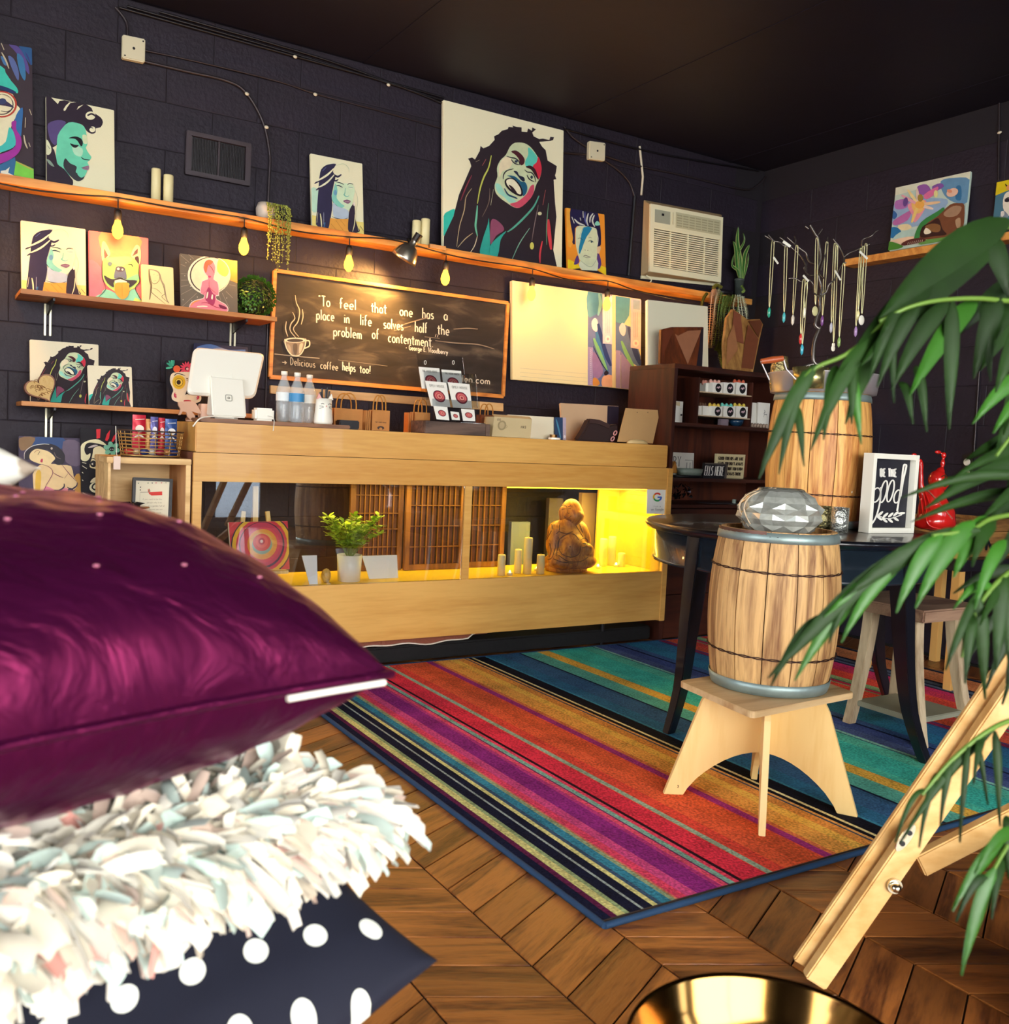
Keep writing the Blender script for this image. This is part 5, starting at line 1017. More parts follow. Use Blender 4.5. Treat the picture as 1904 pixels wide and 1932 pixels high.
bw_.L('2a3a4a',14,[(380,920),(440,900),(500,950)]).L('2a3a4a',16,[(630,980),(700,960),(770,1000)]).E('2a4a58',715,990,26,22).L('4a5a60',9,[(630,900),(680,880),(720,900)]).E('5a4a4a',555,1190,10,8).E('5a4a4a',620,1195,10,8).L('5a4a58',14,[(515,1345),(560,1320),(690,1360)]).L('5a4a58',10,[(515,1345),(600,1372),(690,1360)]).L('8a9a88',9,[(450,1450),(600,1565),(720,1582),(840,1400)]).P('e8c8a0',[(850,1120),(935,1110),(900,1260),(850,1250)]).L('f0ece0',16,[(820,740),(870,900),(850,1090)])
canvas('spiky_hair_portrait','narrow orange canvas of a pale face with tall dark hair and a blue stripe',[(1067.8,391.6),(1141,404.5),(1144,519.5),(1071.5,508)],YS+.03,YS+.08,bw_,'f59a28',.016,zb=ZU)
pu = Art([(45,200),(1105,245),(1135,1820),(60,1770)])
pu.P('2a4a80',[(330,225),(800,238),(790,420),(300,380)]).P('8a6a48',[(60,240),(320,235),(230,400),(80,450)]).P('6a5a70',[(800,300),(1090,320),(1100,700),(850,650)]).P('c8923a',[(1000,900),(1115,920),(1130,1700),(980,1700),(1010,1200)])
pu.P('f0cf98',[(400,700),(620,680),(770,700),(940,720),(985,900),(1045,1010),(990,1130),(700,1140),(480,1100),(430,1400),(420,1700),(230,1700),(300,1200),(280,860)],2).P('e8b840',[(330,850),(420,820),(400,1150),(330,1300)])
pu.P('e888a0',[(500,1060),(680,1140),(830,1090),(890,1110),(985,1125),(975,1300),(920,1450),(900,1750),(440,1750),(440,1250)],2).P('33305a',[(880,1120),(985,1130),(960,1330),(890,1480)]).P('f0a8b0',[(560,1200),(700,1180),(760,1280),(640,1360)])
pu.P('1e1626',[(150,600),(170,480),(280,390),(400,360),(560,340),(690,380),(800,480),(830,570),(800,680),(700,700),(640,650),(650,580),(560,450),(440,440),(330,430),(240,500),(225,600)]).L('f0ece0',10,[(140,600),(150,480),(270,380),(440,345),(560,350)]).E('c8b8a8',600,420,18,20).L('6a5a58',16,[(640,480),(680,560),(760,600)])
pu.P('f4d8a0',[(230,600),(240,500),(330,430),(440,440),(560,480),(660,580),(620,640),(560,700),(470,700),(330,660)]).P('c03050',[(405,640),(430,595),(450,610),(440,660)]).L('2a1a20',16,[(365,530),(400,470)]).L('a86a50',8,[(300,500),(340,460),(390,450)])
for st in ([(430,690),(560,740),(620,830),(560,960),(500,1060),(440,1250)],[(620,830),(700,880),(800,920)],[(780,700),(900,850),(1030,980)],[(880,850),(820,930)]): pu.L('7a2050',11,st)
pu.L('2a1c40',26,[(640,1130),(730,1135),(810,1080),(815,1020)]).L('2a1c40',24,[(870,1080),(940,1115),(1030,1060),(1045,1000)])
canvas('pinup_painting','canvas of a dark-haired woman in a pink dress tilting back her head',[(35,822),(152,827),(155,1001),(37,995)],YF+.02,YF+.10,pu,'4a4058',.018)
sw = Art([(1100,60),(1790,90),(1780,1840),(1130,1800)])
for pts in ([(1370,90),(1445,85),(1435,250),(1375,260)],[(1610,100),(1590,250),(1560,300),(1520,290),(1550,180)],[(1730,150),(1700,260),(1660,320),(1630,310),(1670,210)],[(1140,1280),(1200,1270),(1140,1380)],[(1350,1280),(1330,1380),(1290,1450),(1245,1450),(1290,1320)],[(1400,1300),(1440,1290),(1430,1390),(1375,1450)],[(1510,1180),(1560,1170),(1560,1400)]): sw.P('e01028',pts,1)
sw.P('ece6b8',[(1110,620),(1110,400),(1180,320),(1290,280),(1400,275),(1500,330),(1540,380),(1400,350),(1260,330),(1190,370),(1170,470),(1210,550),(1270,520),(1260,600),(1200,660)])
sw.P('eee0b0',[(1330,430),(1440,395),(1550,500),(1600,700),(1560,940),(1480,910),(1380,880),(1370,800),(1260,760),(1290,620),(1310,520)]).P('c8bcb8',[(1230,420),(1330,370),(1400,380),(1300,420)])
sw.E('0c0a18',1320,705,55,58).E('0c0a18',1510,655,60,58).P('0c0a18',[(1400,680),(1440,740),(1478,800),(1400,805),(1378,760)]).L('0c0a18',18,[(1430,620),(1480,570),(1560,575)]).L('0c0a18',16,[(1280,610),(1340,620),(1400,690)]).E('f4f0e0',1310,708,22,16).E('f4f0e0',1500,665,26,18).E('0c0a18',1322,708,10,12).E('0c0a18',1512,665,12,14).P('d05068',[(1420,850),(1470,842),(1550,830),(1500,900),(1430,880)])
for k in range(6): a=2*PI*k/6+.3; sw.E('7fc8a8',1635+85*math.cos(a),440+70*math.sin(a),62,44,14,a)
sw.E('0c0a18',1635,445,44,40).E('e8e8e0',1618,450,8,8).E('e8e8e0',1655,450,8,8)
sw.P('ece0b8',[(1270,1030),(1310,960),(1400,925),(1500,950),(1550,1050),(1550,1155),(1480,1155),(1470,1060),(1400,1010)]).E('ece6c0',1370,1110,118,92)
sw.L('0c0a18',26,[(1370,1180),(1450,1130),(1430,1060),(1340,1050),(1300,1110),(1350,1150),(1400,1110),(1360,1090)],5,False)
for st in ([(1130,680),(1200,700)],[(1130,740),(1210,790)],[(1130,850),(1150,870)],[(1130,980),(1150,1000)],[(1140,1200),(1300,1270),(1430,1220)]): sw.L('e0dcc0',26,st)
sw.P('f0dcc0',[(1408,1400),(1530,1400),(1530,1475),(1408,1475)],0).E('4a3020',1440,1436,10,10,8).E('4a3020',1475,1436,10,10,8)
canvas('skull_woman_painting','black canvas of a skull-faced woman with mint flower and red strokes',[(151.3,806.6),(227.4,810),(226.3,1004),(154.6,999)],YF+.0,YF+.06,sw,'0e0b18',.016)
lowc = thing('low_black_cabinet','low black cabinet behind the cushions at the lower left','cabinet',(.4,4.28,0))
zlc = min(atY(37,995,YF+.02).z, atY(154,1000,YF).z)-.001
B().box((-.1,4.08,.03),(.86,YW-.01,zlc-.02)).obj('body', m_blk, lowc, bevel=.003); B().box((-.12,4.06,zlc-.0195),(.87,YW-.01,zlc)).obj('top', m_blk, lowc, bevel=.003)
ss = Art([(110,355),(790,372),(800,1190),(140,1160)])
for a_,c in ((-2.6,'3aa888'),(-2.2,'3aa888'),(-1.8,'58c8a0'),(-1.5,'3aa888'),(3.0,'58c8a0')): ss.E(c,240+70*math.cos(a_),480+80*math.sin(a_),60,18,12,a_)
ss.E('ee6a3c',300,510,60,60)
for k in range(14): a=2*PI*k/14; ss.E('e84868',470+75*math.cos(a),505+75*math.sin(a),48,15,10,a)
ss.E('f8c0c0',478,510,22,22)
ss.P('f4ead0',[(190,640),(230,580),(300,570),(470,560),(640,600),(680,760),(640,900),(715,950),(710,1030),(620,1070),(480,1080),(340,1060),(230,1020),(212,940),(240,860),(190,740)])
ss.E('f2d050',335,730,112,120,24).E('e8c030',335,730,100,105,24).E('5a4a10',335,735,70,68,16).E('f4d860',335,735,62,60,16).E('2a1a14',330,735,36,38)
ss.P('14101e',[(470,850),(440,940),(475,925),(515,945)],0).P('c02840',[(415,1030),(480,1020),(545,1035),(500,1075),(440,1072)]).L('14101e',14,[(250,630),(310,590),(440,625)]).E('14101e',472,675,12,12,10).E('14101e',472,705,7,7,8)
for cx_,cy_,sg in ((250,960,1),(680,985,-1)):
    for a_ in (-1.2,-.6,0,.5): ss.E('c83060',cx_+sg*26*math.cos(a_),cy_+34*math.sin(a_),26,9,10,a_*sg)
canvas('sugar_skull_painting','black canvas with a cream sugar skull and flowers left of the till',[(312,679),(387,681),(388,771.5),(315.5,768.5)],YF+.03,YF+.10,ss,'14101e',.016,zb=ZL)
ab = Art([(0,0),(100,0),(100,100),(0,100)]); ab.L('4a6aa0',8,[(5,8),(30,4),(60,10),(95,6)]).L('8a90a8',5,[(20,12),(50,7),(80,14)]).L('2a3a70',14,[(10,40),(50,30),(90,50)])
canvas('dark_blue_painting','dark blue canvas mostly hidden behind the till display',[(366,646.5),(468,655),(470,776),(368,774)],YF+.11,YF+.20,ab,'1c2040',.016,zb=ZL)
# packs of canvases hung right of the chalkboard
def tulip_pack(name,label,c4,split0,Yb):
    A = Art([(110,125),(1345,305),(1345,1445),(120,1350)])
    A.P('6a7aa8',[(1045,262),(1345,305),(1345,1445),(1045,1422)],0).P('5a9ab0',[(1045,262),(1220,290),(1210,480),(1120,560),(1045,560)]).L('8ac8c8',40,[(1180,290),(1200,420),(1170,560)]).P('e8dce0',[(1090,640),(1130,590),(1165,630),(1165,720),(1145,760),(1100,720)])
    A.L('1c3a78',60,[(1170,660),(1240,960),(1330,1180)]).L('3a78a8',60,[(1150,760),(1200,1000),(1290,1260)]).L('7fc080',44,[(1115,840),(1180,1000),(1280,1230)]).L('141c38',12,[(1110,940),(1190,1110),(1290,1260)]).P('a898c0',[(1045,945),(1105,955),(1105,1420),(1045,1418)],0).P('9a7aa8',[(1110,1000),(1230,1220),(1180,1330),(1110,1310)]).P('d89040',[(1110,1330),(1160,1340),(1190,1400),(1150,1430),(1105,1425)]).P('e0a880',[(1230,1310),(1345,1300),(1345,1445),(1220,1430)]).P('14122a',[(1240,1270),(1270,1235),(1300,1270),(1260,1300)])
    A.P('ddd0dc',[(1220,300),(1345,320),(1345,915),(1225,905)],0)
    for xx in (1265,1285,1305): A.L('b8a8c0',6,[(xx,440),(xx,780)],0,False)
    A.E('f0e8e8',1287,850,34,44,18).E('c8a8b8',1287,850,14,18,12)
    for k in range(18): A.L('e8e0e8',9,[(1068,980+k*24),(1084,980+k*24+10)],0)
    for yy in (1210,1260,1310): A.L('d8d0a8',5,[(200,yy),(1030,yy+70)],0,False)
    return canvas(name,label,c4,Yb,Yb+.005,A,'f2e6b0',.03,cat='canvas')
tulip_pack('canvas_pack','white canvas pack with tulip-print wrapper hung right of the chalkboard',[(967,529),(1155,556),(1155,731),(968,716)],0,4.385)
A2 = Art([(1345,305),(1705,360),(1705,1470),(1345,1445)])
A2.P('5aa0b0',[(1415,325),(1580,350),(1570,560),(1500,680),(1415,640)],0).P('5a78a8',[(1415,640),(1600,700),(1700,1050),(1700,1200),(1415,1000)],0).P('e8dce0',[(1455,700),(1495,650),(1530,700),(1525,780),(1500,810),(1465,770)]).L('1c3a78',60,[(1560,700),(1640,1000),(1700,1160)]).L('7fc080',44,[(1480,870),(1540,1030),(1620,1180)]).P('ddd0dc',[(1585,350),(1705,370),(1700,965),(1585,950)],0).E('f0e8e8',1643,895,34,44,18).E('c8a8b8',1643,895,14,18).P('a898c0',[(1415,985),(1470,990),(1470,1465),(1415,1455)],0).P('9fb8c8',[(1610,370),(1690,380),(1690,490),(1610,480)],0)
A2.P('9a88b0',[(1475,1000),(1600,1180),(1700,1200),(1700,1470),(1475,1465)],0)
for xx in (1620,1640,1660): A2.L('b8a8c0',6,[(xx,520),(xx,820)],0,False)
canvas('canvas_pack','second tulip-wrapped canvas pack half hidden behind the first',[(1150,555),(1209.7,564.5),(1209.7,737),(1150,731)],4.42,4.425,A2,'f2e6b0',.02,cat='canvas')
# ---- vent, air conditioner
def qm(P):
    TL,TR,BR,BL = P; n = (TR-TL).cross(BL-TL).normalized(); n = -n if n.y > 0 else n
    return lambda u,v,d=0: (TL*(1-u)*v+TR*u*v+BR*u*(1-v)+BL*(1-u)*(1-v)) + n*d
def qbox(b, f, u0,v0,u1,v1,d0,d1,mi=0):
    P = [f(u0,v0,d0),f(u1,v0,d0),f(u1,v1,d0),f(u0,v1,d0),f(u0,v0,d1),f(u1,v0,d1),f(u1,v1,d1),f(u0,v1,d1)]
    return b.add(P,[(3,2,1,0),(4,5,6,7),(0,1,5,4),(1,2,6,5),(2,3,7,6),(3,0,4,7)],mi)
f = qm([atY(350.7,247,4.44),atY(472,273,4.44),atY(469.6,352.7,4.44),atY(347.8,329.6,4.44)])
vt = thing('wall_vent','dark framed two-bay vent grille high on the wall','vent',f(.5,0))
m_vf = mat('vent_frame','3a3038',.5)
b=B(); qbox(b,f,0,0,1,.1,.0,.022); qbox(b,f,0,.9,1,1,0,.022); qbox(b,f,0,.1,.085,.9,0,.022); qbox(b,f,.915,.1,1,.9,0,.022); qbox(b,f,.485,.1,.515,.9,0,.018); b.obj('vent_frame', m_vf, vt, bevel=.002)
b=B(); qbox(b,f,.085,.1,.915,.9,-.003,.001); b.obj('backing', m_blk, vt)
for k in range(34):
    u = .1+.8*k/33
    if abs(u-.5)<.02: continue
    b=B(); qbox(b,f,u-.004,.11,u+.004,.89,.0015,.008); b.obj('slat', mat('vent_slat','201a22',.5), vt)
Fp = [atY(1228,384,4.35),atY(1364.6,410,4.35),atY(1360.6,533,4.35),atY(1226,512,4.35)]
Bp = [atY(1214.4,377,4.44),atY(1362,405,4.44),atY(1357,535,4.44),atY(1208.7,520,4.44)]
f = qm(Fp); ac = thing('air_conditioner','white through-wall air conditioner above the long shelf','air conditioner',f(.5,0,-.04))
m_ac = mat('ac_plastic','f0ecc8',.45); m_acd = mat('ac_shadow_grey','3c3a34',.6)
b=B(); bo=[p+V((0,-.002,0)) for p in Bp]
b.add([f(0,1,-.014),f(1,1,-.014),f(1,0,-.014),f(0,0,-.014)]+Bp,[(0,1,2,3),(7,6,5,4),(0,4,5,1),(1,5,6,2),(2,6,7,3),(3,7,4,0)]); b.obj('casing', mat('ac_side','d8b888',.55), ac, bevel=.003)
b=B(); qbox(b,f,0,0,.05,1,-.012,0); qbox(b,f,.96,0,1,1,-.012,0); qbox(b,f,.05,0,.96,.085,-.012,0); qbox(b,f,.05,.66,.96,1,-.012,0); b.obj('front_bezel', m_ac, ac, bevel=.002)
b=B(); qbox(b,f,.05,.085,.96,.66,-.012,-.010); b.obj('grille_backing', m_acd, ac)
for k in range(18):
    v = .095+.555*k/17.2; b=B(); qbox(b,f,.055,v,.955,v+.018,-.009,-.001); b.obj('louvre', m_ac, ac)
for u in (.27,.51,.745): b=B(); qbox(b,f,u,.09,u+.012,.655,-.0095,-.0008); b.obj('grille_post', m_ac, ac)
b=B(); qbox(b,f,.055,.74,.26,.93,.0003,.0012); b.obj('control_panel', mat('ac_panel','a8ac98',.4), ac)
b=B(); qbox(b,f,.145,.85,.175,.885,.0015,.003); b.obj('knob', m_blk, ac)
b=B(); qbox(b,f,.29,.75,.30,.93,.0003,.003); b.obj('latch', mat('ac_line','c8c4a0',.5), ac)
b=B(); qbox(b,f,.335,.715,.965,.945,.0003,.0012); b.obj('outlet_panel', mat('ac_line','c8c4a0',.5), ac)
for r_ in range(5):
    for c_ in range(7):
        u = .35+.087*c_; v = .74+.038*r_; b=B(); qbox(b,f,u,v,u+.07,v+.018,.0014,.003); b.obj('vane', mat('ac_vane','a8a484',.5), ac)
B().tube(cr([Bp[3]+V((.02,-.03,.0)),Bp[3]+V((.035,-.06,-.03)),Bp[3]+V((.01,-.05,-.055)),Bp[3]+V((-.02,-.04,-.06))],5),.004,6).obj('drain_hose', m_ac, ac)
b=B(); b.add([Bp[3]+V((0,-.01,0)),Bp[2]+V((0,-.01,0)),Bp[2]+V((0,-.01,-.018)),Bp[3]+V((0,-.01,-.018)),Bp[3],Bp[2],Bp[2]+V((0,0,-.018)),Bp[3]+V((0,0,-.018))],[(0,1,2,3),(7,6,5,4),(0,4,5,1),(1,5,6,2),(2,6,7,3),(3,7,4,0)]); b.obj('sill_strip', m_ac, ac)
# ---- conduits and junction boxes
m_con = mat('painted_conduit','332b30',.4,.3,spec=.6); m_clip = mat('white_clip','d8d0b8',.5)
def pipe(name,label,px,Y=4.435,r=.006,m=None,cat='conduit',sm=5):
    o = B().tube(cr([atY(x,y,Y) for x,y in px],sm),r,7).obj(name,m or m_con); tag(o,label,cat); return o
def jbox(label,c4,Y=4.44):
    f = qm([atY(x,y,Y) for x,y in c4]); t = thing('junction_box',label,'junction box',f(.5,.5))
    b=B(); qbox(b,f,0,0,1,1,0,.03); b.obj('cover', mat('box_cover','d8d2b4',.5), t, bevel=.004)
    for u,v in ((.5,.5),(.9,.88),(.12,.12)): b=B(); b.cyl(f(u,v,.0302),.0035 if u!=.5 else .006,.001,8,axis=(0,-1,0)); b.obj('hole', m_blk, t)
jbox('cream junction box high on the wall at the upper left',[(229,69),(272,78),(271,122),(228,113)])
jbox('grey-green junction box on the wall right of the large portrait',[(1107,268),(1137,272),(1136,306),(1106,302)])
pipe('conduit','short conduit rising from the left junction box to the ceiling',[(218,14),(238,40),(241,68)])
pipe('conduit','thin conduit running from the left junction box to the large portrait',[(273,95),(380,118),(520,152),(600,178),(720,210),(837,243)],r=.0035)
pipe('conduit','curved conduit bending down from the left junction box to the trailing plant',[(273,116),(350,134),(430,153),(466,177),(497,232),(509,290),(508,335),(506,385)],r=.0065)
pipe('conduit','conduit dropping from the ceiling into the right junction box',[(1064,238),(1080,258),(1106,277)])
pipe('conduit','short level conduit between the large portrait and the right junction box',[(1064,288),(1106,291)],r=.0055)
pipe('conduit','long conduit running from the right junction box to the room corner',[(1138,293),(1200,312),(1290,331),(1400,357),(1430,349),(1452,324)])
pipe('conduit','conduit curving down from the right junction box to the black wall duct',[(1138,301),(1168,322),(1188,345),(1197,370)])
pipe('white_pipe','short bent white pipe beside the curved conduit above the air conditioner',[(1207,276),(1213,334),(1210,368)],r=.007,m=m_clip,cat='pipe',sm=1)
pipe('conduit','dark vertical conduit on the wall between the till and the chalkboard',[(505,612),(503,700),(501,770)],r=.004)
for k,pts in enumerate(([(225,14),(520,96),(838,184)],[(240,12),(560,103),(838,190)],[(300,22),(600,108),(760,165),(838,196)],[(1065,243),(1200,280),(1300,300),(1432,322)])):
    pipe('ceiling_cable','black cable along the wall top, '+('topmost of the left run','second of the left run','lowest sagging one of the left run','the run right of the large portrait')[k],pts,Y=4.43,r=.005,m=m_blk,cat='cable')
pipe('wall_duct','black vertical duct on the wall left of the air conditioner',[(1198,370),(1186,520)],r=.011,m=m_blk,cat='duct',sm=1)
for k,(x,y) in enumerate(((466,177),(503,240),(595,178),(733,160),(557,107))):
    o = B().sph(atY(x,y,4.425),.008,8,6,(1.3,.6,1)).obj('cable_clip',m_clip); tag(o,['white clip at the bend of the curved conduit','white clip partway down the curved conduit','white clip on the thin conduit above the woman portrait','white clip under the ceiling cables near the large portrait','white clip under the ceiling cables above the curved conduit'][k],'clip','cable clips on the wall')
o = B().add([atY(x,y,YS-.004+.0*k) for k,(x,y) in enumerate(((808,461),(838,466),(838,473),(808,468)))]+[atY(x,y,YS-.004)+V((0,-.02,0)) for (x,y) in ((808,461),(838,466),(838,473),(808,468))],[(0,1,2,3),(7,6,5,4),(0,4,5,1),(1,5,6,2),(2,6,7,3),(3,7,4,0)]).obj('power_strip', mat('tan_plastic','b89060',.5)); tag(o,'small tan power strip fixed to the long shelf edge','power strip')
# ---- string lights
YB = YS-.012
m_cord = mat('black_rubber','0c0a0e',.6)
wire_px = [(-40,338),(60,358),(155,368),(222,373),(330,392),(458,411),(560,436),(657,447),(740,452),(840,479),(905,492),(1003,507),(1075,528),(1145,530),(1200,548),(1275,565),(1330,576)]
wr = B().tube(cr([atY(x,y,YB-.004) for x,y in wire_px],6),.0035,6).obj('string_light_cable', m_cord); tag(wr,'black string-light cable looped along the edge of the long shelf','cable')
m_bulb = emis('filament_glow','ffc850',14); m_bglass = emis('amber_bulb_glow','ffb634',4.2)
proto = None
BUL = [(-16,335,452,'bulb cut off at the left photo edge'),(222,374,431,'hanging bulb in front of the dog painting'),(460,412,463,'hanging bulb above the clipped green ball plant'),(658,448,495,'hanging bulb over the upper left of the chalkboard'),(840,480,522,'hanging bulb over the chalkboard, right of the clamp lamp'),(1003,507,552,'hanging bulb before the left corner of the white canvas pack'),(1145,530,572,'hanging bulb before the tulip print strip'),(1275,567,602,'hanging bulb above the dark cutting board')]
for px,py0,py1,lb in BUL:
    p0 = atY(px,py0,YB); p1 = atY(px-1,py1,YB)
    t = thing('string_light_bulb','amber '+lb,'light bulb',(p0.x,YB-.012,p0.z-.006),'bulbs on the string light')
    L_ = p0.z-p1.z; x,y,z = p0.x,YB-.012,p0.z-.006
    B().tube([(x,y,z),(x,y,z-max(.02,L_-.085))],.0025,6).obj('drop_cord', m_cord, t)
    zs = z-max(.02,L_-.085)
    B().lathe((x,y,zs),[(.004,0),(.013,-.006),(.0155,-.02),(.0155,-.045),(.013,-.048),(0,-.048)],16).obj('socket', m_cord, t)
    B().lathe((x,y,zs-.0485),[(.011,0),(.014,-.012),(.021,-.03),(.023,-.045),(.019,-.062),(.009,-.074),(0,-.077)],18).obj('glass_bulb', m_bglass, t)
    l = bpy.data.lights.new('bulb_light','POINT'); l.energy = 3.4; l.color = (1,.46,.12); l.shadow_soft_size=.03; lo = bpy.data.objects.new('bulb_light',l); C.objects.link(lo); lo.location=(x,y-.005,zs-.175) ; lo.location=(x,y-.035,zs-.09)
# clamp lamp
c0 = atY(768,478,YS-.06); ax = V((-.35,.42,-.84)).normalized(); rq = V((0,0,1)).rotation_difference(ax)
cl = thing('clamp_lamp','metal clamp lamp with bowl reflector hanging from the long shelf edge','lamp',c0+V((0,.06,.05)))
B().lathe(c0-ax*.045,[(.016,-.03),(.018,0),(.03,.004),(.05,.03),(.062,.06),(.066,.078),(.063,.078),(.045,.03),(.02,.008)],28,rot=rq).obj('reflector', mat('spun_aluminium','c8c0b0',.28,.95), cl)
B().cyl(c0-ax*.11,.017,.04,16,axis=ax).obj('socket', m_blk, cl)
B().tube([c0-ax*.1+V((.02,0,0)),V((c0.x+.03,YS-.02,za-.012)),V((c0.x+.03,YS+.0,za+.012))],.006,6).obj('clamp', m_blk, cl)
B().sph(c0-ax*.005,.022,12,8).obj('lit_bulb', emis('clamp_bulb','ffb040',10), cl)
sl = bpy.data.lights.new('clamp_lamp_light','SPOT'); sl.energy=48; sl.color=(1,.50,.12); sl.spot_size=2.3; sl.spot_blend=.8; sl.shadow_soft_size=.03
so = bpy.data.objects.new('clamp_lamp_light',sl); C.objects.link(so); so.location = c0+ax*.05; so.rotation_euler = V((-.5,.35,-.9)).to_track_quat('-Z','Y').to_euler()
# ---- candles on the long shelf
for (a_,b2,pt,lb) in ((285,303,318,'tall ivory candle left of the wall vent'),(308,327,330,'shorter ivory candle beside the tall one near the vent'),(778,793,416,'shorter ivory candle left of the large portrait'),(794,810,413,'taller ivory candle touching the large portrait side')):
    Y = YS+.07; xa,xb = atY(a_,360 if a_<400 else 440,Y).x, atY(b2,360 if a_<400 else 440,Y).x; zt_ = atY((a_+b2)/2,pt,Y).z
    t = thing('shelf_candle',lb,'candle',((xa+xb)/2,Y,ZU),'pillar candles on the long shelf'); r=(xb-xa)/2; h=zt_-ZU
    B().lathe(((xa+xb)/2,Y,ZU),[(0,0),(r,0),(r,h-.004),(r-.003,h),(r*.5,h-.004),(0,h-.005)],20).obj('wax', m_ivory, t); B().cyl(((xa+xb)/2,Y,ZU+h-.005),.0012,.012,6).obj('wick', m_blk, t)
# ---- boxwood ball
bc = atY(480,562,YF+.13); br_ = .092; bc.z = ZM+br_*1.0+.001
bb = thing('boxwood_ball','round clipped green boxwood ball at the right end of the bracket shelf','plant',(bc.x,bc.y,ZM))
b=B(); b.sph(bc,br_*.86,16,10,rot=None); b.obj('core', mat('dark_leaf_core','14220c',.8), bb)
rnd = random.Random(3); b=B()
for k in range(1500):
    zc_=rnd.uniform(-1,1); a=rnd.uniform(0,2*PI); s_=math.sqrt(1-zc_*zc_); n=V((s_*math.cos(a),s_*math.sin(a),zc_)); p=bc+n*br_*rnd.uniform(.86,1.02)
    if p.z < ZM+.003: continue
    t1=n.cross(V((rnd.random(),rnd.random(),rnd.random()))).normalized(); t2=(n.cross(t1)*.7+n*.6).normalized(); b.add([p,p+t1*.005+t2*.006,p+t2*.013,p-t1*.005+t2*.006],[(0,1,2,3)])
stuff(b.obj('foliage', mat('boxwood_leaf','4a7a2a',.45,var=.45,vscale=60), bb, fixn=False))
# ---- string of pearls
xp = atY(516,390,YS+.03).x; pp = thing('trailing_pearl_plant','trailing string-of-pearls plant in a white pot on the long shelf','plant',(xp-.02,YS+.05,ZU))
B().lathe((xp-.025,YS+.055,ZU),[(0,0),(.03,0),(.045,.02),(.047,.05),(.038,.075),(.034,.075),(.036,.06),(0,.06)],22).obj('pot', mat('pinkish_pot','d8c8b8',.5), pp)
b=B(); s2=B(); rnd=random.Random(5)
for k in range(26):
    xx = xp-.045+.11*rnd.random(); yy = YS-.018-.03*rnd.random(); zend = atY(500,rnd.uniform(430,512),YS).z; ztop = ZU+.07
    pts = cr([V((xp-.03+.04*rnd.random(),YS+.05,ztop)),V((xx,yy+.03,ztop-.01)),V((xx,yy,ZU-.02)),V((xx+rnd.uniform(-.006,.006),yy,zend))],8); s2.tube(pts,.0008,3,cap=False)
    d=0
    for i in range(1,len(pts)):
        for q_ in range(max(1,int((pts[i]-pts[i-1]).length/.011))):
            p=pts[i-1].lerp(pts[i],rnd.random())+V((rnd.uniform(-.005,.005),rnd.uniform(-.004,.004),0)); b.sph(p,rnd.uniform(.0028,.0042),5,3)
s2.obj('vines', mat('vine_green','7a7a30',.6), pp); stuff(b.obj('pearls', mat('pearl_green','a4b050',.45,var=.3,vscale=40), pp, fixn=False))
# ---- hanging succulents at the right end
hs_ = atY(1372,552,YS+.03); hp = thing('hanging_succulents','mixed cream and green succulent strands spilling off the shelf end','plant',(hs_.x,YS+.05,ZU))
B().lathe((hs_.x-.02,YS+.05,ZU),[(0,0),(.05,0),(.056,.03),(.052,.03),(0,.025)],20,sx=1.3).obj('shallow_bowl', m_blk, hp)
mc = mat('cream_succulent','d8d4a8',.5); mg = mat('green_succulent','7a9448',.5,var=.2); mp_ = mat('pinkish_succulent','dcb898',.5); mo = mat('olive_succulent','6a6a28',.5); mw = mat('pale_succulent','e8ecd0',.5)
rnd=random.Random(9)
for px,m_,th in (([(1350,545),(1343,560),(1340,600),(1337,640),(1335,655)],mp_,.019),([(1357,545),(1350,570),(1348,600),(1345,625),(1342,655)],mc,.017),([(1362,550),(1356,580),(1352,620),(1347,650)],mg,.017),([(1372,558),(1363,580),(1361,610),(1362,640),(1359,655),(1366,685),(1374,703)],mg,.022),([(1378,560),(1366,590),(1367,640),(1362,655),(1358,668),(1365,690)],mg,.019),([(1386,556),(1378,575),(1374,600),(1372,622)],mo,.009),
    ([(1392,556),(1394,580),(1398,610),(1400,640),(1399,668)],mw,.018),([(1400,558),(1406,580),(1409,600),(1407,630),(1404,650)],mw,.018),([(1395,560),(1390,600),(1391,640)],mg,.009),([(1335,552),(1327,565),(1323,582)],mo,.012),([(1400,552),(1404,548),(1400,540)],mg,.009),([(1345,545),(1352,538),(1360,542)],mo,.014),([(1353,548),(1349,570),(1346,600),(1341,640)],mp_,.017),([(1366,556),(1358,600),(1356,640),(1352,660)],mg,.018),([(1383,556),(1373,600),(1370,650),(1372,690)],mg,.018),([(1396,556),(1402,600),(1404,630)],mw,.016),([(1376,556),(1369,580),(1364,620)],mo,.016),([(1388,556),(1384,580),(1392,610)],mc,.016)):
    pts = cr([atY(x,y,YS-.03) for x,y in px],9); b=B(); b.tube(pts,.003,4)
    for i in range(1,len(pts)):
        d=(pts[i]-pts[i-1]).normalized()
        for q_ in range(6):
            a=q_*PI/3+i*.6; n=(V((math.cos(a),math.sin(a),0))-d*d.dot(V((math.cos(a),math.sin(a),0)))).normalized(); p=pts[i]; s3=d.cross(n)*.0065
            b.add([p,p+n*th*.5+s3+d*.002,p+n*th+d*.004,p+n*th*.5-s3+d*.002],[(0,1,2,3)])
    b.obj('strand', m_, hp, fixn=False)
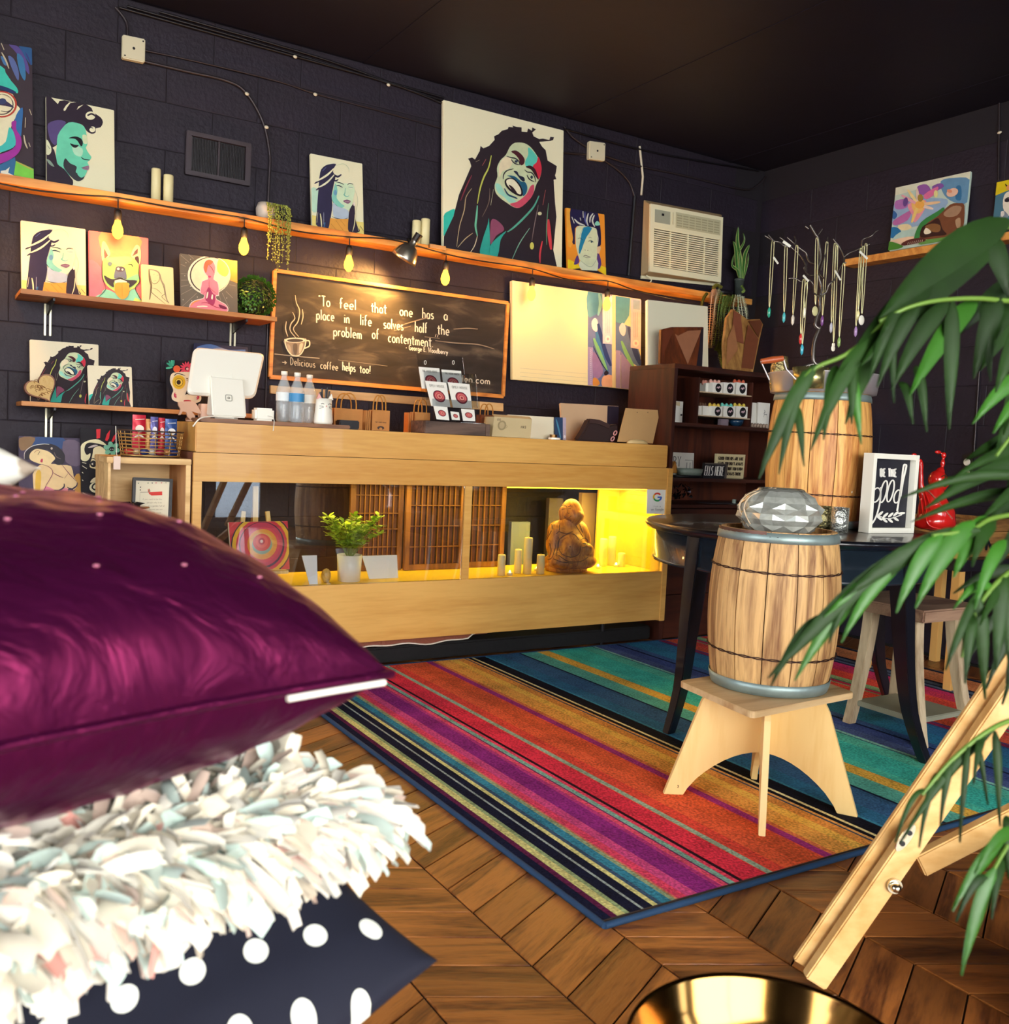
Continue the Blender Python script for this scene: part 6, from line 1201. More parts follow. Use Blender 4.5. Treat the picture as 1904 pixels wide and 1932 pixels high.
# ---- snake plant
sp0 = atY(1396,552,YS+.06); sn = thing('snake_plant','small snake plant in a grey pot right of the air conditioner','plant',(sp0.x,YS+.07,ZU))
zpt = atY(1396,526,YS+.06).z
B().lathe((sp0.x,YS+.07,ZU),[(0,0),(.02,0),(.029,zpt-ZU-.012),(.031,zpt-ZU-.012),(.031,zpt-ZU),(.027,zpt-ZU),(.025,zpt-ZU-.01),(0,zpt-ZU-.01)],20).obj('pot', mat('grey_green_pot','4a5450',.5), sn)
for (pts,w_) in (([(1396,527),(1390,500),(1388,470),(1383,455)],.016),([(1398,527),(1396,490),(1391,455),(1393,428)],.018),([(1400,527),(1403,495),(1406,478),(1414,462)],.017),([(1395,527),(1391,510),(1381,500),(1385,480)],.010),([(1402,527),(1408,505),(1411,490),(1412,478)],.008),([(1397,527),(1394,480),(1404,455),(1402,440)],.008)):
    P=[atY(x,y,YS+.055) for x,y in pts]; c_=cr(P,5); n=len(c_); 
    for nm,k_,m_,off in (('leaf',1,mat('leaf_edge_cream','b8c878',.4),0),('leaf_core',.62,mat('snake_green','3a7030',.4,var=.4,vscale=30),-.0012)):
        b=B(); L_=[];R_=[]
        for i,p in enumerate(c_):
            d=(c_[min(i+1,n-1)]-c_[max(i-1,0)]).normalized(); s_=d.cross(V((0,1,0))).normalized(); ww=w_*k_*(math.sin(PI*min(1,(i+2.5)/(n+1.5)))**.6)**1.0*(1 if i<n-1 else .05)
            L_.append(p+s_*ww+V((0,off-.002,0))); R_.append(p-s_*ww+V((0,off-.002,0)))
        C_=[p+V((0,off+.002,0)) for p in c_]
        b.add(L_+C_+R_,[(i,i+1,n+i+1,n+i) for i in range(n-1)]+[(n+i,n+i+1,2*n+i+1,2*n+i) for i in range(n-1)],0,None,True); 
        if nm=='leaf': par=b.obj('leaf', m_, sn, fixn=False)
        else: b.obj('green_core', m_, par, fixn=False)
# ================================================================ cubby, basket and heart box at the left
YCu = 3.73
zc_t = (atY(203,861,YCu).z+atY(360,867.6,YCu).z)/2; xc0 = atY(204,870,YCu).x; xc1 = min(atY(360.5,900,YCu).x, .885)
m_cub = wood('cubby_ply','c89a5c','ecc88a',0,3,.5,0,bump=.04); m_cubin = wood('cubby_inner_shaded','a86a3c','c8905c',2,3,.55,0,bump=.04)
cub = thing('cubby_shelf','open honey plywood cubby standing left of the display counter','shelf unit',((xc0+xc1)/2,YCu+.15,0))
th=.019; Yb=YCu+.29
B().box((xc0-.005,YCu-.004,zc_t-.022),(xc1,Yb,zc_t)).obj('top_board', m_cub, cub, bevel=.002)
B().box((xc0,YCu,0.001),(xc0+.010,Yb-.008,zc_t-.0225)).obj('left_side', m_cub, cub, bevel=.001); B().box((xc1-th,YCu,0.001),(xc1-.001,Yb-.008,zc_t-.0225)).obj('right_side', m_cub, cub, bevel=.001)
zsh = atY(340,1006,YCu).z
B().box((xc0+.0105,YCu+.002,zsh-.02),(xc1-th-.0005,Yb-.008,zsh)).obj('middle_shelf', m_cub, cub, bevel=.001); B().box((xc0+.0105,YCu+.002,.03),(xc1-th-.0005,Yb-.008,.05)).obj('bottom_shelf', m_cub, cub)
B().box((xc0,Yb-.0075,.001),(xc1-.001,Yb,zc_t-.0225)).obj('back_panel', m_cub, cub)
B().box((xc1-th-.0012,YCu+.003,zsh+.001),(xc1-th-.0004,Yb-.009,zc_t-.024)).obj('inner_side_shade', m_cubin, cub)  # thin darker sheet: shade of the recess put into the wood colour
# framed print
Yf=3.83; Qf=[atY(251,900.5,Yf+.03),atY(326,903.6,Yf+.03),atY(322,1003,Yf),atY(247.5,1000,Yf)]
Qf[2].z=Qf[3].z=zsh+.001
fr = thing('framed_print','black framed print with a red arm drawing in the plywood cubby','picture frame',(Qf[2]+Qf[3])/2)
fq = qm(Qf); b=B()
for u0,v0,u1,v1 in ((0,0,1,.055),(0,.945,1,1),(0,.055,.075,.945),(.925,.055,1,.945)): qbox(b,fq,u0,v0,u1,v1,-.012,.004)
b.obj('frame', m_blk, fr, bevel=.001); b=B(); qbox(b,fq,.075,.055,.925,.945,-.012,-.004); b.obj('paper', mat('print_paper','ece6cc',.6), fr)
A=Art([(465,1020),(955,1045),(920,1700),(440,1680)])
A.P('d82818',[(640,1140),(665,1190),(845,1185),(845,1240),(690,1240),(655,1215),(640,1180)],0).L('3a3030',14,[(530,1190),(645,1190)]).L('8a7a68',5,[(525,1190),(520,1350)],0).P('b07a60',[(645,1180),(655,1140),(672,1170),(665,1200)])
for x_,c in ((500,'4a6a40'),(640,'5a7a50'),(700,'2a2a30'),(755,'c83048'),(835,'c83048'),(900,'a8a078')): A.P(c,[(x_-12,1055),(x_+14,1056),(x_,1072)],0)
A.E('2a2a30',530,1118,9,9,8).E('2a2a30',528,1158,9,9,8)
for k,(x_,w_) in enumerate(((560,280),(620,220),(640,240),(650,200),(610,220),(600,280),(600,120))): A.text('b0a890',('if you want to be the','person who lives','in a garden full of','flowers you sow','them with seeds','you find in the wind','every day')[k],x_,1300+k*48,22,w_,.03,3)
lay_art(A,[fq(.075,.945,-.0035),fq(.925,.945,-.0035),fq(.925,.055,-.0035),fq(.075,.055,-.0035)],'print',fr)
# brass urn with black lotus
ux = atY(249,990,3.79).x; zu0=zsh+.0008
ur = thing('brass_urn','small footed brass urn with a black petalled top in the cubby','urn',(ux,3.79,zu0)); k_=(atY(249,950,3.79).z-zu0)/.13
B().lathe((ux,3.79,zu0),[(r*1.0,z*k_) for r,z in ((0,0),(.034,0),(.036,.006),(.02,.015),(.014,.03),(.018,.04),(.038,.052),(.05,.072),(.05,.085),(.04,.098),(.036,.104),(.046,.108),(.064,.112),(.062,.116),(.04,.118),(0,.118))],30).obj('urn_body', mat('aged_brass','b07a34',.25,.95,bump=.1), ur)
b=B()
for k in range(10):
    a=2*PI*k/10; d=V((math.cos(a),math.sin(a),0)); s_=V((-d.y,d.x,0)); p=V((ux,3.79,zu0+.118*k_)); b.add([p+d*.012+s_*.012,p+d*.048+V((0,0,.012)),p+d*.012-s_*.012,p+d*.02+V((0,0,.016))],[(0,1,3),(1,2,3),(0,2,1)])
b.sph((ux,3.79,zu0+.118*k_+.003),.03,12,6,(1,1,.3)); b.obj('lotus_top', mat('black_iron','1a1418',.5), ur)
bt2 = B(); xx=atY(298,1000,3.77).x
for k in range(9): bt2.sph((xx-.04+.01*k,3.762+.003*(k%2),zsh+.011),.011,8,5,(1,1,.9))
o=bt2.obj('dark_garland', mat('black_iron','1a1418',.5), loc=(xx,3.77,zsh)); tag(o,'dark crumpled garland lying before the black picture frame','garland')
# wire basket
bx0,bx1 = atY(227,812,3.80).x, atY(352,813,3.80).x; zb0=zc_t+.0008; zb1=atY(290,813,3.80).z; cxb=(bx0+bx1)/2; cyb=3.855
bk = thing('wire_basket','oval brass wire basket full of snack packets on the plywood cubby','basket',(cxb,cyb,zb0)); rx=(bx1-bx0)/2; ry=.09; m_wire=mat('brass_wire','b89458',.35,.7)
def ell(k,z,n=30): return [(cxb+rx*k*math.cos(2*PI*i/n),cyb+ry*k*math.sin(2*PI*i/n),z) for i in range(n)]
for i in range(8):
    u=i/7; B().tube(ell(.90+.10*u,zb0+.006+(zb1-zb0-.008)*u),.0022 if 0<i<7 else .0034,6,closed=True,).obj('wire_ring', m_wire if i<7 else mat('dark_rim','4a3a34',.5,.4), bk)
for i in range(12):
    a=2*PI*i/12; B().tube([(cxb+rx*.88*math.cos(a),cyb+ry*.88*math.sin(a),zb0+.004),(cxb+rx*math.cos(a),cyb+ry*math.sin(a),zb1)],.0016,5).obj('upright_wire', m_wire, bk)
B().lathe((cxb,cyb,zb0),[(0,0),(rx*.9,0),(rx*.9,.004),(0,.004)],28,sy=ry/rx).obj('base', mat('dark_rim','4a3a34',.5,.4), bk)
B().tube(cr([(cxb+.05,cyb-ry*.93,zb1+.002),(cxb+.06,cyb-ry*1.08,zb1-.03),(cxb+.08,cyb-ry*1.02,zb0+.03)],6),.002,6).obj('handle_cord', m_blk, bk)
for k,(px0,px1,pt,c,c2,lb) in enumerate(((250,275,782,'c82038','f0e0d0','red and white snack packet rising highest in the basket'),(273,286,790,'e8a868','f0c890','orange snack packet beside the red one in the basket'),(284,298,786,'5a5898','e8e4e8','violet snack packet in the middle of the basket'),(299,311,788,'d03848','f0d8d0','narrow red snack packet right of the violet one'),(312,334,790,'2a4a88','e8e4e0','blue and white snack packet at the basket right'))):
    Y=3.835+.012*(k%2); xa,xb=atY(px0,800,Y).x,atY(px1,800,Y).x; zt_=atY(px0,pt,Y).z
    t=thing('snack_packet',lb,'packet',((xa+xb)/2,Y,zb0+.005),'snack packets in the wire basket'); z0=zb0+.005
    n=5; b=B(); g=[]
    for j in range(7):
        v=j/6
        for i in range(n+1):
            u=i/n; bul=.012*math.sin(PI*u)*math.sin(PI*v); g.append((xa+(xb-xa)*u,Y-bul,z0+(zt_-z0)*v))
    m_=len(g); g+= [(p[0],2*Y-p[1]+.001,p[2]) for p in g]; fs=[]
    for j in range(6):
        for i in range(n): q_=j*(n+1)+i; fs+= [(q_,q_+1,q_+n+2,q_+n+1),(m_+q_+n+1,m_+q_+n+2,m_+q_+1,m_+q_)]
    b.add(g,fs,0,None,True); b.obj('wrapper', mat('foil_'+c,c,.3,.2), t)
    A=Art([(0,0),(40,0),(40,100),(0,100)]); A.E(c2,20,34,13,9).L(c2,5,[(5,55),(20,50),(35,57)]).L(c2,3,[(6,12),(34,10)])
    lay_art(A,[(xa,Y-.013,zt_),(xb,Y-.013,zt_),(xb,Y-.013,z0),(xa,Y-.013,z0)],'pack_print',t)
for k in range(7):
    x=cxb-rx*.7+rx*1.4*k/6; c=('c84038','e8c8a0','3a4a88','e8e0d0','a83040','d89058','2a3a70')[k]
    o=B().sph((x,cyb-.028+.012*(k%2),zb0+.020),.017,10,6,(1.1,.8,.75)).obj('sweet', mat('foil_'+c,c,.3,.2)); tag(o,'small '+('red','cream','blue','white','dark red','orange','navy')[k]+' wrapped sweet low in the wire basket','sweet','wrapped sweets in the wire basket')
tg = thing('hanging_tag','pale pink price tag hanging on a white ribbon over the cubby edge','tag',(xc0+.03,YCu-.01,zc_t+.05)); zt0=atY(222,804,YCu-.012).z
xg=atY(221,850,YCu-.012).x
B().tube([(xg+.003,YCu+.045,zt0),(xg+.001,YCu+.005,zc_t+.012),(xg,YCu-.012,zc_t+.006)],.0016,5).obj('ribbon', m_white, tg)
B().box((xg-.012,YCu-.0135,zc_t-.045),(xg+.012,YCu-.012,zc_t+.004)).obj('paper_tag', mat('pink_tag','e8cfc0',.6), tg)
# heart box on the lower shelf
hc = atY(79,735,YF+.03); s_h=.064; Zh=ZL+.001
ht = thing('heart_box','carved wooden heart-shaped box at the left end of the lower shelf','box',(hc.x,YF+.05,Zh))
def heart(k,Y,dx=0):
    P=[]
    for i in range(40):
        t_=2*PI*i/40; x=16*math.sin(t_)**3/17; z=(13*math.cos(t_)-5*math.cos(2*t_)-2*math.cos(3*t_)-math.cos(4*t_))/17
        xr=x*math.cos(.45)+z*math.sin(.45)*1; zr=-x*math.sin(.45)*1+z*math.cos(.45); xr=x*.86-z*.5; zr=x*.5+z*.86
        P.append(V((hc.x+dx-xr*k*s_h*-1 if False else hc.x+dx+(x*.80-z*-.45*-1)*0+xr*k*s_h, Y, zr*k*s_h)))
    return P
h0=heart(1,YF+.03); zmn=min(p.z for p in h0)
for p in h0: p.z += Zh-zmn
B().prism(h0,(0,.05,0)).obj('box_body', mat('heart_side','7a4424',.5,var=.2), ht, bevel=.003)
h1=heart(.9,YF+.029); cz=Zh-zmn
for p in h1: p.z += cz
B().prism(h1,(0,-.006,0)).obj('carved_lid', mat('heart_lid','c8a460',.5,bump=.3,bscale=90), ht, bevel=.002)
b=B(); rnd=random.Random(2)
for k in range(26):
    a=rnd.uniform(0,2*PI); r_=rnd.uniform(0,.6)*s_h; p=V((hc.x+r_*math.cos(a),YF+.0225,cz+r_*math.sin(a)*.9)); b.tube([p+V((.007*math.cos(t_)*(1-t_/9),0,.007*math.sin(t_)*(1-t_/9))) for t_ in [j*.6 for j in range(9)]],.0009,4)
stuff(b.obj('carved_scrolls', mat('scroll_brown','8a5c2c',.6), ht))
# ================================================================ cabinet with packets
CY0, CY1 = 3.76, 4.13; cX0, cX1 = 3.332, 4.30
zC = atY(1262,684,CY0).z
m_wal = wood('dark_walnut','2a120e','4e2618',0,4,.45,0,bump=.05); m_walv = wood('dark_walnut_upright','2a120e','4a2216',2,4,.45,0,bump=.05)
cab = thing('walnut_cabinet','tall dark walnut cabinet of open shelves and drawers right of the counter','cabinet',((cX0+cX1)/2,3.95,0))
T=.024
B().box((cX0,CY0,.001),(cX0+T,CY1,zC-T-.0005)).obj('side_panel', m_walv, cab, bevel=.001); B().box((cX1-T,CY0,.001),(cX1,CY1,zC-T-.0005)).obj('side_panel', m_walv, cab, bevel=.001)
B().box((cX0,CY0,zC-T),(cX1,CY1,zC)).obj('top', m_wal, cab, bevel=.002)
B().box((cX0+T+.001,CY1-.012,.05),(cX1-T-.001,CY1-.002,zC-T-.001)).obj('back_panel', wood('reddish_back','3e1a10','6a3018',2,3,.55,0), cab)
s1 = atY(1330,800,CY0).z; s2 = atY(1330,903,CY0).z; s3 = .86-.0*1
s3 = .80
for z in (s1,s2,.735): B().box((cX0+T+.001,CY0+.004,z-.018),(cX1-T-.001,CY1-.0125,z)).obj('shelf', m_wal, cab, bevel=.001)
s3=.735
for k,(z0,z1) in enumerate(((.02,.25),(.255,.485),(.49,.712))):
    d = B().box((cX0+T+.003,CY0+.001,z0),(cX1-T-.003,CY0+.02,z1)).obj('drawer', m_wal, cab, bevel=.002)
    for x in (3.56, 3.90):
        zc_=(z0+z1)/2; b=B(); b.box((x-.036,CY0-.004,zc_-.016),(x+.036,CY0+.0008,zc_+.016)).box((x-.030,CY0-.012,zc_-.001),(x+.034,CY0-.0045,zc_+.012)); b.obj('pull_handle', mat('pale_brass','d8c89c',.35,.4), d, bevel=.001)
def cY(px,py,Y): return atY(px,py,Y)
# small inner rack
ix0 = cY(1313,740,3.82).x; ix1 = cY(1414,740,3.82).x
rz1 = cY(1360,742,3.82).z; rz2 = cY(1360,786,3.82).z
rk = thing('inner_rack','dark wooden two-shelf rack standing on the cabinet upper shelf','rack',((ix0+ix1)/2,3.9,s1+.0005))
B().box((ix0,3.80,s1+.0005),(ix0+.008,4.08,zC-T-.03)).obj('upright', m_walv, rk); B().box((ix1,3.80,s1+.0005),(ix1+.008,4.08,zC-T-.03)).obj('upright', m_walv, rk)
B().box((ix0+.0085,3.80,rz1-.006),(ix1-.0005,4.08,rz1)).obj('rack_shelf', mat('rack_edge','c8b090',.5), rk); B().box((ix0+.0085,3.80,rz2-.006),(ix1-.0005,4.08,rz2)).obj('rack_shelf', mat('rack_edge','c8b090',.5), rk)
m_bxw = mat('carton_white','f0eee4',.5)
def packet(px0,px1,pyt,zb,Y,label,topc,disc=True,grp='white cartons with round black stickers'):
    xa,xb = cY(px0,760,Y).x, cY(px1,760,Y).x; zt_ = cY((px0+px1)/2,pyt,Y).z; d=.06
    t=thing('carton',label,'carton',((xa+xb)/2,Y+d/2,zb+.0006),grp); z0=zb+.0006
    B().box((xa,Y,z0),(xb,Y+d,zt_)).obj('carton_body', m_bxw, t, bevel=.001)
    if topc:
        b=B(); n=5
        for k in range(n): x=xa+(xb-xa)*(k+.5)/n; b.sph((x,Y+d*.5+.008*((k%2)-.5),zt_+.004),.011,8,5,(.9,1,.9 if k%2 else 1.4))
        o_=b.obj('tissue_top', mat('tissue_'+topc,topc,.7), t); stuff(o_)
    if disc:
        A=Art([(0,0),(30,0),(30,30),(0,30)]); A.E('101018',17,15,8.8,9.5,22).L('e8c8d0',2.4,[(12,16),(15,13),(17,16),(20,12),(22,15)])
        w_=xb-xa; lay_art(A,[(xa,Y,(z0+zt_)/2+w_/2),(xb,Y,(z0+zt_)/2+w_/2),(xb,Y,(z0+zt_)/2-w_/2),(xa,Y,(z0+zt_)/2-w_/2)],'round_sticker',t)
packet(1330,1341,723,rz1,3.85,'plain pinkish carton at the left of the top rack row','d89080',False)
for a_,b2,tc,lb in ((1343,1362,'e8b0a0','leftmost stickered carton of the top rack row, pink tissue'),(1364,1385,'','middle stickered carton of the top rack row, no tissue'),(1388,1408,'c85a3c','rightmost stickered carton of the top rack row, orange tissue')): packet(a_,b2,722,rz1,3.815,lb,tc)
packet(1317,1325,766,rz2,3.85,'left plain carton of the lower rack row under brown tissue','6a4a34',False); packet(1327,1338,766,rz2,3.84,'second plain carton of the lower rack row under brown tissue','6a4a34',False)
for a_,b2,tc,lb in ((1344,1364,'e0c050','leftmost stickered carton of the lower rack row, yellow tissue'),(1367,1388,'6ac8b8','middle stickered carton of the lower rack row, turquoise tissue'),(1391,1412,'d8c048','rightmost stickered carton of the lower rack row, yellow tissue')): packet(a_,b2,767,rz2,3.815,lb,tc)
def pbag(px0,px1,pyt,zb,Y,label,mark=None):
    xa,xb=cY(px0,780,Y).x,cY(px1,780,Y).x; zt_=cY((px0+px1)/2,pyt,Y).z; z0=zb+.0006
    t=thing('paper_pouch',label,'pouch',((xa+xb)/2,Y+.02,z0)); b=B(); n=6; g=[]
    for j in range(7):
        v=j/6
        for i in range(n+1): u=i/n; g.append((xa+(xb-xa)*u,Y-.012*math.sin(PI*u)*(1-v*.8)+.0,z0+(zt_-z0)*v))
    m_=len(g); g+=[(p[0],Y+.03-.02*(k//(n+1))/6,p[2]) for k,p in enumerate(g)]; fs=[]
    for j in range(6):
        for i in range(n): q_=j*(n+1)+i; fs+=[(q_,q_+1,q_+n+2,q_+n+1),(m_+q_+n+1,m_+q_+n+2,m_+q_+1,m_+q_)]
        fs+=[(j*(n+1),j*(n+1)+n+1,m_+j*(n+1)+n+1,m_+j*(n+1)),(j*(n+1)+n,m_+j*(n+1)+n,m_+(j+1)*(n+1)+n,(j+1)*(n+1)+n)]
    fs.append(tuple(range(6*(n+1),7*(n+1)))+tuple(range(m_+7*(n+1)-1,m_+6*(n+1)-1,-1)))
    b.add(g,fs); b.obj('pouch_body', m_bxw, t)
    if mark:
        A=Art([(0,0),(40,0),(40,60),(0,60)]); mark(A); lay_art(A,[(xa,Y-.0125,zt_),(xb,Y-.0125,zt_),(xb,Y-.0125,z0),(xa,Y-.0125,z0)],'printing',t)
pbag(1270,1288,757,s1,3.84,'white paper pouch at the left of the cabinet upper shelf',lambda A:A.P('d8c8a0',[(2,2),(20,2),(20,14),(2,12)],0).E('3a3a40',28,38,4,3).L('b8b4a8',1,[(20,20),(34,20)],0).L('b8b4a8',1,[(20,24),(34,24)],0))
pbag(1418,1430,760,s1,3.86,'white pouch just right of the rack, behind the deer pouch'); pbag(1430,1452,760,s1,3.84,'white pouch with a small black deer mark beside the tall barrel',lambda A:A.L('2a2a30',1.6,[(14,26),(18,22),(16,17)]).L('2a2a30',2.2,[(16,27),(26,27)]).L('2a2a30',1.2,[(25,27),(27,34)]).L('2a2a30',1.2,[(17,27),(15,34)]))
for k in range(6):
    p=cY(1418+5.5*k,800-2*(k%2),3.82); o=B().sph((p.x,3.815,s1+.014),.013,9,6,(.8,.8,1)).obj('speckled_egg', mat('speckled_brown','9a8474',.5,var=.5,vscale=50)); tag(o,('leftmost','second from the left','third from the left','fourth from the left','fifth from the left','rightmost')[k]+' of the speckled brown balls before the deer pouch','ball','speckled balls on the cabinet shelf')
bl=cY(1391,795,3.85); o=B().lathe((bl.x,3.86,s1+.0006),[(0,0),(.025,0),(.042,.02),(.047,.038),(.044,.038),(.038,.02),(0,.008)],24).obj('blue_bowl', mat('blue_glaze','1c3a58',.15,coat=.6)); tag(o,'small dark blue glazed bowl under the rack in the cabinet','bowl')
pg=cY(1366,795,3.85); o=B().box((pg.x-.028,3.84,s1+.0006),(pg.x+.028,3.87,s1+.038)).obj('grey_box', mat('greyish_box','8a7a84',.6), bevel=.002); tag(o,'small greyish box left of the blue bowl in the cabinet','box')
# signs on the middle shelf
def sign(name,label,c4,Y,bg,draw,m_edge,th=.018,Yt=None):
    q=[atY(*c4[0],Yt or Y),atY(*c4[1],Yt or Y),atY(*c4[2],Y),atY(*c4[3],Y)]; q[2].z=q[3].z=s2+.0008
    t=thing(name,label,'sign',(q[2]+q[3])/2); B().prism(q,(0,th,0)).obj('board', mat(m_edge,bg,.6), t, bevel=.001)
    A=Art([(0,0),(100,0),(100,100),(0,100)]); draw(A); lay_art(A,q,'lettering',t); return t
def dfriends(A):
    for k,(tx,x,w_) in enumerate((('GOOD FRIENDS ARE LIKE',6,88),("STARS YOU DON'T ALWAYS",6,88),('SEE THEM BUT YOU KNOW',6,88),("THEY'RE ALWAYS THERE",8,82))): A.text('3a2a20',tx,x,24+21*k,12,w_,0,2.6)
sign('quote_sign','cream wooden sign with four lines of dark quote lettering in the cabinet',[(1353,856),(1407,858),(1403,899),(1350,897)],3.87,'e0d0a0',dfriends,'cream_sign')
sign('black_sign','small framed black sign reading ELLS HERE in white capitals',[(1330,873),(1374,875),(1371,899),(1326,897)],3.83,'14121a',lambda A:(A.P('5a5048',[(0,0),(100,0),(100,10),(0,8)],0),A.P('5a5048',[(90,0),(100,0),(100,100),(90,100)],0),A.text('f0ece0','ELLS HERE',5,82,62,82,0,3.6)),'black_sign_face')
sign('white_sign','white sign with thin black capitals behind the glass dish in the cabinet',[(1266,853),(1310,855),(1309,878),(1265,877)],3.90,'ece8dc',lambda A:(A.text('1c1a20','BY',12,58,42,36,0,3),A.L('1c1a20',2,[(62,30),(95,30),(95,80)],0,False),A.L('1c1a20',2,[(70,40),(70,80)],0,False),A.L('1c1a20',2,[(84,40),(84,80)],0,False)),'white_sign_face')
dx_=cY(1303,895,3.82); ds=thing('glass_dish','round fluted grey glass dish on a black tray in the cabinet','dish',(dx_.x,3.85,s2+.0008))
B().lathe((dx_.x,3.86,s2+.0008),[(0,0),(.105,0),(.11,.012),(.104,.012),(0,.01)],30,sy=.6).obj('black_tray', m_blk, ds)
B().lathe((dx_.x+.02,3.85,s2+.0135),[(0,0),(.075,0),(.085,.036),(.08,.036),(.07,.006),(0,.006)],40,sy=.6,fn=lambda a,z:1+.03*math.cos(20*a)).obj('fluted_dish', mat('smoky_glass','8a988c',.15,coat=.5), ds)
xx=dx_.x+.035; B().cyl((xx,3.84,s2+.020),.009,.03,10).obj('stopper', mat('smoky_glass','8a988c',.15), ds)
for k,(px,c,lb) in enumerate(((1272,'2a2630','dark folded paper shape left of the glass dish'),(1283,'c8883c','orange folded paper shape behind the glass dish'))):
    p=cY(px,885,3.83); o=B().add([(p.x-.03,3.87,s2+.022),(p.x+.03,3.87,s2+.022),(p.x,3.87,s2+.085),(p.x-.03,3.89,s2+.022),(p.x+.03,3.89,s2+.022),(p.x,3.89,s2+.085)],[(0,1,2),(5,4,3),(0,3,4,1),(1,4,5,2),(2,5,3,0)]).obj('folded_paper', mat('fold_'+c,c,.6)); tag(o,lb,'paper')
# lowest shelf: runners with symbols, foil
sh=thing('patterned_box','grey box printed with curly symbols on the cabinet low shelf','box',(cY(1375,985,3.82).x,3.86,s3+.0006))
xa,xb=cY(1340,980,3.82).x,cY(1402,980,3.82).x; zt_=cY(1370,950,3.82).z
B().box((xa,3.82,s3+.0006),(xb,3.95,zt_)).obj('box_body', mat('slate_box','4a4a54',.5), sh, bevel=.002)
A=Art([(0,0),(100,0),(100,60),(0,60)])
for x in (25,60): A.text('14121a','3O)',x,48,26,26,0,2.4)
lay_art(A,[(xa,3.82,zt_),(xb,3.82,zt_),(xb,3.82,s3),(xa,3.82,s3)],'symbols',sh)
o=B().cyl((cY(1390,950,3.83).x,3.85,zt_+.0006),.012,.022,14).obj('small_jar', mat('smoky_glass','8a988c',.15)); tag(o,'small glass jar standing on the grey patterned box','jar')
b=B(); rnd=random.Random(8); pc=cY(1285,965,3.84)
for k in range(36):
    p=V((pc.x+rnd.uniform(-.05,.07),3.86+rnd.uniform(-.03,.03),s3+.004+rnd.uniform(0,.10))); d=V((rnd.uniform(-1,1),rnd.uniform(-1,1),rnd.uniform(-1,1))).normalized()*.03; e=V((rnd.uniform(-1,1),rnd.uniform(-1,1),rnd.uniform(-1,1))).normalized()*.022
    p.z=max(p.z,s3+.035); b.add([p,p+d,p+e,p+d*.5+e*.5+V((0,-.01,0))],[(0,1,3),(1,2,3),(2,0,3)])
o=b.obj('crumpled_foil', mat('dark_foil','3a3840',.25,.8), fixn=False); tag(o,'heap of crumpled dark foil at the left of the cabinet low shelf','foil'); stuff(o)
# on top of the cabinet
canvas('white_canvas','plain white canvas standing on the cabinet behind the cutting boards',[(1222,565),(1336,578),(1337,696),(1222,688)],3.98,4.09,None,'f4efd0',.022)
b1=thing('cutting_board','dark patchwork wood board with a lighter triangle on the cabinet top','board',(cY(1286,690,3.86).x,3.87,zC+.0006))
q=[atY(*p,Y) for p,Y in (((1248,622),3.90),((1268,617),3.90),((1328,617),3.90),((1325,693),3.85),((1246,686),3.85))]; q[3].z=q[4].z=zC+.0008
B().prism(q,(0,.02,0)).obj('board', wood('mahogany_board','4a2010','7a3c1c',2,5,.4,0), b1, bevel=.002)
A=Art([(320,370),(615,355),(605,625),(310,600)]); A.P('a0694a',[(395,385),(595,375),(490,600)],0).P('1c1420',[(590,375),(613,358),(605,625),(555,620),(580,480)],0).P('6a3018',[(325,375),(395,372),(320,560)],0)
lay_art(A,[q[0],q[2],q[3],q[4]],'inlay',b1)
b2_=thing('cutting_board','large angled patchwork board behind the hanging succulents','board',(cY(1400,700,3.9).x,3.9,zC+.0006))
q=[atY(*p,Y) for p,Y in (((1372,600),3.97),((1384,583),3.98),((1411,603),3.97),((1434,602),3.97),((1440,612),3.96),((1432,648),3.93),((1421,698),3.87),((1418,701),3.87),((1368,696),3.87),((1366,650),3.92))]
for k in (6,7,8): q[k].z=zC+.0008
B().prism(q,(0,.02,0)).obj('board', wood('oak_patch','8a5c30','c09050',2,5,.45,0), b2_, bevel=.001)
A=Art([(1360,580),(1440,580),(1440,702),(1360,702)]); qq=[atY(1360,580,3.975),atY(1440,580,3.975),atY(1440,702,3.87),atY(1360,702,3.87)]
A.P('8a4c34',[(1384,586),(1397,594),(1403,650),(1380,640)],0).P('a87048',[(1372,640),(1384,612),(1392,660),(1370,690)],0).P('7a4228',[(1404,650),(1411,612),(1431,640),(1420,697),(1398,694)],0).P('6a3820',[(1412,606),(1434,604),(1438,612),(1431,638)],0)
lay_art(A,qq,'inlay',b2_)
# ================================================================ round table
TC=V((2.85,2.50,0)); TZ=.75; TR=.555
m_tab=mat('worn_black_paint','10121c',.28,coat=.4,var=.3,vscale=14)
tab=thing('round_table','round black painted table with sabre legs standing on the striped rug','table',(TC.x,TC.y,0))
B().lathe((TC.x,TC.y,0),[(0,TZ-.03),(TR-.02,TZ-.03),(TR-.008,TZ-.026),(TR-.006,TZ-.020),(TR-.001,TZ-.016),(TR,TZ-.008),(TR-.006,TZ-.001),(TR-.012,TZ),(0,TZ)],72).obj('tabletop', m_tab, tab)
B().lathe((TC.x,TC.y,0),[(TR-.045,TZ-.031),(TR-.04,TZ-.031),(TR-.04,TZ-.135),(TR-.034,TZ-.138),(TR-.034,TZ-.15),(TR-.06,TZ-.15),(TR-.06,TZ-.031)],72).obj('apron', mat('blue_black_paint','1c2630',.25,coat=.5), tab)
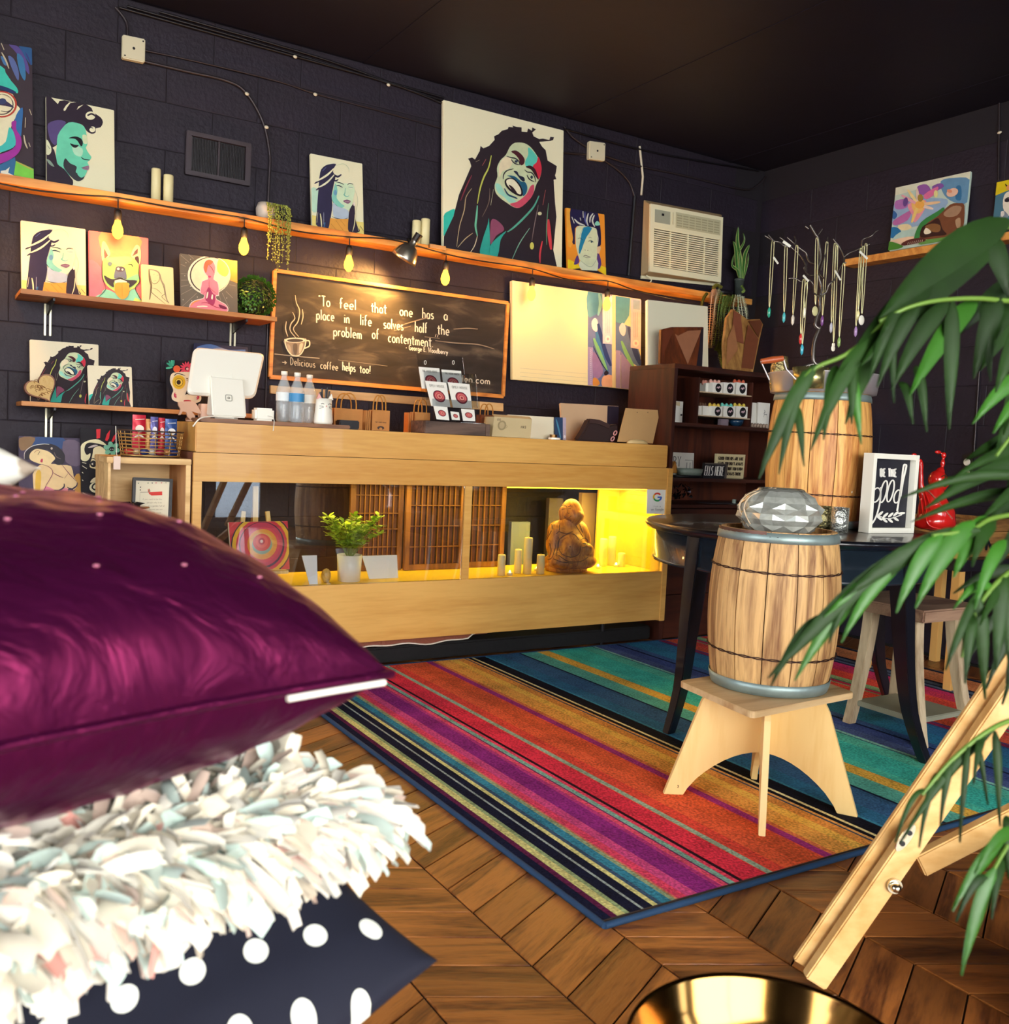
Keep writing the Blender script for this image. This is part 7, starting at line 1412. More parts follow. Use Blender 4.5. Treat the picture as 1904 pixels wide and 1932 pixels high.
def sabre(foot, top, w0=.072, nm='leg', par=None, m=None, ztop=TZ-.031, zk=.0):
    f_=V(foot); t_=V(top); d=V((f_.x-t_.x,f_.y-t_.y,0)); 
    out = V((f_.x-TC.x,f_.y-TC.y,0)).normalized() if par is tab else d.normalized()
    sd=out.cross(V((0,0,1))); prof=[]; n=14; L_=[]
    for i in range(n+1):
        u=i/n; z=ztop*(1-u)+.0145*u
        bow = .035*math.sin(PI*min(1,u*1.0))*(1 if u<.5 else 1-2*(u-.5)); off = t_ + d*(u**2.6); c=V((off.x,off.y,z))+out*(.018*math.sin(PI*u*1.3) if u<.77 else 0)
        w_=w0*(1-.5*u); L_.append((c,w_))
    vs=[]
    for c,w_ in L_: vs += [c-out*w_/2-sd*w_*.45, c+out*w_/2-sd*w_*.45, c+out*w_/2+sd*w_*.45, c-out*w_/2+sd*w_*.45]
    fs=[]
    for i in range(n):
        for k in range(4): j=(k+1)%4; fs.append((i*4+k,i*4+j,(i+1)*4+j,(i+1)*4+k))
    fs += [(3,2,1,0),(n*4,n*4+1,n*4+2,n*4+3)]
    return B().add(vs,fs).obj(nm, m or m_tab, par or tab, bevel=.003)
for ft,tp in (((2.27,2.48,0),(2.37,2.485,0)),((2.868,1.872,0),(2.862,2.02,0)),((3.475,2.46,0),(3.36,2.50,0)),((2.88,3.10,0),(2.87,2.98,0))): sabre(ft,tp)
# ---- barrels
m_stave=wood('barrel_pine','7e5230','d8ac70',2,7,.6,.14,bands=9,bump=.5,stretch=.07)
def barrel(name,label,c,z0,h,r0,rb,n,hoops,wires,lid=True,rot=.1,ms=None,patch=True):
    t=thing(name,label,'barrel',(c.x,c.y,z0)); ms=ms or m_stave
    rr=lambda u: r0+(rb-r0)*(math.sin(PI*u))**.8
    for k in range(n):
        a0=2*PI*k/n+rot+.008; a1=2*PI*(k+1)/n+rot-.008; vs=[]; N_=10; q_=3
        for i in range(N_+1):
            u=i/N_; R_=rr(u); 
            for j in range(q_+1): a=a0+(a1-a0)*j/q_; vs.append((c.x+R_*math.cos(a),c.y+R_*math.sin(a),z0+.002+(h-.002)*u))
            for j in range(q_+1): a=a1+(a0-a1)*j/q_; vs.append((c.x+(R_-.014)*math.cos(a),c.y+(R_-.014)*math.sin(a),z0+.002+(h-.002)*u))
        M_=2*(q_+1); fs=[]
        for i in range(N_):
            for j in range(M_): j2=(j+1)%M_; fs.append((i*M_+j,i*M_+j2,(i+1)*M_+j2,(i+1)*M_+j))
        fs+=[tuple(range(M_-1,-1,-1)),tuple(range(N_*M_,(N_+1)*M_))]
        o=B().add(vs,fs).obj('stave', ms, t)
    for z,hh,m_ in hoops:
        u=max(0,min(1,(z-z0+hh/2)/h)); ra=rr(max(0,(z-z0)/h))+.0022; rb_=rr(min(1,(z-z0+hh)/h))+.0022
        B().lathe((c.x,c.y,z),[(ra,0),(ra+.0015,0),((ra+rb_)/2+.003,hh*.5),(rb_+.0015,hh),(rb_,hh),(rb_,hh*.9),(ra,hh*.1)],48).obj('hoop', m_, t)
        
    for z in wires:
        R_=rr((z-z0)/h)+.002; b=B()
        for q2 in (0,PI): b.tube([(c.x+(R_+.0015*math.cos(14*a+q2))*math.cos(a),c.y+(R_+.0015*math.cos(14*a+q2))*math.sin(a),z+.0025*math.sin(14*a+q2)+.004*math.sin(a)) for a in [2*PI*i/90 for i in range(90)]],.0016,5,closed=True)
        b.obj('twisted_wire', mat('rusty_wire','3a201c',.6,.4), t)
    if lid: B().cyl((c.x,c.y,z0+h-.03),rr(1)-.016,.012,40).obj('head', wood('barrel_head','4a2c1e','7a5034',0,4,.6,0), t)
    return t
m_zinc=mat('weathered_zinc','93a6a4',.45,.55,var=.15,vscale=20); m_zinc2=mat('browned_zinc','6a4a40',.5,.4,var=.2)
# plywood stool
def zc(px,py,z): return atZ(px,py,z)
SZ=.345
ps=thing('plywood_stool','low slotted plywood stool under the small barrel on the rug','stool',(2.05,1.85,0))
LL,FF,RR=zc(1281,1284,SZ),zc(1420,1344,SZ),zc(1614,1306,SZ); BBk=LL+RR-FF
m_bir=wood('birch_ply','e0b060','f2d08c',2,2.5,.45,0,bands=2,bump=.03); m_edge=wood('ply_edge','a8743c','e8c888',0,20,.6,0)
cc=(LL+RR)/2; tp=[]
for i,p in enumerate((FF,RR,BBk,LL)):
    pr_=(FF,RR,BBk,LL)[i-1]; nx=(FF,RR,BBk,LL)[(i+1)%4]; r_=.02
    for k in range(5): t_=k/4; a_=p+(pr_-p).normalized()*r_; c_=p+(nx-p).normalized()*r_; tp.append(a_*(1-t_)**2+p*2*t_*(1-t_)+c_*t_*t_)
B().prism(tp,(0,0,-.018)).obj('seat', wood('stool_top_ply','b08858','d8b888',0,3,.5,0), ps, bevel=.0015)
cc.z=0
def fin(foot, lb=None, stub=.0):
    d=V((foot[0]-cc.x,foot[1]-cc.y,0)); R_=d.length; d.normalize(); sd=d.cross(V((0,0,1))); zt_=SZ-.0185
    P=[(0.010,zt_),(R_*.60,zt_),(R_*.66,zt_-.03),(R_*1.0,.0145),(R_*.80,.0145)]
    for k in range(9): a=k/8; P.append((R_*.76*(1-a)+.010*a, .0145+.02+.115*math.sin(PI/2*a)**.8))
    pts=[cc+d*r+V((0,0,z))+sd*.009 for r,z in P]
    o=B().prism(pts,sd*-.018).obj('leg_panel', m_bir, ps, bevel=.001); return o
for ft in ((1.891,1.683),(1.857,2.036),(2.250,1.661),(2.222,2.03)): fin(ft)
A=Art([(0,0),(100,0),(100,50),(0,50)]); A.text('4a3018','23',10,40,30,60,0,6)
ff=V((1.857,2.036,.0)); d_=(ff-cc); d_.z=0; d_.normalize(); sdn=d_.cross(V((0,0,1))); sdn = -sdn if sdn.dot(V((0,0,0))-ff)<0 else sdn
p0=ff-d_*.03+V((0,0,.034))+sdn*.0098; lay_art(A,[p0+V((0,0,.012)),p0-d_*.02+V((0,0,.012)),p0-d_*.02,p0],'burned_number',ps)
bc_=zc(1449,1290,SZ); hB = .0
bz0=SZ+.001; dist=(MW.transposed()@(bc_-V((0,0,EYE)))).z; rB=104/FPX*dist
ztB = EYE-(1006-863)/FPX*(dist-rB*.9)
small=barrel('small_barrel','small pine keg with rusty wires standing on the plywood stool','b' and bc_,bz0,ztB-bz0,rB,rB*1.15,14,[(bz0+.001,.034,m_zinc),(ztB-.030,.028,m_zinc)],[bz0+(ztB-bz0)*.24,bz0+(ztB-bz0)*.76],rot=.17)
B().lathe((bc_.x,bc_.y,ztB-.030),[(rB+.0045,0),(rB+.006,.014),(rB+.0045,.028)],48).obj('inner_liner', mat('hoop_shadow','6a6a60',.5,.3), small) if False else None
an=math.atan2(-bc_.y,-bc_.x)
for k,da in enumerate((-.02,.10,.42)):
    a=an+da-.1; B().cyl((bc_.x+(rB+.005)*math.cos(a),bc_.y+(rB+.005)*math.sin(a),ztB-.016),.004,.003,8,axis=(math.cos(a),math.sin(a),0)).obj('rivet', m_blk, small)
# browned overlapping half of the top hoop
b=B(); a0,a1=an-1.5,an-.18; n_=16
for (dr,m__) in ((.0052,0),):
    vs=[]; 
    for i in range(n_+1): a=a0+(a1-a0)*i/n_; vs+=[(bc_.x+(rB+dr+.0012)*math.cos(a),bc_.y+(rB+dr+.0012)*math.sin(a),ztB-.031),(bc_.x+(rB+dr+.0012)*math.cos(a),bc_.y+(rB+dr+.0012)*math.sin(a),ztB+.0005)]
    b.add(vs,[(2*i,2*i+2,2*i+3,2*i+1) for i in range(n_)],0,None,True)
b.obj('browned_hoop_strip', m_zinc2, small)
# faceted silver vase on the keg
vs_=V((bc_.x,bc_.y,ztB-.0175)); rV=75/FPX*dist*1.02; hV=.125*(104/FPX*dist/.16)
vase=thing('faceted_vase','squat smoky mirrored glass vase with star facets on the small barrel','vase',vs_)
n=11; rows_=4; vb=B()
def vp_(a,v,q_):
    R_=rV*(math.sin(PI*(.13+.74*v)))**.55*q_; return V((vs_.x+R_*math.cos(a),vs_.y+R_*math.sin(a),vs_.z+hV*v))
for j in range(rows_):
    for i in range(n):
        a0=2*PI*(i+.5*(j%2))/n; a1=a0+2*PI/n; am=(a0+a1)/2; v0,v1=j/rows_,(j+1)/rows_; vm=(v0+v1)/2
        ring=[vp_(a0,v0,1.0),vp_(am,v0,.945),vp_(a1,v0,1.0),vp_(a1,vm,.945),vp_(a1,v1,1.0),vp_(am,v1,.945),vp_(a0,v1,1.0),vp_(a0,vm,.945)]
        if j%2: ring=[vp_(a0,v0,.945),vp_(am,v0,1.0),vp_(a1,v0,.945),vp_(a1,vm,.97),vp_(a1,v1,.945),vp_(am,v1,1.0),vp_(a0,v1,.945),vp_(a0,vm,.97)]
        vb.add([vp_(am,vm,1.065)]+ring,[(0,1+k,1+(k+1)%8) for k in range(8)])
vb.obj('faceted_glass', mat('mercury_glass','ccd0c6',.2,.5,var=.2,vscale=30,coat=.7), vase)
B().cyl((vs_.x,vs_.y,vs_.z),rV*(math.sin(PI*.13))**.55*.95,.004,20).obj('foot_disc', MATS['mercury_glass'], vase)
Rt=rV*(math.sin(PI*.87))**.55
B().lathe((vs_.x,vs_.y,vs_.z+hV),[(Rt*.99,-.002),(Rt*.9,.006),(Rt*.86,.007),(Rt*.86,-.02)],32).obj('rim', mat('mercury_rim','b0b2a8',.2,.7), vase)
b=B(); rnd=random.Random(4)
for k in range(6):
    p=vs_+V((-.72,.30,0))*rV+V((rnd.uniform(-.01,.01),rnd.uniform(-.02,.02),hV*.9)); b.tube(cr([p+V((.06,-.03,.02)),p,p+V((-.03-.01*rnd.random(),.0,-.04)),p+V((-.02+.006*k,-.01,-.08-.005*k))],5),.0016,4)
b.obj('raffia_tie', mat('raffia','d8c0a0',.7), vase)
# tall barrel on the table
tb_=V((2.955,2.50,0)); dT=(MW.transposed()@(tb_-V((0,0,EYE)))).z
tb_=atD(1541,900,dT); tb_.z=0; zB1=EYE-(738-861)/FPX*(dT-.17)
tb=barrel('tall_barrel','tall honey pine barrel standing on the round black table','b' and tb_,TZ+.001,zB1-TZ-.001,90/FPX*dT*.93,93/FPX*dT*1.02,13,[(TZ+.002,.03,m_zinc),(zB1-.030,.028,m_zinc)],[TZ+.13,TZ+(zB1-TZ)*.70],rot=.3,ms=wood('orange_barrel_pine','a8602a','ecb464',2,7,.5,.12,bands=9,bump=.3,stretch=.07))
for px,py,w_ in ((1607,927,.008),): 
    p=atD(px,py,dT-.17); B().sph(p,w_,8,6,(1,.5,1.5)).obj('white_knot', m_white, tb)
# tray on the barrel
rT=100/FPX*dT; zT0=zB1+.001; zT1=EYE-(698-861)/FPX*(dT-rT)
tr=thing('galvanised_tub','shallow shiny galvanised tub with handles on top of the tall barrel','tub',(tb_.x,tb_.y,zT0)); m_gal=mat('bright_zinc','ccc8cc',.32,.55,var=.1)
B().lathe((tb_.x,tb_.y,zT0),[(0,0),(rT*.95,0),(rT*1.0,zT1-zT0-.003),(rT*1.02,zT1-zT0),(rT*.99,zT1-zT0),(rT*.93,.006),(0,.006)],56).obj('tub_wall', m_gal, tr)
hnd=thing('handled_pail','small metal pail with an orange wooden grip at the tub left side','pail',atD(1470,725,dT-rT-.04))
pc=atD(1468,725,dT-rT*.95); pr_=32/FPX*dT; pz0=EYE-(738-860)/FPX*(dT-rT); pz0=max(pz0,zT0+.002)
pz1=EYE-(700-860)/FPX*(dT-rT)
pc=V((tb_.x,tb_.y,0))+ (V((pc.x-tb_.x,pc.y-tb_.y,0)).normalized()*(rT*.55)); 
B().lathe((pc.x-.045,pc.y-.06,zT0+.008),[(0,0),(pr_*.9,0),(pr_,pz1-pz0+.012),(pr_*.96,pz1-pz0+.012),(pr_*.86,.003),(0,.003)],28).obj('pail_wall', mat('tin_gold_grey','b8b078',.25,.9), hnd)
g0,g1=atD(1436,682,dT-rT),atD(1478,676,dT-rT); B().tube([g0,(g0+g1)/2+V((0,0,.0)),g1],[.010,.013,.010],12).obj('wooden_grip', mat('orange_grip','b0542a',.4), hnd)
B().tube([g0,atD(1452,717,dT-rT)],.0028,6).obj('bail_wire', m_gal, hnd); B().tube([g1,atD(1484,697,dT-rT),atD(1502,716,dT-rT)],.0032,6).obj('bail_wire', m_gal, hnd)
lc_=atD(1472,690,dT-.02); lt=thing('mercury_lantern','small speckled gold glass lantern behind the wooden grip','lantern',lc_)
B().lathe((lc_.x,lc_.y,zT0+.0075),[(0,0),(.03,0),(.036,.02),(.036,lc_.z-zT0-.01),(.028,lc_.z-zT0+.012),(.03,lc_.z-zT0+.028),(0,lc_.z-zT0+.03)],20).obj('lantern_body', mat('speckled_gold_glass','a89868',.2,.8,bump=1,bscale=60,var=.4,vscale=50), lt)
# jewellery tree
jt=thing('jewellery_tree','black wire jewellery tree hung with necklaces on the tall barrel','jewellery stand',(tb_.x,tb_.y,zT0+.008)); DJ=dT-.02
cc6=lambda x,y,d=0: atD(1420+x/6.44,420+y/6.44,DJ+d)
m_jt=mat('black_branch','6a6460',.25,.7,spec=.8)
br=[([(770,1720),(745,1680),(740,1560),(760,1420),(810,1290),(815,1270)],.0095,0),([(815,1290),(765,1250),(785,1140),(820,1050),(815,920),(840,790),(790,580),(830,430),(800,200),(770,150),(700,30)],.007,0),([(790,600),(830,640),(870,680)],.004,-.03),([(760,500),(700,480),(665,420),(650,370),(570,310),(500,250),(420,180)],.0042,.03),([(840,880),(900,840),(930,750),(1000,690),(1060,560),(1110,490),(1140,490)],.004,-.02),
    ([(1110,490),(1115,420),(1060,300),(1020,250),(980,200)],.0035,.02),([(1115,420),(1180,370),(1300,320),(1330,300)],.0035,-.03),([(1330,290),(1340,210),(1440,165),(1500,110),(1530,95)],.0032,-.03),([(1340,300),(1430,262)],.003,-.04),([(650,570),(640,500),(580,400),(480,310),(440,260),(330,180)],.0036,.05),([(460,300),(380,280),(330,240),(260,225),(200,190),(150,160)],.0036,.02),([(260,225),(195,150)],.003,.02),
    ([(850,900),(750,860),(740,760),(680,690),(600,720),(520,680),(440,678)],.0032,-.05),([(760,640),(680,635),(625,560),(630,540)],.003,-.05),([(520,270),(525,210),(510,170)],.003,.03),([(680,75),(640,45)],.003,0),([(800,150),(850,80)],.003,0),([(830,580),(905,300),(915,180)],.0034,.02)]
for pts,r_,d_ in br: B().tube(cr([cc6(x,y,d_*min(1,i/2)) for i,(x,y) in enumerate(pts)],5),[r_*(1-.4*i/(len(pts)*5)) for i in range(len(cr([cc6(0,0)]*len(pts),5)))],6).obj('branch', m_jt, jt)
bz_=cc6(770,1720); 
for p in ((580,1780),(660,1760),(900,1790)): q_=cc6(*p); q_.z=max(q_.z,zT0+.012); B().tube(cr([bz_,(bz_+q_)/2+V((0,0,.006)),q_],4),.005,6).obj('root', m_jt, jt)
m_chain=mat('silver_chain','e0dca8',.3,.5); 
NK=[((250,230),(205,1030),'2a9a80','turquoise crystal','leftmost necklace of the tree, hanging short',0,.03),((410,290),(385,1090),'48b0b8','blue crystal','necklace of doubled pale chain with a light blue crystal',0,.02),((540,290),(493,1120),'f0e4d0','white drop','necklace with a white drop, third from the left',0,.03),((625,700),(588,1350),'c83030','red oval stone','necklace with a red oval stone',0,-.05),((655,700),(605,1480),'40a8c0','cyan crystal','necklace with a cyan crystal hanging below the red stone',0,-.05),
  ((785,200),(765,1000),'c8c490','large teardrop disc','necklace with a broad cream teardrop disc near the trunk',1,.0),((905,250),(850,1130),'7a4a8a','purple crystal','necklace with a dark purple crystal right of the trunk',0,.02),((1005,270),(960,1215),'c8c8d8','clear crystal','necklace with a clear grey crystal right of the purple one',0,.02),((1025,300),(985,1460),'f4ecd8','cream hand charm','longest cream necklace with a hand-shaped charm',2,.0),((1110,510),(1055,1390),'8aa860','green stone','yellowish necklace with a pale green stone',0,-.02),
  ((1320,330),(1258,1260),'a080b0','lilac crystal','right-hand necklace with a lilac crystal hanging lowest there',0,-.03),((1345,300),(1285,1060),'e8dca0','pale yellow drop','necklace with a long pale yellow drop at the right cluster',0,-.03),((1380,270),(1330,1110),'f0eee0','white charm','rightmost necklace with a rounded white charm',1,-.04),((655,740),(632,1030),'e8e4d0','pale bar','short necklace with a pale bar left of the trunk',0,-.05)]
for (a,b2,c,st_n,lb,kind,dd) in NK:
    pa,pb=cc6(*a,dd-.012),cc6(*b2,dd-.012); t=thing('necklace','silver-chain '+lb if not lb.startswith(('long','right','left','short')) else lb,'necklace',pa,'necklaces on the wire tree')
    w_=.007; top=pa+V((0,0,.004)); pts=[top,pa+V((-w_,0,-.02)),pb.lerp(pa,.3)+V((-w_*.8,0,0)),pb,pb.lerp(pa,.3)+V((w_*.8,0,0)),pa+V((w_,0,-.02))]
    B().tube(cr(pts,6,True),.0018,5,closed=True).obj('chain', m_chain, t)
    mm=mat('gem_'+c,c,.2,coat=.4)
    if kind==0: B().lathe(pb+V((0,0,-.042)),[(0,0),(.006,.009),(.007,.03),(.004,.038),(.002,.042)],6).obj('pendant', mm, t)
    elif kind==1: B().sph(pb+V((0,0,-.024)),.017,14,8,(1,.25,1.15)).obj('pendant', mm, t)
    else: 
        bb_=B(); bb_.sph(pb+V((0,0,-.022)),.011,10,7,(1.1,.3,1.1)); 
        for k in range(-1,2): bb_.sph(pb+V((.005*k,0,-.008)),.004,7,5,(1,.5,2))
        bb_.obj('pendant', mm, t)
for k,(x,y,x2,y2,lb) in enumerate(((255,420,310,500,'white price tag on the leftmost necklace'),(370,230,460,290,'white price tag on the doubled-chain necklace'),(615,640,680,715,'white price tag above the red stone necklace'),(1000,580,1070,700,'white price tag on the hand-charm necklace'),(1300,350,1395,440,'white price tag on the right necklace cluster'))):
    a_,b3=cc6(x,y,-.07),cc6(x2,y2,-.07); d_=(b3-a_); n_=V((.3,-1,0)).normalized(); s_=d_.cross(n_).normalized()*.007
    own=[o_ for o_ in C.objects if o_.name.startswith('necklace')][(0,1,3,8,11)[k]]; o=B().prism([a_-s_,a_+s_,b3+s_,b3-s_],n_*.0008).obj('price_tag', m_white, own, label='white price tag')
# be the good sign
e0,e1=zc(1639,1006,TZ+.001),zc(1724.5,1006,TZ+.001); 
def topof(p,px,py):
    D_=(MW.transposed()@(p-V((0,0,EYE)))).z; return atD(px,py,D_).z
zs=topof(e0,1651,855); bdir=(e1-e0).normalized(); back=V((-bdir.y,bdir.x,0)); back = -back if back.dot(e0)<0 else back
bs=thing('word_sign','white box sign reading BE THE good on the black round table','sign',(e0+e1)/2+back*.02); dp=.05
up=V((0,0,zs-e0.z)); L_=(e1-e0).length
def sbox(u0,u1,v0,v1,d0,d1): 
    b=B(); P=[e0+bdir*(u*L_)+up*v+back*d for d in (d0,d1) for u,v in ((u0,v0),(u1,v0),(u1,v1),(u0,v1))]
    return b.add(P,[(3,2,1,0),(4,5,6,7),(0,1,5,4),(1,2,6,5),(2,3,7,6),(3,0,4,7)])
m_sw=mat('sign_white','f2f0e2',.45)
for nm,a_ in (('frame_side',(0,.07,0,1,0,dp)),('frame_side',(.93,1,0,1,0,dp)),('frame_top',(.0702,.9298,.935,1,0,dp)),('frame_bottom',(.0702,.9298,0,.065,0,dp))): sbox(*a_).obj(nm,m_sw,bs,bevel=.0008)
sbox(.0702,.9298,.0652,.9348,dp-.022,dp-.002).obj('panel', mat('sign_black','1e1e28',.6,var=.3,vscale=40), bs)
A=Art([(405,588),(632,602),(600,1062),(375,1055)])
W_='f4f2e8'
A.text(W_,'BE THE',455,712,52,98,.04,11)
def ring_(cx_,cy_,rx,ry,w_,tilt=.0): A.L(W_,w_,[(cx_+rx*math.cos(2*PI*k/22)-tilt*ry*math.sin(2*PI*k/22)*.18,cy_+ry*math.sin(2*PI*k/22)) for k in range(23)],0,False)
ring_(430,838,24,48,9,1); ring_(474,815,17,74,9,1); ring_(514,812,17,74,9,1); ring_(553,850,18,44,9,1)
A.L(W_,10,[(458,785),(452,890),(430,985),(400,1040),(380,1056)],5,False).L(W_,11,[(572,850),(588,740),(606,650),(602,634),(590,648),(576,780),(562,880),(552,950)],5,False)
A.L(W_,6,[(430,970),(500,1000),(580,975)],4,False)
for k,(x,y,a_) in enumerate(((455,965,-.9),(450,995,.7),(485,975,-.9),(480,1010,.7),(515,975,-.9),(512,1012,.7),(545,968,-.9),(545,1003,.6),(578,965,-.2))): A.E(W_,x,y,22,8,12,a_+.1)
q_=lambda u,v: e0+bdir*(u*L_)+up*v+back*(dp-.0225)
lay_art(A,[q_(.07,.935),q_(.93,.935),q_(.93,.065),q_(.07,.065)],'lettering',bs)
# red laughing figurine
rb_=zc(1768,1004,TZ+.001); DB=(MW.transposed()@(rb_-V((0,0,EYE)))).z+.04; sc_f=DB/FPX
def rp(px,py,d=0): return atD(px,py,DB+d)
rd=thing('red_figurine','glossy red laughing figurine with raised arms on the black table','figurine',V((rb_.x,rb_.y,TZ+.001)))
m_red=mat('red_glaze','c81c18',.18,coat=.8)
def mb_(px,py,rpx,sx=1,sy=1,sz=1,d=0): p=rp(px,py,d)-WL[rd.name]; return (p.x,p.y,p.z,rpx*sc_f,sx,sy,sz)
rbody=meta('body',[mb_(1768,970,31,1.1,1,.95),mb_(1764,985,22,1.5,1.2,.6),mb_(1760,938,20,1,1,1),mb_(1765,924,13,1.2,1,1),mb_(1748,932,9,1,1,1.2),mb_(1740,934,6,.9,.9,1.6),mb_(1738,915,5,.9,.9,1.6),mb_(1738,896,4.4,.9,.9,1.6),mb_(1738,877,4.4,.9,.9,1.5),mb_(1741,962,9,.8,.8,2),mb_(1739,925,6,.8,.8,1.6),mb_(1738,905,4.6,.9,.9,1.8),mb_(1738,885,4.4,.9,.9,1.8),mb_(1735,869,4.6,1.2,1,.8),mb_(1725,858,4,1.6,1,.8),mb_(1784,988,12,1.1,1.2,.7),mb_(1738,988,12,1,1,.7)],.005,m_red,rd)
rhead=meta('head',[mb_(1769,905,17,1,1,1.08),mb_(1777,912,12,1,1,.9),mb_(1774,924,7,1.4,1,.7),mb_(1775,888,6,1,1,1),mb_(1779,874,4.6,.9,.9,1.8),mb_(1781,859,5,.9,.9,1.2),mb_(1770,853,4.6,1.6,1,.8)],.0045,m_red,rd)
carve('carved_line',rhead,[[(1776,900),(1782,897),(1788,901)],[(1780,904),(1787,904)],[(1777,914),(1784,918),(1789,913)],[(1778,908),(1783,910)],[(1760,915),(1766,924),(1776,928)]],.0022,mat('dark_gilt','4a2c14',.4,.3),rd)
carve('gilt_patch',rhead,[[(1783,896),(1784,906),(1783,918)],[(1787,899),(1787,914)]],.004,mat('dark_gilt','4a2c14',.4,.3),rd)
carve('sash_fold',rbody,[[(1742,930),(1746,950),(1748,968)],[(1744,925),(1752,945),(1756,962)],[(1738,940),(1740,960),(1744,978)],[(1748,955),(1765,952),(1780,945)],[(1745,965),(1752,990),(1775,998)]],.0035,m_red,rd)
from mathutils.bvhtree import BVHTree as _BV
_bm=bmesh.new(); _bm.from_mesh(rbody.data); _t=_BV.FromBMesh(_bm); _bm.free()
for k in range(24):
    u=k/23; px=1750+46*u; py=926+52*u**1.5+6*math.sin(PI*u); h_=_t.ray_cast(V((0,0,EYE))-WL[rd.name], ray(px,py).normalized())
    if h_[0] is not None: B().sph(h_[0]+WL[rd.name],.0042,8,5).obj('bead', mat('bead_brown','a85040',.35), rd)
# mirrored candle glasses
for px,py,w_,h_,lb in ((1583,1008,16,48,'textured silver candle glass right of the small barrel'),(1556,1003,15,45,'gold and silver candle glass behind the faceted vase')):
    p=zc(px,py-3,TZ+.001); D_=(MW.transposed()@(p-V((0,0,EYE)))).z; r_=w_/FPX*D_; hh=h_/FPX*D_; t=thing('candle_glass',lb,'candle glass',p)
    B().lathe(p,[(0,0),(r_,0),(r_,hh),(r_*.93,hh),(r_*.93,.004),(0,.004)],30,fn=lambda a,z:1+.012*math.sin(9*a+z*300)).obj('glass_wall', mat('crackled_silver' if px>1570 else 'crackled_gold','c8ccc4' if px>1570 else 'b0a878',.2,.8,bump=1.0,bscale=70,var=.3,vscale=60), t)
# ================================================================ grey stool, side table beyond
m_gw=wood('grey_driftwood','9a8468','c8b494',2,5,.7,0,bump=.3); m_gwh=wood('grey_driftwood_top','6a4a3c','a08068',0,4,.7,0,bump=.5)
gs=thing('driftwood_stool','weathered grey wood stool with splayed legs and a low shelf behind the table','stool',(3.2,2.2,0))
FTS=[(3.02,2.30),(3.01,1.985),(3.325,2.0),(3.30,2.31)]; ctr_=V((3.165,2.15,0)); SS=.50
xs0=zc(1638,1112,SS)
B().box((2.99,2.00,SS-.045),(3.37,2.38,SS)).obj('seat', m_gwh, gs, bevel=.006)
tops=[(3.08,2.28),(3.06,2.08),(3.29,2.08),(3.28,2.28)]
for (fx_,fy),(tx_,ty) in zip(FTS,tops):
    n=10; vs=[]; d=V((fx_-tx_,fy-ty,0)); 
    for i in range(n+1):
        u=i/n; c=V((tx_,ty,0))+d*(u**1.5); z=(SS-.0455)*(1-u)+.0145*u; w_=.044-.008*u
        vs+=[c+V((-w_/2,-w_/2,z)),c+V((w_/2,-w_/2,z)),c+V((w_/2,w_/2,z)),c+V((-w_/2,w_/2,z))]
    fs=[(3,2,1,0),(n*4,n*4+1,n*4+2,n*4+3)]+[(i*4+k,i*4+(k+1)%4,(i+1)*4+(k+1)%4,(i+1)*4+k) for i in range(n) for k in range(4)]
    B().add(vs,fs).obj('leg', m_gw, gs, bevel=.002)
B().box((3.03,2.02,.085),(3.30,2.29,.105)).obj('low_shelf', mat('grey_shelf_board','8a8a78',.6,var=.15), gs, bevel=.003)
# side table beyond with a crate and a cup
zS=.60; sd_=thing('dark_side_table','dark side table with pine legs near the right wall','table',(4.1,2.75,0)); 
A0=zc(1770,1082,zS)
tx0,ty0=3.86,2.42; tx1,ty1=4.50,2.95
B().box((tx0,ty0,zS-.05),(tx1,ty1,zS)).obj('tabletop', mat('dark_table_top','1a1620',.4), sd_, bevel=.004)
for x,y in ((tx0+.04,ty0+.04),(tx1-.05,ty0+.04),(tx0+.04,ty1-.05),(tx1-.05,ty1-.05)): B().box((x-.02,y-.02,0.0145 if x<4.19 else 0.001),(x+.02,y+.02,zS-.0505)).obj('leg', mat('pine_leg','d8a860',.5), sd_, bevel=.002)
cp=zc(1791,1087,zS+.001); D_=(MW.transposed()@(cp-V((0,0,EYE)))).z; cp=atD(1791,1087,D_); cp.z=zS+.001
o=B().cyl((tx0+.07,ty0+.06,zS+.001),.035,.095,22).obj('bamboo_cup', mat('bamboo_tan','c89a58',.5)); tag(o,'tan bamboo cup at the corner of the dark side table','cup')
ck=thing('wooden_crate','walnut-toned wooden crate with a black letter K on the side table','crate',(4.15,2.7,zS+.001)); m_ck=wood('crate_wood','5a3a20','a87a44',0,5,.5,.15)
q0=V((4.08,2.50,zS+.001)); 
for k in range(3): B().box((4.04,2.50,zS+.001+.058*k),(4.36,2.512,zS+.055+.058*k)).obj('slat', m_ck, ck, bevel=.001); B().box((4.028,2.50,zS+.001+.058*k),(4.0395,2.82,zS+.055+.058*k)).obj('slat', m_ck, ck, bevel=.001)
for k in range(3): B().box((4.04,2.81,zS+.001+.058*k),(4.36,2.822,zS+.055+.058*k)).obj('slat', m_ck, ck, bevel=.001); B().box((4.3605,2.50,zS+.001+.058*k),(4.372,2.822,zS+.055+.058*k)).obj('slat', m_ck, ck, bevel=.001)
A=Art([(0,0),(100,0),(100,60),(0,60)]); A.text('0e0c14','K',36,50,42,22,0,6); lay_art(A,[(4.04,2.499,zS+.17),(4.36,2.499,zS+.17),(4.36,2.499,zS+.002),(4.04,2.499,zS+.002)],'letter',ck)
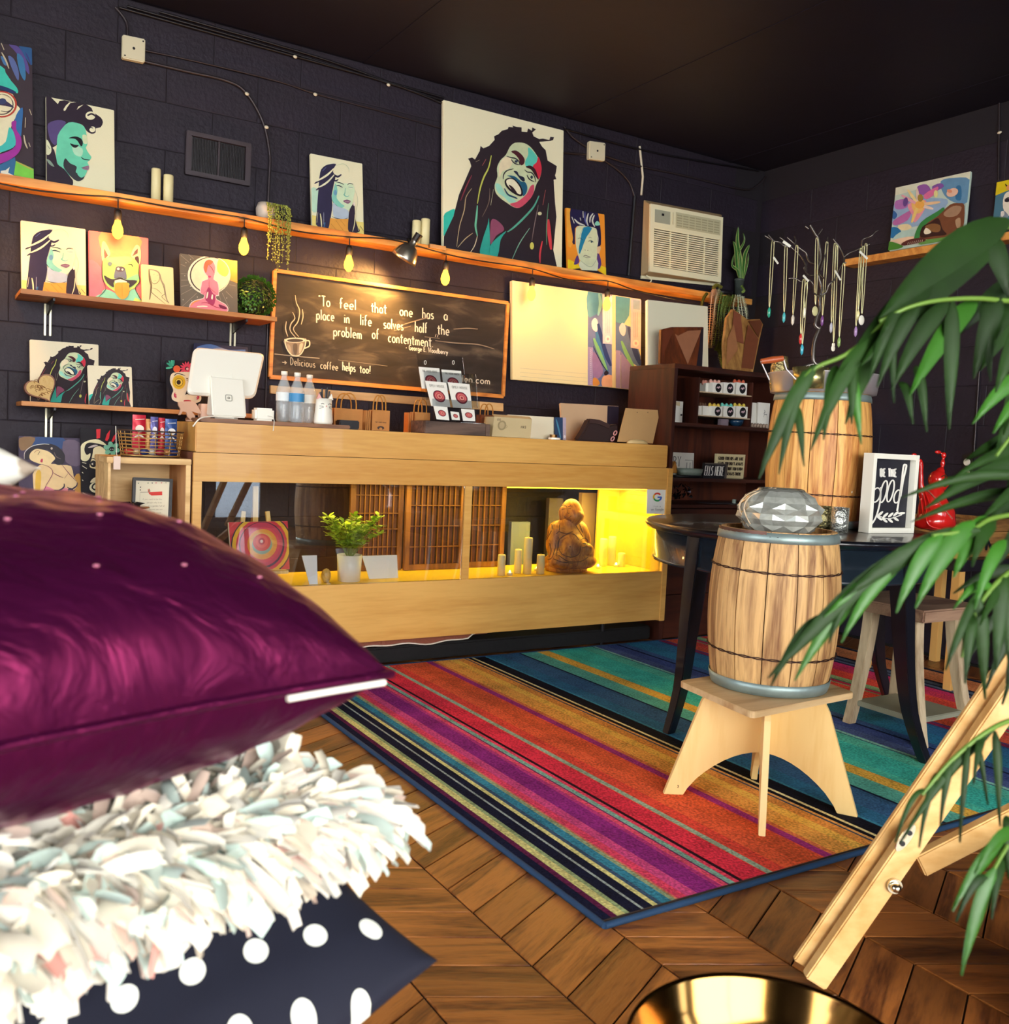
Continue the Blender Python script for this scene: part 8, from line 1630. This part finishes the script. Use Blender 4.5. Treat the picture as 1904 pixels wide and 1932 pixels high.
# ================================================================ right wall shelf, pictures, outlet
zr=(atX(1590,490,XR-.10).z+atX(1830,449,XR-.10).z)/2; ya=atX(1592,490,XR-.10).y
o=B().box((XR-.10,1.2,zr-.038),(XR-.004,ya,zr)).obj('wall_shelf', m_shelf, bevel=.002); tag(o,'short orange pine shelf on the right-hand black wall','shelf')
for k in range(3):
    yy=(ya-.08-k*.34); B().cyl((XR-.1003,yy,zr-.018),.004,.0012,8,axis=(-1,0,0)).obj('knot', m_blk, o) if False else None
rp_=Art([(232,345),(1340,100),(1240,1090),(135,1275)])
rp_.P('e4e8d0',[(232,345),(1340,100),(1320,240),(700,330),(232,460)],0).P('6a9ac0',[(900,250),(1100,200),(1330,230),(1290,560),(1100,560),(950,450)]).P('3a78a8',[(1130,330),(1200,330),(1200,520),(1120,510)]).P('9ab8d8',[(230,560),(600,500),(1000,520),(900,700),(600,900),(200,900)]).P('2a78b0',[(170,930),(300,950),(300,1060),(160,1080)]).P('3a68a8',[(200,680),(260,740),(230,800),(190,790)])
rp_.P('b8d8d0',[(300,1000),(560,960),(500,1100),(200,1120)]).P('f0d0b0',[(170,1120),(500,1060),(450,1180),(180,1190)]).P('9a60b0',[(560,330),(700,300),(760,420),(600,450)]).P('b878c0',[(240,540),(420,520),(400,640),(240,660)]).P('8a5ab0',[(780,330),(900,280),(950,330),(820,400)]).P('c070b0',[(200,840),(380,720),(470,690),(420,820),(240,900)]).P('e878a8',[(660,450),(860,330),(840,420),(700,520)])
rp_.P('f4a0b0',[(420,600),(600,520),(700,560),(640,720),(520,860),(480,740)]).P('f8c878',[(480,560),(640,520),(680,620),(600,720),(510,700)]).P('f0e0b0',[(280,900),(420,880),(480,930),(400,970),(300,960)])
for x0,y0,x1,y1,c in ((580,600,420,380,'f8e0a0'),(580,600,560,360,'f0d8c8'),(580,600,900,560,'f8d0a0'),(580,600,800,660,'f8e0d0'),(580,600,480,860,'f8d880'),(580,600,330,460,'f0b0c0')): rp_.L(c,46,[(x0,y0),((x0+x1)/2,(y0+y1)/2),(x1,y1)])
rp_.E('f8b858',600,600,70,58).E('f4c8b0',1080,420,90,60,18,-.4).E('e89878',1040,400,40,26,14,.3).E('6a4a90',390,560,34,70,14,.2).E('a88a40',610,500,40,56,14).E('f0e8a0',840,440,30,54,14)
rp_.P('3a8a48',[(520,1090),(620,860),(860,700),(960,640),(940,760),(700,900),(600,1080)]).P('7a4a30',[(600,1080),(680,900),(880,760),(1050,600),(1180,580),(1260,620),(1240,950),(1160,960),(1130,1090),(700,1110)]).P('a8866a',[(960,720),(1100,620),(1220,640),(1150,760),(1000,780)]).P('3a1e1c',[(640,930),(760,860),(880,800),(940,960),(1000,1040),(840,1060),(620,1080)]).P('8a6038',[(680,930),(780,880),(900,900),(900,990),(800,1000)]).P('f4ead0',[(665,1000),(700,940),(770,990),(760,1020),(690,1035)]).P('b89878',[(1130,830),(1200,800),(1200,940),(1150,940)]).P('2a1414',[(1150,960),(1220,950),(1190,1030),(1140,1060)])
rp_.P('4a8a30',[(140,1140),(330,1190),(340,1230),(140,1270)]).P('6aa050',[(640,1130),(900,1090),(1240,1050),(1240,1090),(640,1190)]).P('5a2a28',[(340,1170),(460,1110),(650,1090),(680,1140),(380,1200)])
for k in range(8): rp_.L('f0e8d0',12,[(430+30*k,1185-5*k),(440+30*k,1150-5*k)],0)
canvas('swirl_landscape','bright canvas of a swirling pink and blue sky over a brown rock on the right shelf',[(1690,354),(1832,322.8),(1819,449.6),(1677.5,474)],XR-.06,XR-.012,rp_,'c8dcd0',.016,onX=True)
ye=Art([(1728,268),(2140,185),(2090,805),(1655,905)])
ye.P('e8d020',[(1728,268),(2140,185),(2120,420),(1900,380),(1700,460)],0).P('f4ecd8',[(1830,470),(1900,400),(2060,420),(2050,640),(1900,760),(1820,640)]).P('2a2430',[(1840,530),(1880,500),(1930,505),(1900,550),(1850,550)]).L('1c1a24',12,[(1840,520),(1890,490),(1940,500)]).P('14121c',[(1850,290),(1880,320),(1860,330)]).P('e8a060',[(1870,330),(1910,300),(1960,300),(1950,370),(1870,375)]).P('8a98a8',[(1780,740),(1830,680),(1900,760),(1860,800),(1780,790)]).P('e8e4dc',[(1790,700),(1830,690),(1840,740),(1800,780)])
canvas('crowned_portrait','yellow and blue canvas of a pale face cut off by the right photo edge',[(1881,344),(1938,332),(1929,412),(1872,426)],XR-.06,XR-.012,ye,'4a7a90',.016,onX=True)
def pipeX(label,px,r=.005,name='conduit'):
    o=B().tube([atX(x,y,XR-.008) for x,y in px],r,6).obj(name,m_con); tag(o,label,'conduit'); return o
pipeX('thin vertical conduit above the right-hand shelf',[(1886,188),(1884,340)]); pipeX('thin vertical conduit above the outlet on the right wall',[(1848,700),(1838,852)])
o=B().sph(atX(1886,250,XR-.014),.009,8,6,(.6,1.4,.8)).obj('cable_clip', m_clip); tag(o,'white clip on the conduit of the right-hand wall','clip')
ou=[atX(*p,XR-.008) for p in ((1817,858),(1836,853),(1834,905),(1815,908))]; ot=thing('wall_outlet','black plate with two white sockets low on the right wall','outlet',sum(ou,V())/4)
B().prism(ou,(.006,0,0)).obj('plate', m_blk, ot)
for (x,y) in ((1825,872),(1824,892)): B().cyl(atX(x,y,XR-.0085),.018,.004,16,axis=(-1,0,0)).obj('socket', m_white, ot)
# ================================================================ deck chair, gold stool, cushions, palm
DC=1.78
P0=atZ(1528,1872,.0); D0=(MW.transposed()@(P0-V((0,0,EYE)))).z
m_beech=wood('beech_frame','cc9a58','e8c080',0,3,.45,0,bump=.05)
dc=thing('folding_deck_chair','folding beech deck chair frame at the right photo edge','chair',(P0.x,P0.y,0))
Rr=(MW@V((1,0,0))).normalized(); Dn=(MW@V((0,0,1))).normalized(); Rf=V((Rr.x,Rr.y,0)).normalized(); Bf=V((-Rf.y,Rf.x,0))
p1=atD(1975,1215,D0-.05); p0=V((P0.x,P0.y,.012))
def beam(nm,a,b_,w_,h_,par,ups,bev=.003): return B().bar(a,b_,w_,h_,ups).obj(nm,m_beech,par,bevel=bev)
dirn=(p1-p0).normalized(); side=dirn.cross(Bf).normalized()
sk_=(Bf*.94-Rf*.34).normalized()
beam('long_rail',p0+dirn*.012,p1,.026,.046,dc,side)
o2=Bf*.030-Rf*.024
beam('inner_rail',p0+o2+dirn*.03,p1+o2,.014,.040,dc,side)
j=atD(1742,1640,D0+.02); k_=atD(2000,1508,D0+.02); beam('cross_rail',j+Bf*.02,k_+Bf*.02,.024,.046,dc,(0,0,1))
r1=atD(1880,1322,D0+.10); B().bar(r1,atD(1990,1150,D0+.10),.022,.05,side).obj('far_rail',m_beech,dc,bevel=.003); B().bar(atD(1790,1490,D0+.09),r1,.022,.05,side).obj('far_rail',m_beech,dc,bevel=.003)
m_st=mat('bright_steel','d8d0b8',.2,1)
hb=atD(1708,1580,D0-.045); b=B(); q_=[]
for k in range(14): a=2*PI*k/14; q_.append(hb+side*0+dirn*(.030*math.cos(a))+(side*.0)+V((0,0,0))+side.cross(dirn)*0+side*(.010*math.sin(a)))
b.prism(q_,-Bf*.003); b.obj('hinge_plate',m_st,dc)
for s_ in (-1,1): B().cyl(hb+dirn*.012*s_-Bf*.0032,.005,.002,10,axis=-Bf).obj('screw',m_blk,dc)
bo=atD(1690,1674,D0-.04); B().cyl(bo+Bf*.008,.014,.006,14,axis=-Bf).obj('washer',m_st,dc); B().sph(bo-Bf*.002,.011,12,8,(1,1,.8)).obj('bolt',m_st,dc)
# leg that carries the off-frame half
B().bar(atD(2080,1560,D0+.02),V((atD(2130,1800,D0+.02).x,atD(2130,1800,D0+.02).y,.012)),.024,.046,(0,1,0)).obj('rear_leg',m_beech,dc,bevel=.003)
# gold drum stool
zg=.455; gc=atZ(1462,1995,zg); Dg=(MW.transposed()@(gc-V((0,0,EYE)))).z; rg=290/FPX*Dg
gs_=thing('gold_drum_stool','polished gold drum side table at the bottom photo edge','side table',(gc.x,gc.y,0))
m_gold=mat('polished_gold','d8a858',.07,1.0)
B().lathe((gc.x,gc.y,0),[(0,.001),(rg*.8,.001),(rg*.86,.02),(rg*.72,.16),(rg*.72,.28),(rg*.95,zg-.05),(rg,zg-.025),(rg,zg-.012),(rg*.985,zg-.003)],72).obj('drum_body',m_gold,gs_)
B().lathe((gc.x,gc.y,0),[(rg*.985,zg-.003),(rg*.965,zg+.002),(rg*.945,zg-.002),(rg*.88,zg-.030),(rg*.78,zg-.055),(rg*.6,zg-.075),(rg*.3,zg-.088),(0,zg-.09)],72).obj('dished_top',mat('dark_gold_mirror','9a7440',.12,1.0),gs_)
# cushions
def cushion(name,label,C0,e1,e2,size,T,m_,pipe_m=None,n=30,tilt=0,pinch=.12,sag=0,wr=.0,seed=1,power=.55,T2=None,size2=None):
    """pillow whose corner is C0, sides along e1 and e2"""
    e1=V(e1).normalized(); e2=V(e2); e2=(e2-e2.dot(e1)*e1).normalized(); up=e1.cross(e2); up = -up if up.z<0 else up
    size2=size2 or size; cen=C0+e1*size/2+e2*size2/2; t=thing(name,label,'cushion',cen-up*(T2 or T)*.5)
    rnd=random.Random(seed); ph=[rnd.uniform(0,6) for _ in range(8)]
    def pos(u,v,s_):
        k=1-pinch*(1-abs(u)**2.2)*abs(v)**3-0; kx=1-pinch*(1-v*v)*.9; ky=1-pinch*(1-u*u)*.9
        kk=1+.0*u
        x=u*size/2*(1-pinch*(1-v*v)*abs(u)**4*.8); y=v*size2/2*(1-pinch*(1-u*u)*abs(v)**4*.8)
        h=((1-abs(u)**2.6)*(1-abs(v)**2.6))
        h=max(h,0)**power*(T/2 if s_>0 else (T2 or T)/2)
        w_=wr*(math.sin(u*9+ph[0]+v*3)+math.sin(v*11+ph[1]-u*4)+.6*math.sin(u*23+v*17+ph[2]))*(1-.0)*(h/(T/2+1e-6))
        ed=max(abs(u),abs(v))
        w_+=wr*1.4*math.sin(40*(u if abs(v)>abs(u) else v)+ph[3])*max(0,(ed-.55))*(1-ed)*4
        p=cen+e1*-x*-1*1+e2*y+up*s_*(h)+up*w_*1
        p=p+V((0,0,-sag*(u*u+v*v)*.5)); return p
    vs=[];fs=[]; N_=n
    for s_ in (1,-1):
        for j in range(N_+1):
            for i in range(N_+1):
                u=-1+2*i/N_; v=-1+2*j/N_; u=math.sin(u*PI/2)*.5+u*.5; v=math.sin(v*PI/2)*.5+v*.5; vs.append(pos(u,v,s_))
    M_=(N_+1)**2
    for j in range(N_):
        for i in range(N_):
            q=j*(N_+1)+i; fs.append((q,q+1,q+N_+2,q+N_+1)); fs.append((M_+q+N_+1,M_+q+N_+2,M_+q+1,M_+q))
    b=B(); b.add(vs,fs,0,None,True); me=b.mesh('cushion_cover',WL[t.name],[m_]); bm=bmesh.new(); bm.from_mesh(me); bmesh.ops.remove_doubles(bm,verts=bm.verts,dist=.0002); bmesh.ops.recalc_face_normals(bm,faces=bm.faces); bm.to_mesh(me); bm.free()
    o=bpy.data.objects.new('cushion_cover',me); C.objects.link(o); o.parent=t; WL[o.name]=WL[t.name]
    if pipe_m:
        ring=[pos(-1+2*i/20,-1,1) for i in range(20)]+[pos(1,-1+2*i/20,1) for i in range(20)]+[pos(1-2*i/20,1,1) for i in range(20)]+[pos(-1,1-2*i/20,1) for i in range(20)]
        B().tube(ring,.0042,8,closed=True).obj('piping',pipe_m,t)
    return t,pos,up,cen
def dirh(a,b_): d=b_-a; d.z=0; return d.normalized()
def satin():
    m,t,p=newmat('burgundy_satin'); p.inputs['Base Color'].default_value=lin('2c0622'); p.inputs['Roughness'].default_value=.34; p.inputs['Specular IOR Level'].default_value=.9; p.inputs['Sheen Weight'].default_value=.12; p.inputs['Sheen Tint'].default_value=lin('b03070'); p.inputs['Sheen Roughness'].default_value=.35
    p.inputs['Anisotropic'].default_value=.5; p.inputs['Specular Tint'].default_value=lin('e85090')
    tc=N(t,'ShaderNodeTexCoord'); mp=N(t,'ShaderNodeMapping'); mp.inputs['Scale'].default_value=(9,30,9); mp.inputs['Rotation'].default_value=(0,0,.5); n=N(t,'ShaderNodeTexNoise'); n.inputs['Scale'].default_value=1.5; n.inputs['Detail'].default_value=4; n.inputs['Distortion'].default_value=.5
    t.links.new(tc.outputs['Object'],mp.inputs[0]); t.links.new(mp.outputs[0],n.inputs['Vector']); b=N(t,'ShaderNodeBump'); b.inputs['Strength'].default_value=.8; b.inputs['Distance'].default_value=.008
    t.links.new(n.outputs['Fac'],b.inputs['Height']); t.links.new(b.outputs[0],p.inputs['Normal']); return m
# support: upholstered bench, mostly outside the photograph
bench=thing('dark_bench','dark upholstered bench under the cushion stack','bench',(-.34,.62,0))
ZBN=.40
# burgundy
Ca=atD(738,1272,.86); Cb=atD(0,1432,.60); d1_=dirh(Ca,Cb); d2_=V((-d1_.y,d1_.x,0)); d2_= d2_ if d2_.y>0 else -d2_
m_sat=satin()
cu,pos,upv,cen=cushion('burgundy_cushion','large shiny burgundy satin cushion on top of the cushion stack',Ca,d1_,d2_,.56,.31,m_sat,m_sat,n=44,wr=.0026,pinch=.10,T2=.21,power=.48)
rnd=random.Random(12)
for iu in range(-3,4):
    for iv in range(-3,4):
        u=iu*.26+(.13 if iv%2 else 0); v=iv*.26
        if abs(u)>.9: continue
        p=pos(u,v,1); B().sph(p+V((0,0,.0004)),.0028,8,5,(1,1,.5)).obj('embroidered_dot',mat('pink_thread','a86078',.6),cu)
# zipper near the corner on the front seam
zp=[pos(u,-1,-1)+V((0,0,-.006))-d2_*.002 for u in (-.97,-.9,-.8,-.7,-.62)]
B().tube(cr(zp,4),.0032,6).obj('zip',mat('white_zip','f0ece0',.4),cu)
# shaggy felt cushion
Sa=atD(770,1500,.88); Sa.z-=.0; Sb=atD(100,1750,.62); s1_=d1_; s2_=d2_
Sa=V((Ca.x-.005,Ca.y+.0,Ca.z-.126))
cu2,pos2,up2,cen2=cushion('shaggy_cushion','pale shaggy felt-strip cushion in the middle of the stack',Sa,d1_,d2_,.56,.05,mat('pale_felt_base','d8e0d4',.9),None,n=20,pinch=.06)
felt=[mat('felt_cream','dcd4c0',.9,sheen=.3),mat('felt_mint','bfd2ca',.9,sheen=.3),mat('felt_blush','dcc2b2',.9,sheen=.3),mat('felt_white','e0dcd0',.9,sheen=.3),mat('felt_pink','dc9c90',.9,sheen=.3)]
rnd=random.Random(21); b=B()
for k in range(4600):
    edge = rnd.random()<.62
    if edge:
        side_=rnd.choice((0,0,0,1,1,2)); w_=rnd.uniform(-1,1)
        u,v=((w_,-1),( -1,w_),(w_,1))[side_] if side_<3 else (1,w_)
        s_=rnd.choice((1,-1)); kk=rnd.uniform(.74,1.0); u*=kk if abs(u)==1 else 1; v*=kk if abs(v)==1 else 1
    else: u,v,s_=rnd.uniform(-.98,.98),rnd.uniform(-.98,.98),rnd.choice((1,1,-1))
    p=pos2(u,v,s_); out=(d1_*u+d2_*v); out=out.normalized() if out.length>.01 else V((0,0,1))
    n_=(out*(max(abs(u),abs(v))**3)+V((0,0,s_*.7*(1-max(abs(u),abs(v))**3)))+V((rnd.uniform(-.6,.6),rnd.uniform(-.6,.6),rnd.uniform(-.5,.35)))).normalized()
    L_=rnd.uniform(.032,.060); wd=rnd.uniform(.0045,.0095); sd=n_.cross(V((rnd.uniform(-1,1),rnd.uniform(-1,1),rnd.uniform(-1,1)))).normalized(); cur=sd.cross(n_)
    pa=p; seg=5; vs=[]; bend=rnd.uniform(-.9,.9); g=-.012*rnd.random()
    for i in range(seg+1):
        t_=i/seg; c=pa+n_*L_*t_+cur*bend*L_*.45*t_*t_+V((0,0,g*t_*t_-.010*t_*t_)); ww=wd*(.7+.5*t_)*(1 if t_<.99 else .75); th_=cur*.0028*math.sin(PI*(.3+.5*t_))
        vs+=[c+sd*ww,c+th_*1.4,c-sd*ww]
    ci=rnd.choices((0,1,2,3,4),(34,22,10,30,2 if u<.35 else 46))[0]
    b.add(vs,[(3*i+q,3*i+q+1,3*i+q+4,3*i+q+3) for i in range(seg) for q in (0,1)],ci,None,True)
o=b.obj('felt_strips',felt,cu2,fixn=False); stuff(o)
# polka dot cushion
def polka():
    m,t,p=newmat('navy_polka'); uv=N(t,'ShaderNodeTexCoord'); 
    mp=N(t,'ShaderNodeMapping'); mp.inputs['Rotation'].default_value=(0,0,.35-math.atan2(d1_.y,d1_.x)); mp.inputs['Scale'].default_value=(17,17,17); t.links.new(uv.outputs['Object'],mp.inputs[0])
    sp=N(t,'ShaderNodeSeparateXYZ'); t.links.new(mp.outputs[0],sp.inputs[0])
    fl=N(t,'ShaderNodeMath',operation='FLOOR'); t.links.new(sp.outputs[1],fl.inputs[0]); md=N(t,'ShaderNodeMath',operation='MULTIPLY'); md.inputs[1].default_value=.5; t.links.new(fl.outputs[0],md.inputs[0])
    ad=N(t,'ShaderNodeMath',operation='ADD'); t.links.new(sp.outputs[0],ad.inputs[0]); t.links.new(md.outputs[0],ad.inputs[1])
    def fr(s):
        f=N(t,'ShaderNodeMath',operation='FRACT'); t.links.new(s,f.inputs[0]); q=N(t,'ShaderNodeMath',operation='SUBTRACT'); t.links.new(f.outputs[0],q.inputs[0]); q.inputs[1].default_value=.5; w_=N(t,'ShaderNodeMath',operation='POWER'); 
        ab=N(t,'ShaderNodeMath',operation='ABSOLUTE'); t.links.new(q.outputs[0],ab.inputs[0]); t.links.new(ab.outputs[0],w_.inputs[0]); w_.inputs[1].default_value=2; return w_.outputs[0]
    s=N(t,'ShaderNodeMath',operation='ADD'); t.links.new(fr(ad.outputs[0]),s.inputs[0]); t.links.new(fr(sp.outputs[1]),s.inputs[1])
    lt=N(t,'ShaderNodeMath',operation='LESS_THAN'); t.links.new(s.outputs[0],lt.inputs[0]); lt.inputs[1].default_value=.040
    mx=N(t,'ShaderNodeMix',data_type='RGBA'); t.links.new(lt.outputs[0],mx.inputs[0]); mx.inputs[6].default_value=lin('080c22'); mx.inputs[7].default_value=lin('ecf0e4'); t.links.new(mx.outputs[2],p.inputs['Base Color']); p.inputs['Roughness'].default_value=.85; return m
Pa=atD(826,1812,.97)
pk_e1=d1_; cu3,pos3,up3,cen3=cushion('polka_dot_cushion','navy cushion with white polka dots at the bottom of the stack',Pa,atD(690,1932,.905)-Pa,atD(600,1660,1.03)-Pa,.50,.10,polka(),None,n=30,pinch=.06,wr=.0008,seed=5,size2=.25)
# white printed cushion at the far left
Wa=atD(78,884,1.12); e_=(MW@V((-.72,.03,.7))).normalized(); f_=(MW@V((-.7,.0,-.7))).normalized()
def wprint():
    m,t,p=newmat('printed_cream'); tc=N(t,'ShaderNodeTexCoord'); v=N(t,'ShaderNodeTexVoronoi'); v.inputs['Scale'].default_value=22; t.links.new(tc.outputs['Object'],v.inputs['Vector']); r=N(t,'ShaderNodeValToRGB'); e=r.color_ramp.elements; e[0].position=.22; e[0].color=lin('a89888'); e[1].position=.32; e[1].color=lin('eeece0'); t.links.new(v.outputs['Distance'],r.inputs[0]); t.links.new(r.outputs[0],p.inputs['Base Color']); p.inputs['Roughness'].default_value=.9; return m
cushion('cream_printed_cushion','cream cushion with small brown print at the far left edge',Wa,e_,f_,.26,.10,wprint(),None,n=20,pinch=.14)
zlow=min(v.co.z for o in cu3.children for v in o.data.vertices)+WL[cu3.name].z
ZBN=zlow+.004
cb3=cen3; 
B().box((cb3.x-.30,cb3.y-.16,.10),(cb3.x+.02,cb3.y+.12,ZBN)).obj('seat_pad',mat('dark_upholstery','16141c',.9),bench,bevel=.02)
for sx_,sy_ in ((-.27,-.13),(-.01,-.13),(-.27,.09),(-.01,.09)): B().box((cb3.x+sx_-.014,cb3.y+sy_-.014,.001),(cb3.x+sx_+.014,cb3.y+sy_+.014,.102)).obj('leg',m_blk,bench)
# ---------------------------------------------------------------- palm
m_leaf=mat('palm_green','163008',.55,var=.5,vscale=7,spec=.25); m_leaf2=mat('palm_green_pale','2a5a14',.45,var=.3,vscale=7,spec=.4); m_rach=mat('palm_stem','5a7a2c',.5)
def leaflet(par,s,t,w_,D1,D2,bow=.03,m_=None):
    a=atD(*s,D1); b_=atD(*t,D2); d=b_-a; L_=d.length; Cn=(MW@V((0,0,1))); sd=d.cross(Cn).normalized(); n=9; w_=w_/FPX*D1; L2=[];C2=[];R2=[]
    for i in range(n+1):
        u=i/n; c=a+d*u+V((0,0,bow*math.sin(PI*u))); k=(math.sin(PI*min(1,.06+.94*u**.75)))**.8 if i<n else .02; 
        L2.append(c+sd*w_*k/2+Cn*.003); C2.append(c-Cn*.0012); R2.append(c-sd*w_*k/2+Cn*.003)
    B().add(L2+C2+R2,[(i,i+1,n+2+i,n+1+i) for i in range(n)]+[(n+1+i,n+2+i,2*n+3+i,2*n+2+i) for i in range(n)],0,None,True).obj('leaflet',m_ or m_leaf,par,fixn=False)
pot=atD(2230,1500,1.55)
palm=thing('potted_palm','arching parlour palm whose blurred fronds enter from the right','plant',(pot.x,pot.y,0))
B().lathe((pot.x,pot.y,0),[(0,.001),(.15,.001),(.19,.32),(.2,.34),(.185,.34),(.17,.30),(0,.30)],32).obj('pot',mat('dark_planter','1c1a20',.5),palm)
FR=[ # rachis points (px,py,D) then leaflets (start,tip,width,pale)
 ([(2230,1300,1.55),(2120,560,1.35),(1980,430,1.2),(1850,450,1.12),(1720,560,1.06),(1610,660,1.02),(1530,700,1.0),(1480,770,1.0)],
  [((1905,415),(1660,600),70,0),((1880,460),(1625,690),60,0),((1800,500),(1590,700),52,0),((1640,640),(1530,850),34,0),((1690,600),(1596,800),40,0),((1540,690),(1432,905),34,0),((1520,700),(1470,895),26,0),((1500,760),(1518,880),20,0),((1580,690),(1555,830),28,0),((1610,680),(1608,800),26,0),((1600,690),(1626,838),26,1),((1860,440),(1904,560),50,0),((1760,540),(1660,640),44,0)]),
 ([(2230,1300,1.55),(2100,700,1.3),(1990,590,1.15),(1880,566,1.08),(1790,565,1.04),(1720,578,1.02),(1660,606,1.02)],
  [((1890,562),(1838,715),42,0),((1845,566),(1718,745),44,1),((1790,570),(1683,735),38,0),((1735,578),(1656,730),32,0),((1700,590),(1640,720),26,0),((1800,568),(1792,810),34,0),((1730,690),(1750,815),22,0),((1700,720),(1724,800),20,0),((1680,600),(1688,760),20,0),((1860,566),(1870,720),30,0)]),
 ([(2230,1300,1.55),(2080,1010,1.25),(1980,970,1.1),(1880,976,1.02),(1830,1000,.98),(1760,1010,.96)],
  [((1850,1000),(1590,1130),46,0),((1810,1005),(1555,1165),40,1),((1760,1015),(1450,1280),44,0),((1640,1110),(1500,1285),34,1),((1620,1120),(1565,1215),22,0),((1700,1065),(1588,1213),30,1),((1780,1010),(1692,1157),36,1),((1840,985),(1728,1148),42,1),((1875,980),(1800,1090),44,1),((1880,985),(1835,1070),36,0),((1560,1160),(1455,1295),26,0)]),
 ([(2230,1300,1.55),(2090,820,1.25),(2000,760,1.12),(1930,800,1.06),(1880,860,1.04)],
  [((1960,700),(1836,800),34,1),((1960,740),(1875,818),30,1),((1990,840),(1795,905),26,0),((1990,860),(1745,960),34,0),((1960,900),(1700,940),22,0),((1980,930),(1720,985),24,0),((1950,600),(1880,740),44,0),((1990,900),(1850,985),30,0)]),
 ([(2230,1300,1.55),(2060,1130,1.2),(1950,1070,1.05),(1880,1100,1.0),(1830,1180,.98),(1815,1240,.98)],
  [((1870,1105),(1785,1265),28,0),((1850,1130),(1860,1320),30,0),((1900,1090),(1880,1265),36,0),((1840,1160),(1822,1290),24,0),((1930,1080),(1850,1180),34,0),((1880,1110),(1800,1150),22,1),((1904,1100),(1904,1250),30,0),((1900,1020),(1840,1150),30,1)]),
 ([(2230,1300,1.55),(2080,1340,1.2),(1960,1350,1.05),(1880,1370,1.0),(1800,1430,.98),(1740,1500,.97)],
  [((1880,1375),(1700,1590),22,0),((1830,1410),(1812,1590),16,0),((1800,1430),(1775,1560),18,0),((1770,1460),(1735,1600),16,0),((1860,1385),(1838,1480),20,0),((1880,1380),(1888,1560),20,0),((1840,1400),(1865,1520),14,0),((1745,1490),(1690,1590),14,0)]),
 ([(2230,1300,1.55),(2090,1480,1.15),(1990,1520,1.0),(1920,1570,.95),(1870,1650,.92)],
  [((1910,1580),(1798,1720),34,1),((1880,1640),(1815,1842),34,1),((1900,1610),(1872,1735),26,0),((1925,1570),(1840,1650),30,1),((1904,1540),(1904,1660),26,0),((1870,1655),(1805,1740),22,0)])]
FR += [([(2230,1300,1.55),(2120,480,1.3),(2010,500,1.2),(1940,600,1.15),(1905,700,1.12)],
  [((1990,470),(1880,640),60,0),((1990,520),(1850,700),50,0),((2000,560),(1895,820),48,0),((1960,620),(1876,900),40,0),((2010,640),(1900,930),44,0),((1950,520),(1800,640),44,0),((1990,480),(1902,560),50,0)]),
 ([(2230,1300,1.55),(2110,900,1.3),(2020,880,1.2),(1960,930,1.12)],
  [((2000,880),(1850,1010),40,0),((2000,900),(1870,1090),40,0),((2010,860),(1790,930),34,0),((2000,930),(1886,1180),36,0),((1990,820),(1820,870),34,0),((2000,790),(1850,880),36,0)]),
 ([(2230,1300,1.55),(2100,1120,1.25),(2000,1100,1.15),(1930,1140,1.1)],
  [((1960,1120),(1862,1300),30,0),((1980,1130),(1892,1330),30,0),((1950,1080),(1800,1120),26,0),((1960,1100),(1830,1240),28,0),((1940,1150),(1900,1290),26,0)])]
for rp2,lf2 in FR:
    P=cr([(MW@V((x-CX,y-CY,FPX)))*(D/FPX)+V((0,0,EYE)) for x,y,D in rp2],6)
    fr_=B().tube(P,[.0042*(1-.6*i/len(P)) for i in range(len(P))],6).obj('frond_stem',m_rach,palm)
    Dm=lambda px: min(rp2[1:],key=lambda q:abs(q[0]-px))[2]
    WL[fr_.name]=WL[palm.name]+(fr_.location)
    for s,t_,w_,pl in lf2: leaflet(fr_,s,t_,w_*.9,Dm(s[0]),Dm(t_[0])-.02,.012,m_leaf2 if pl else m_leaf)
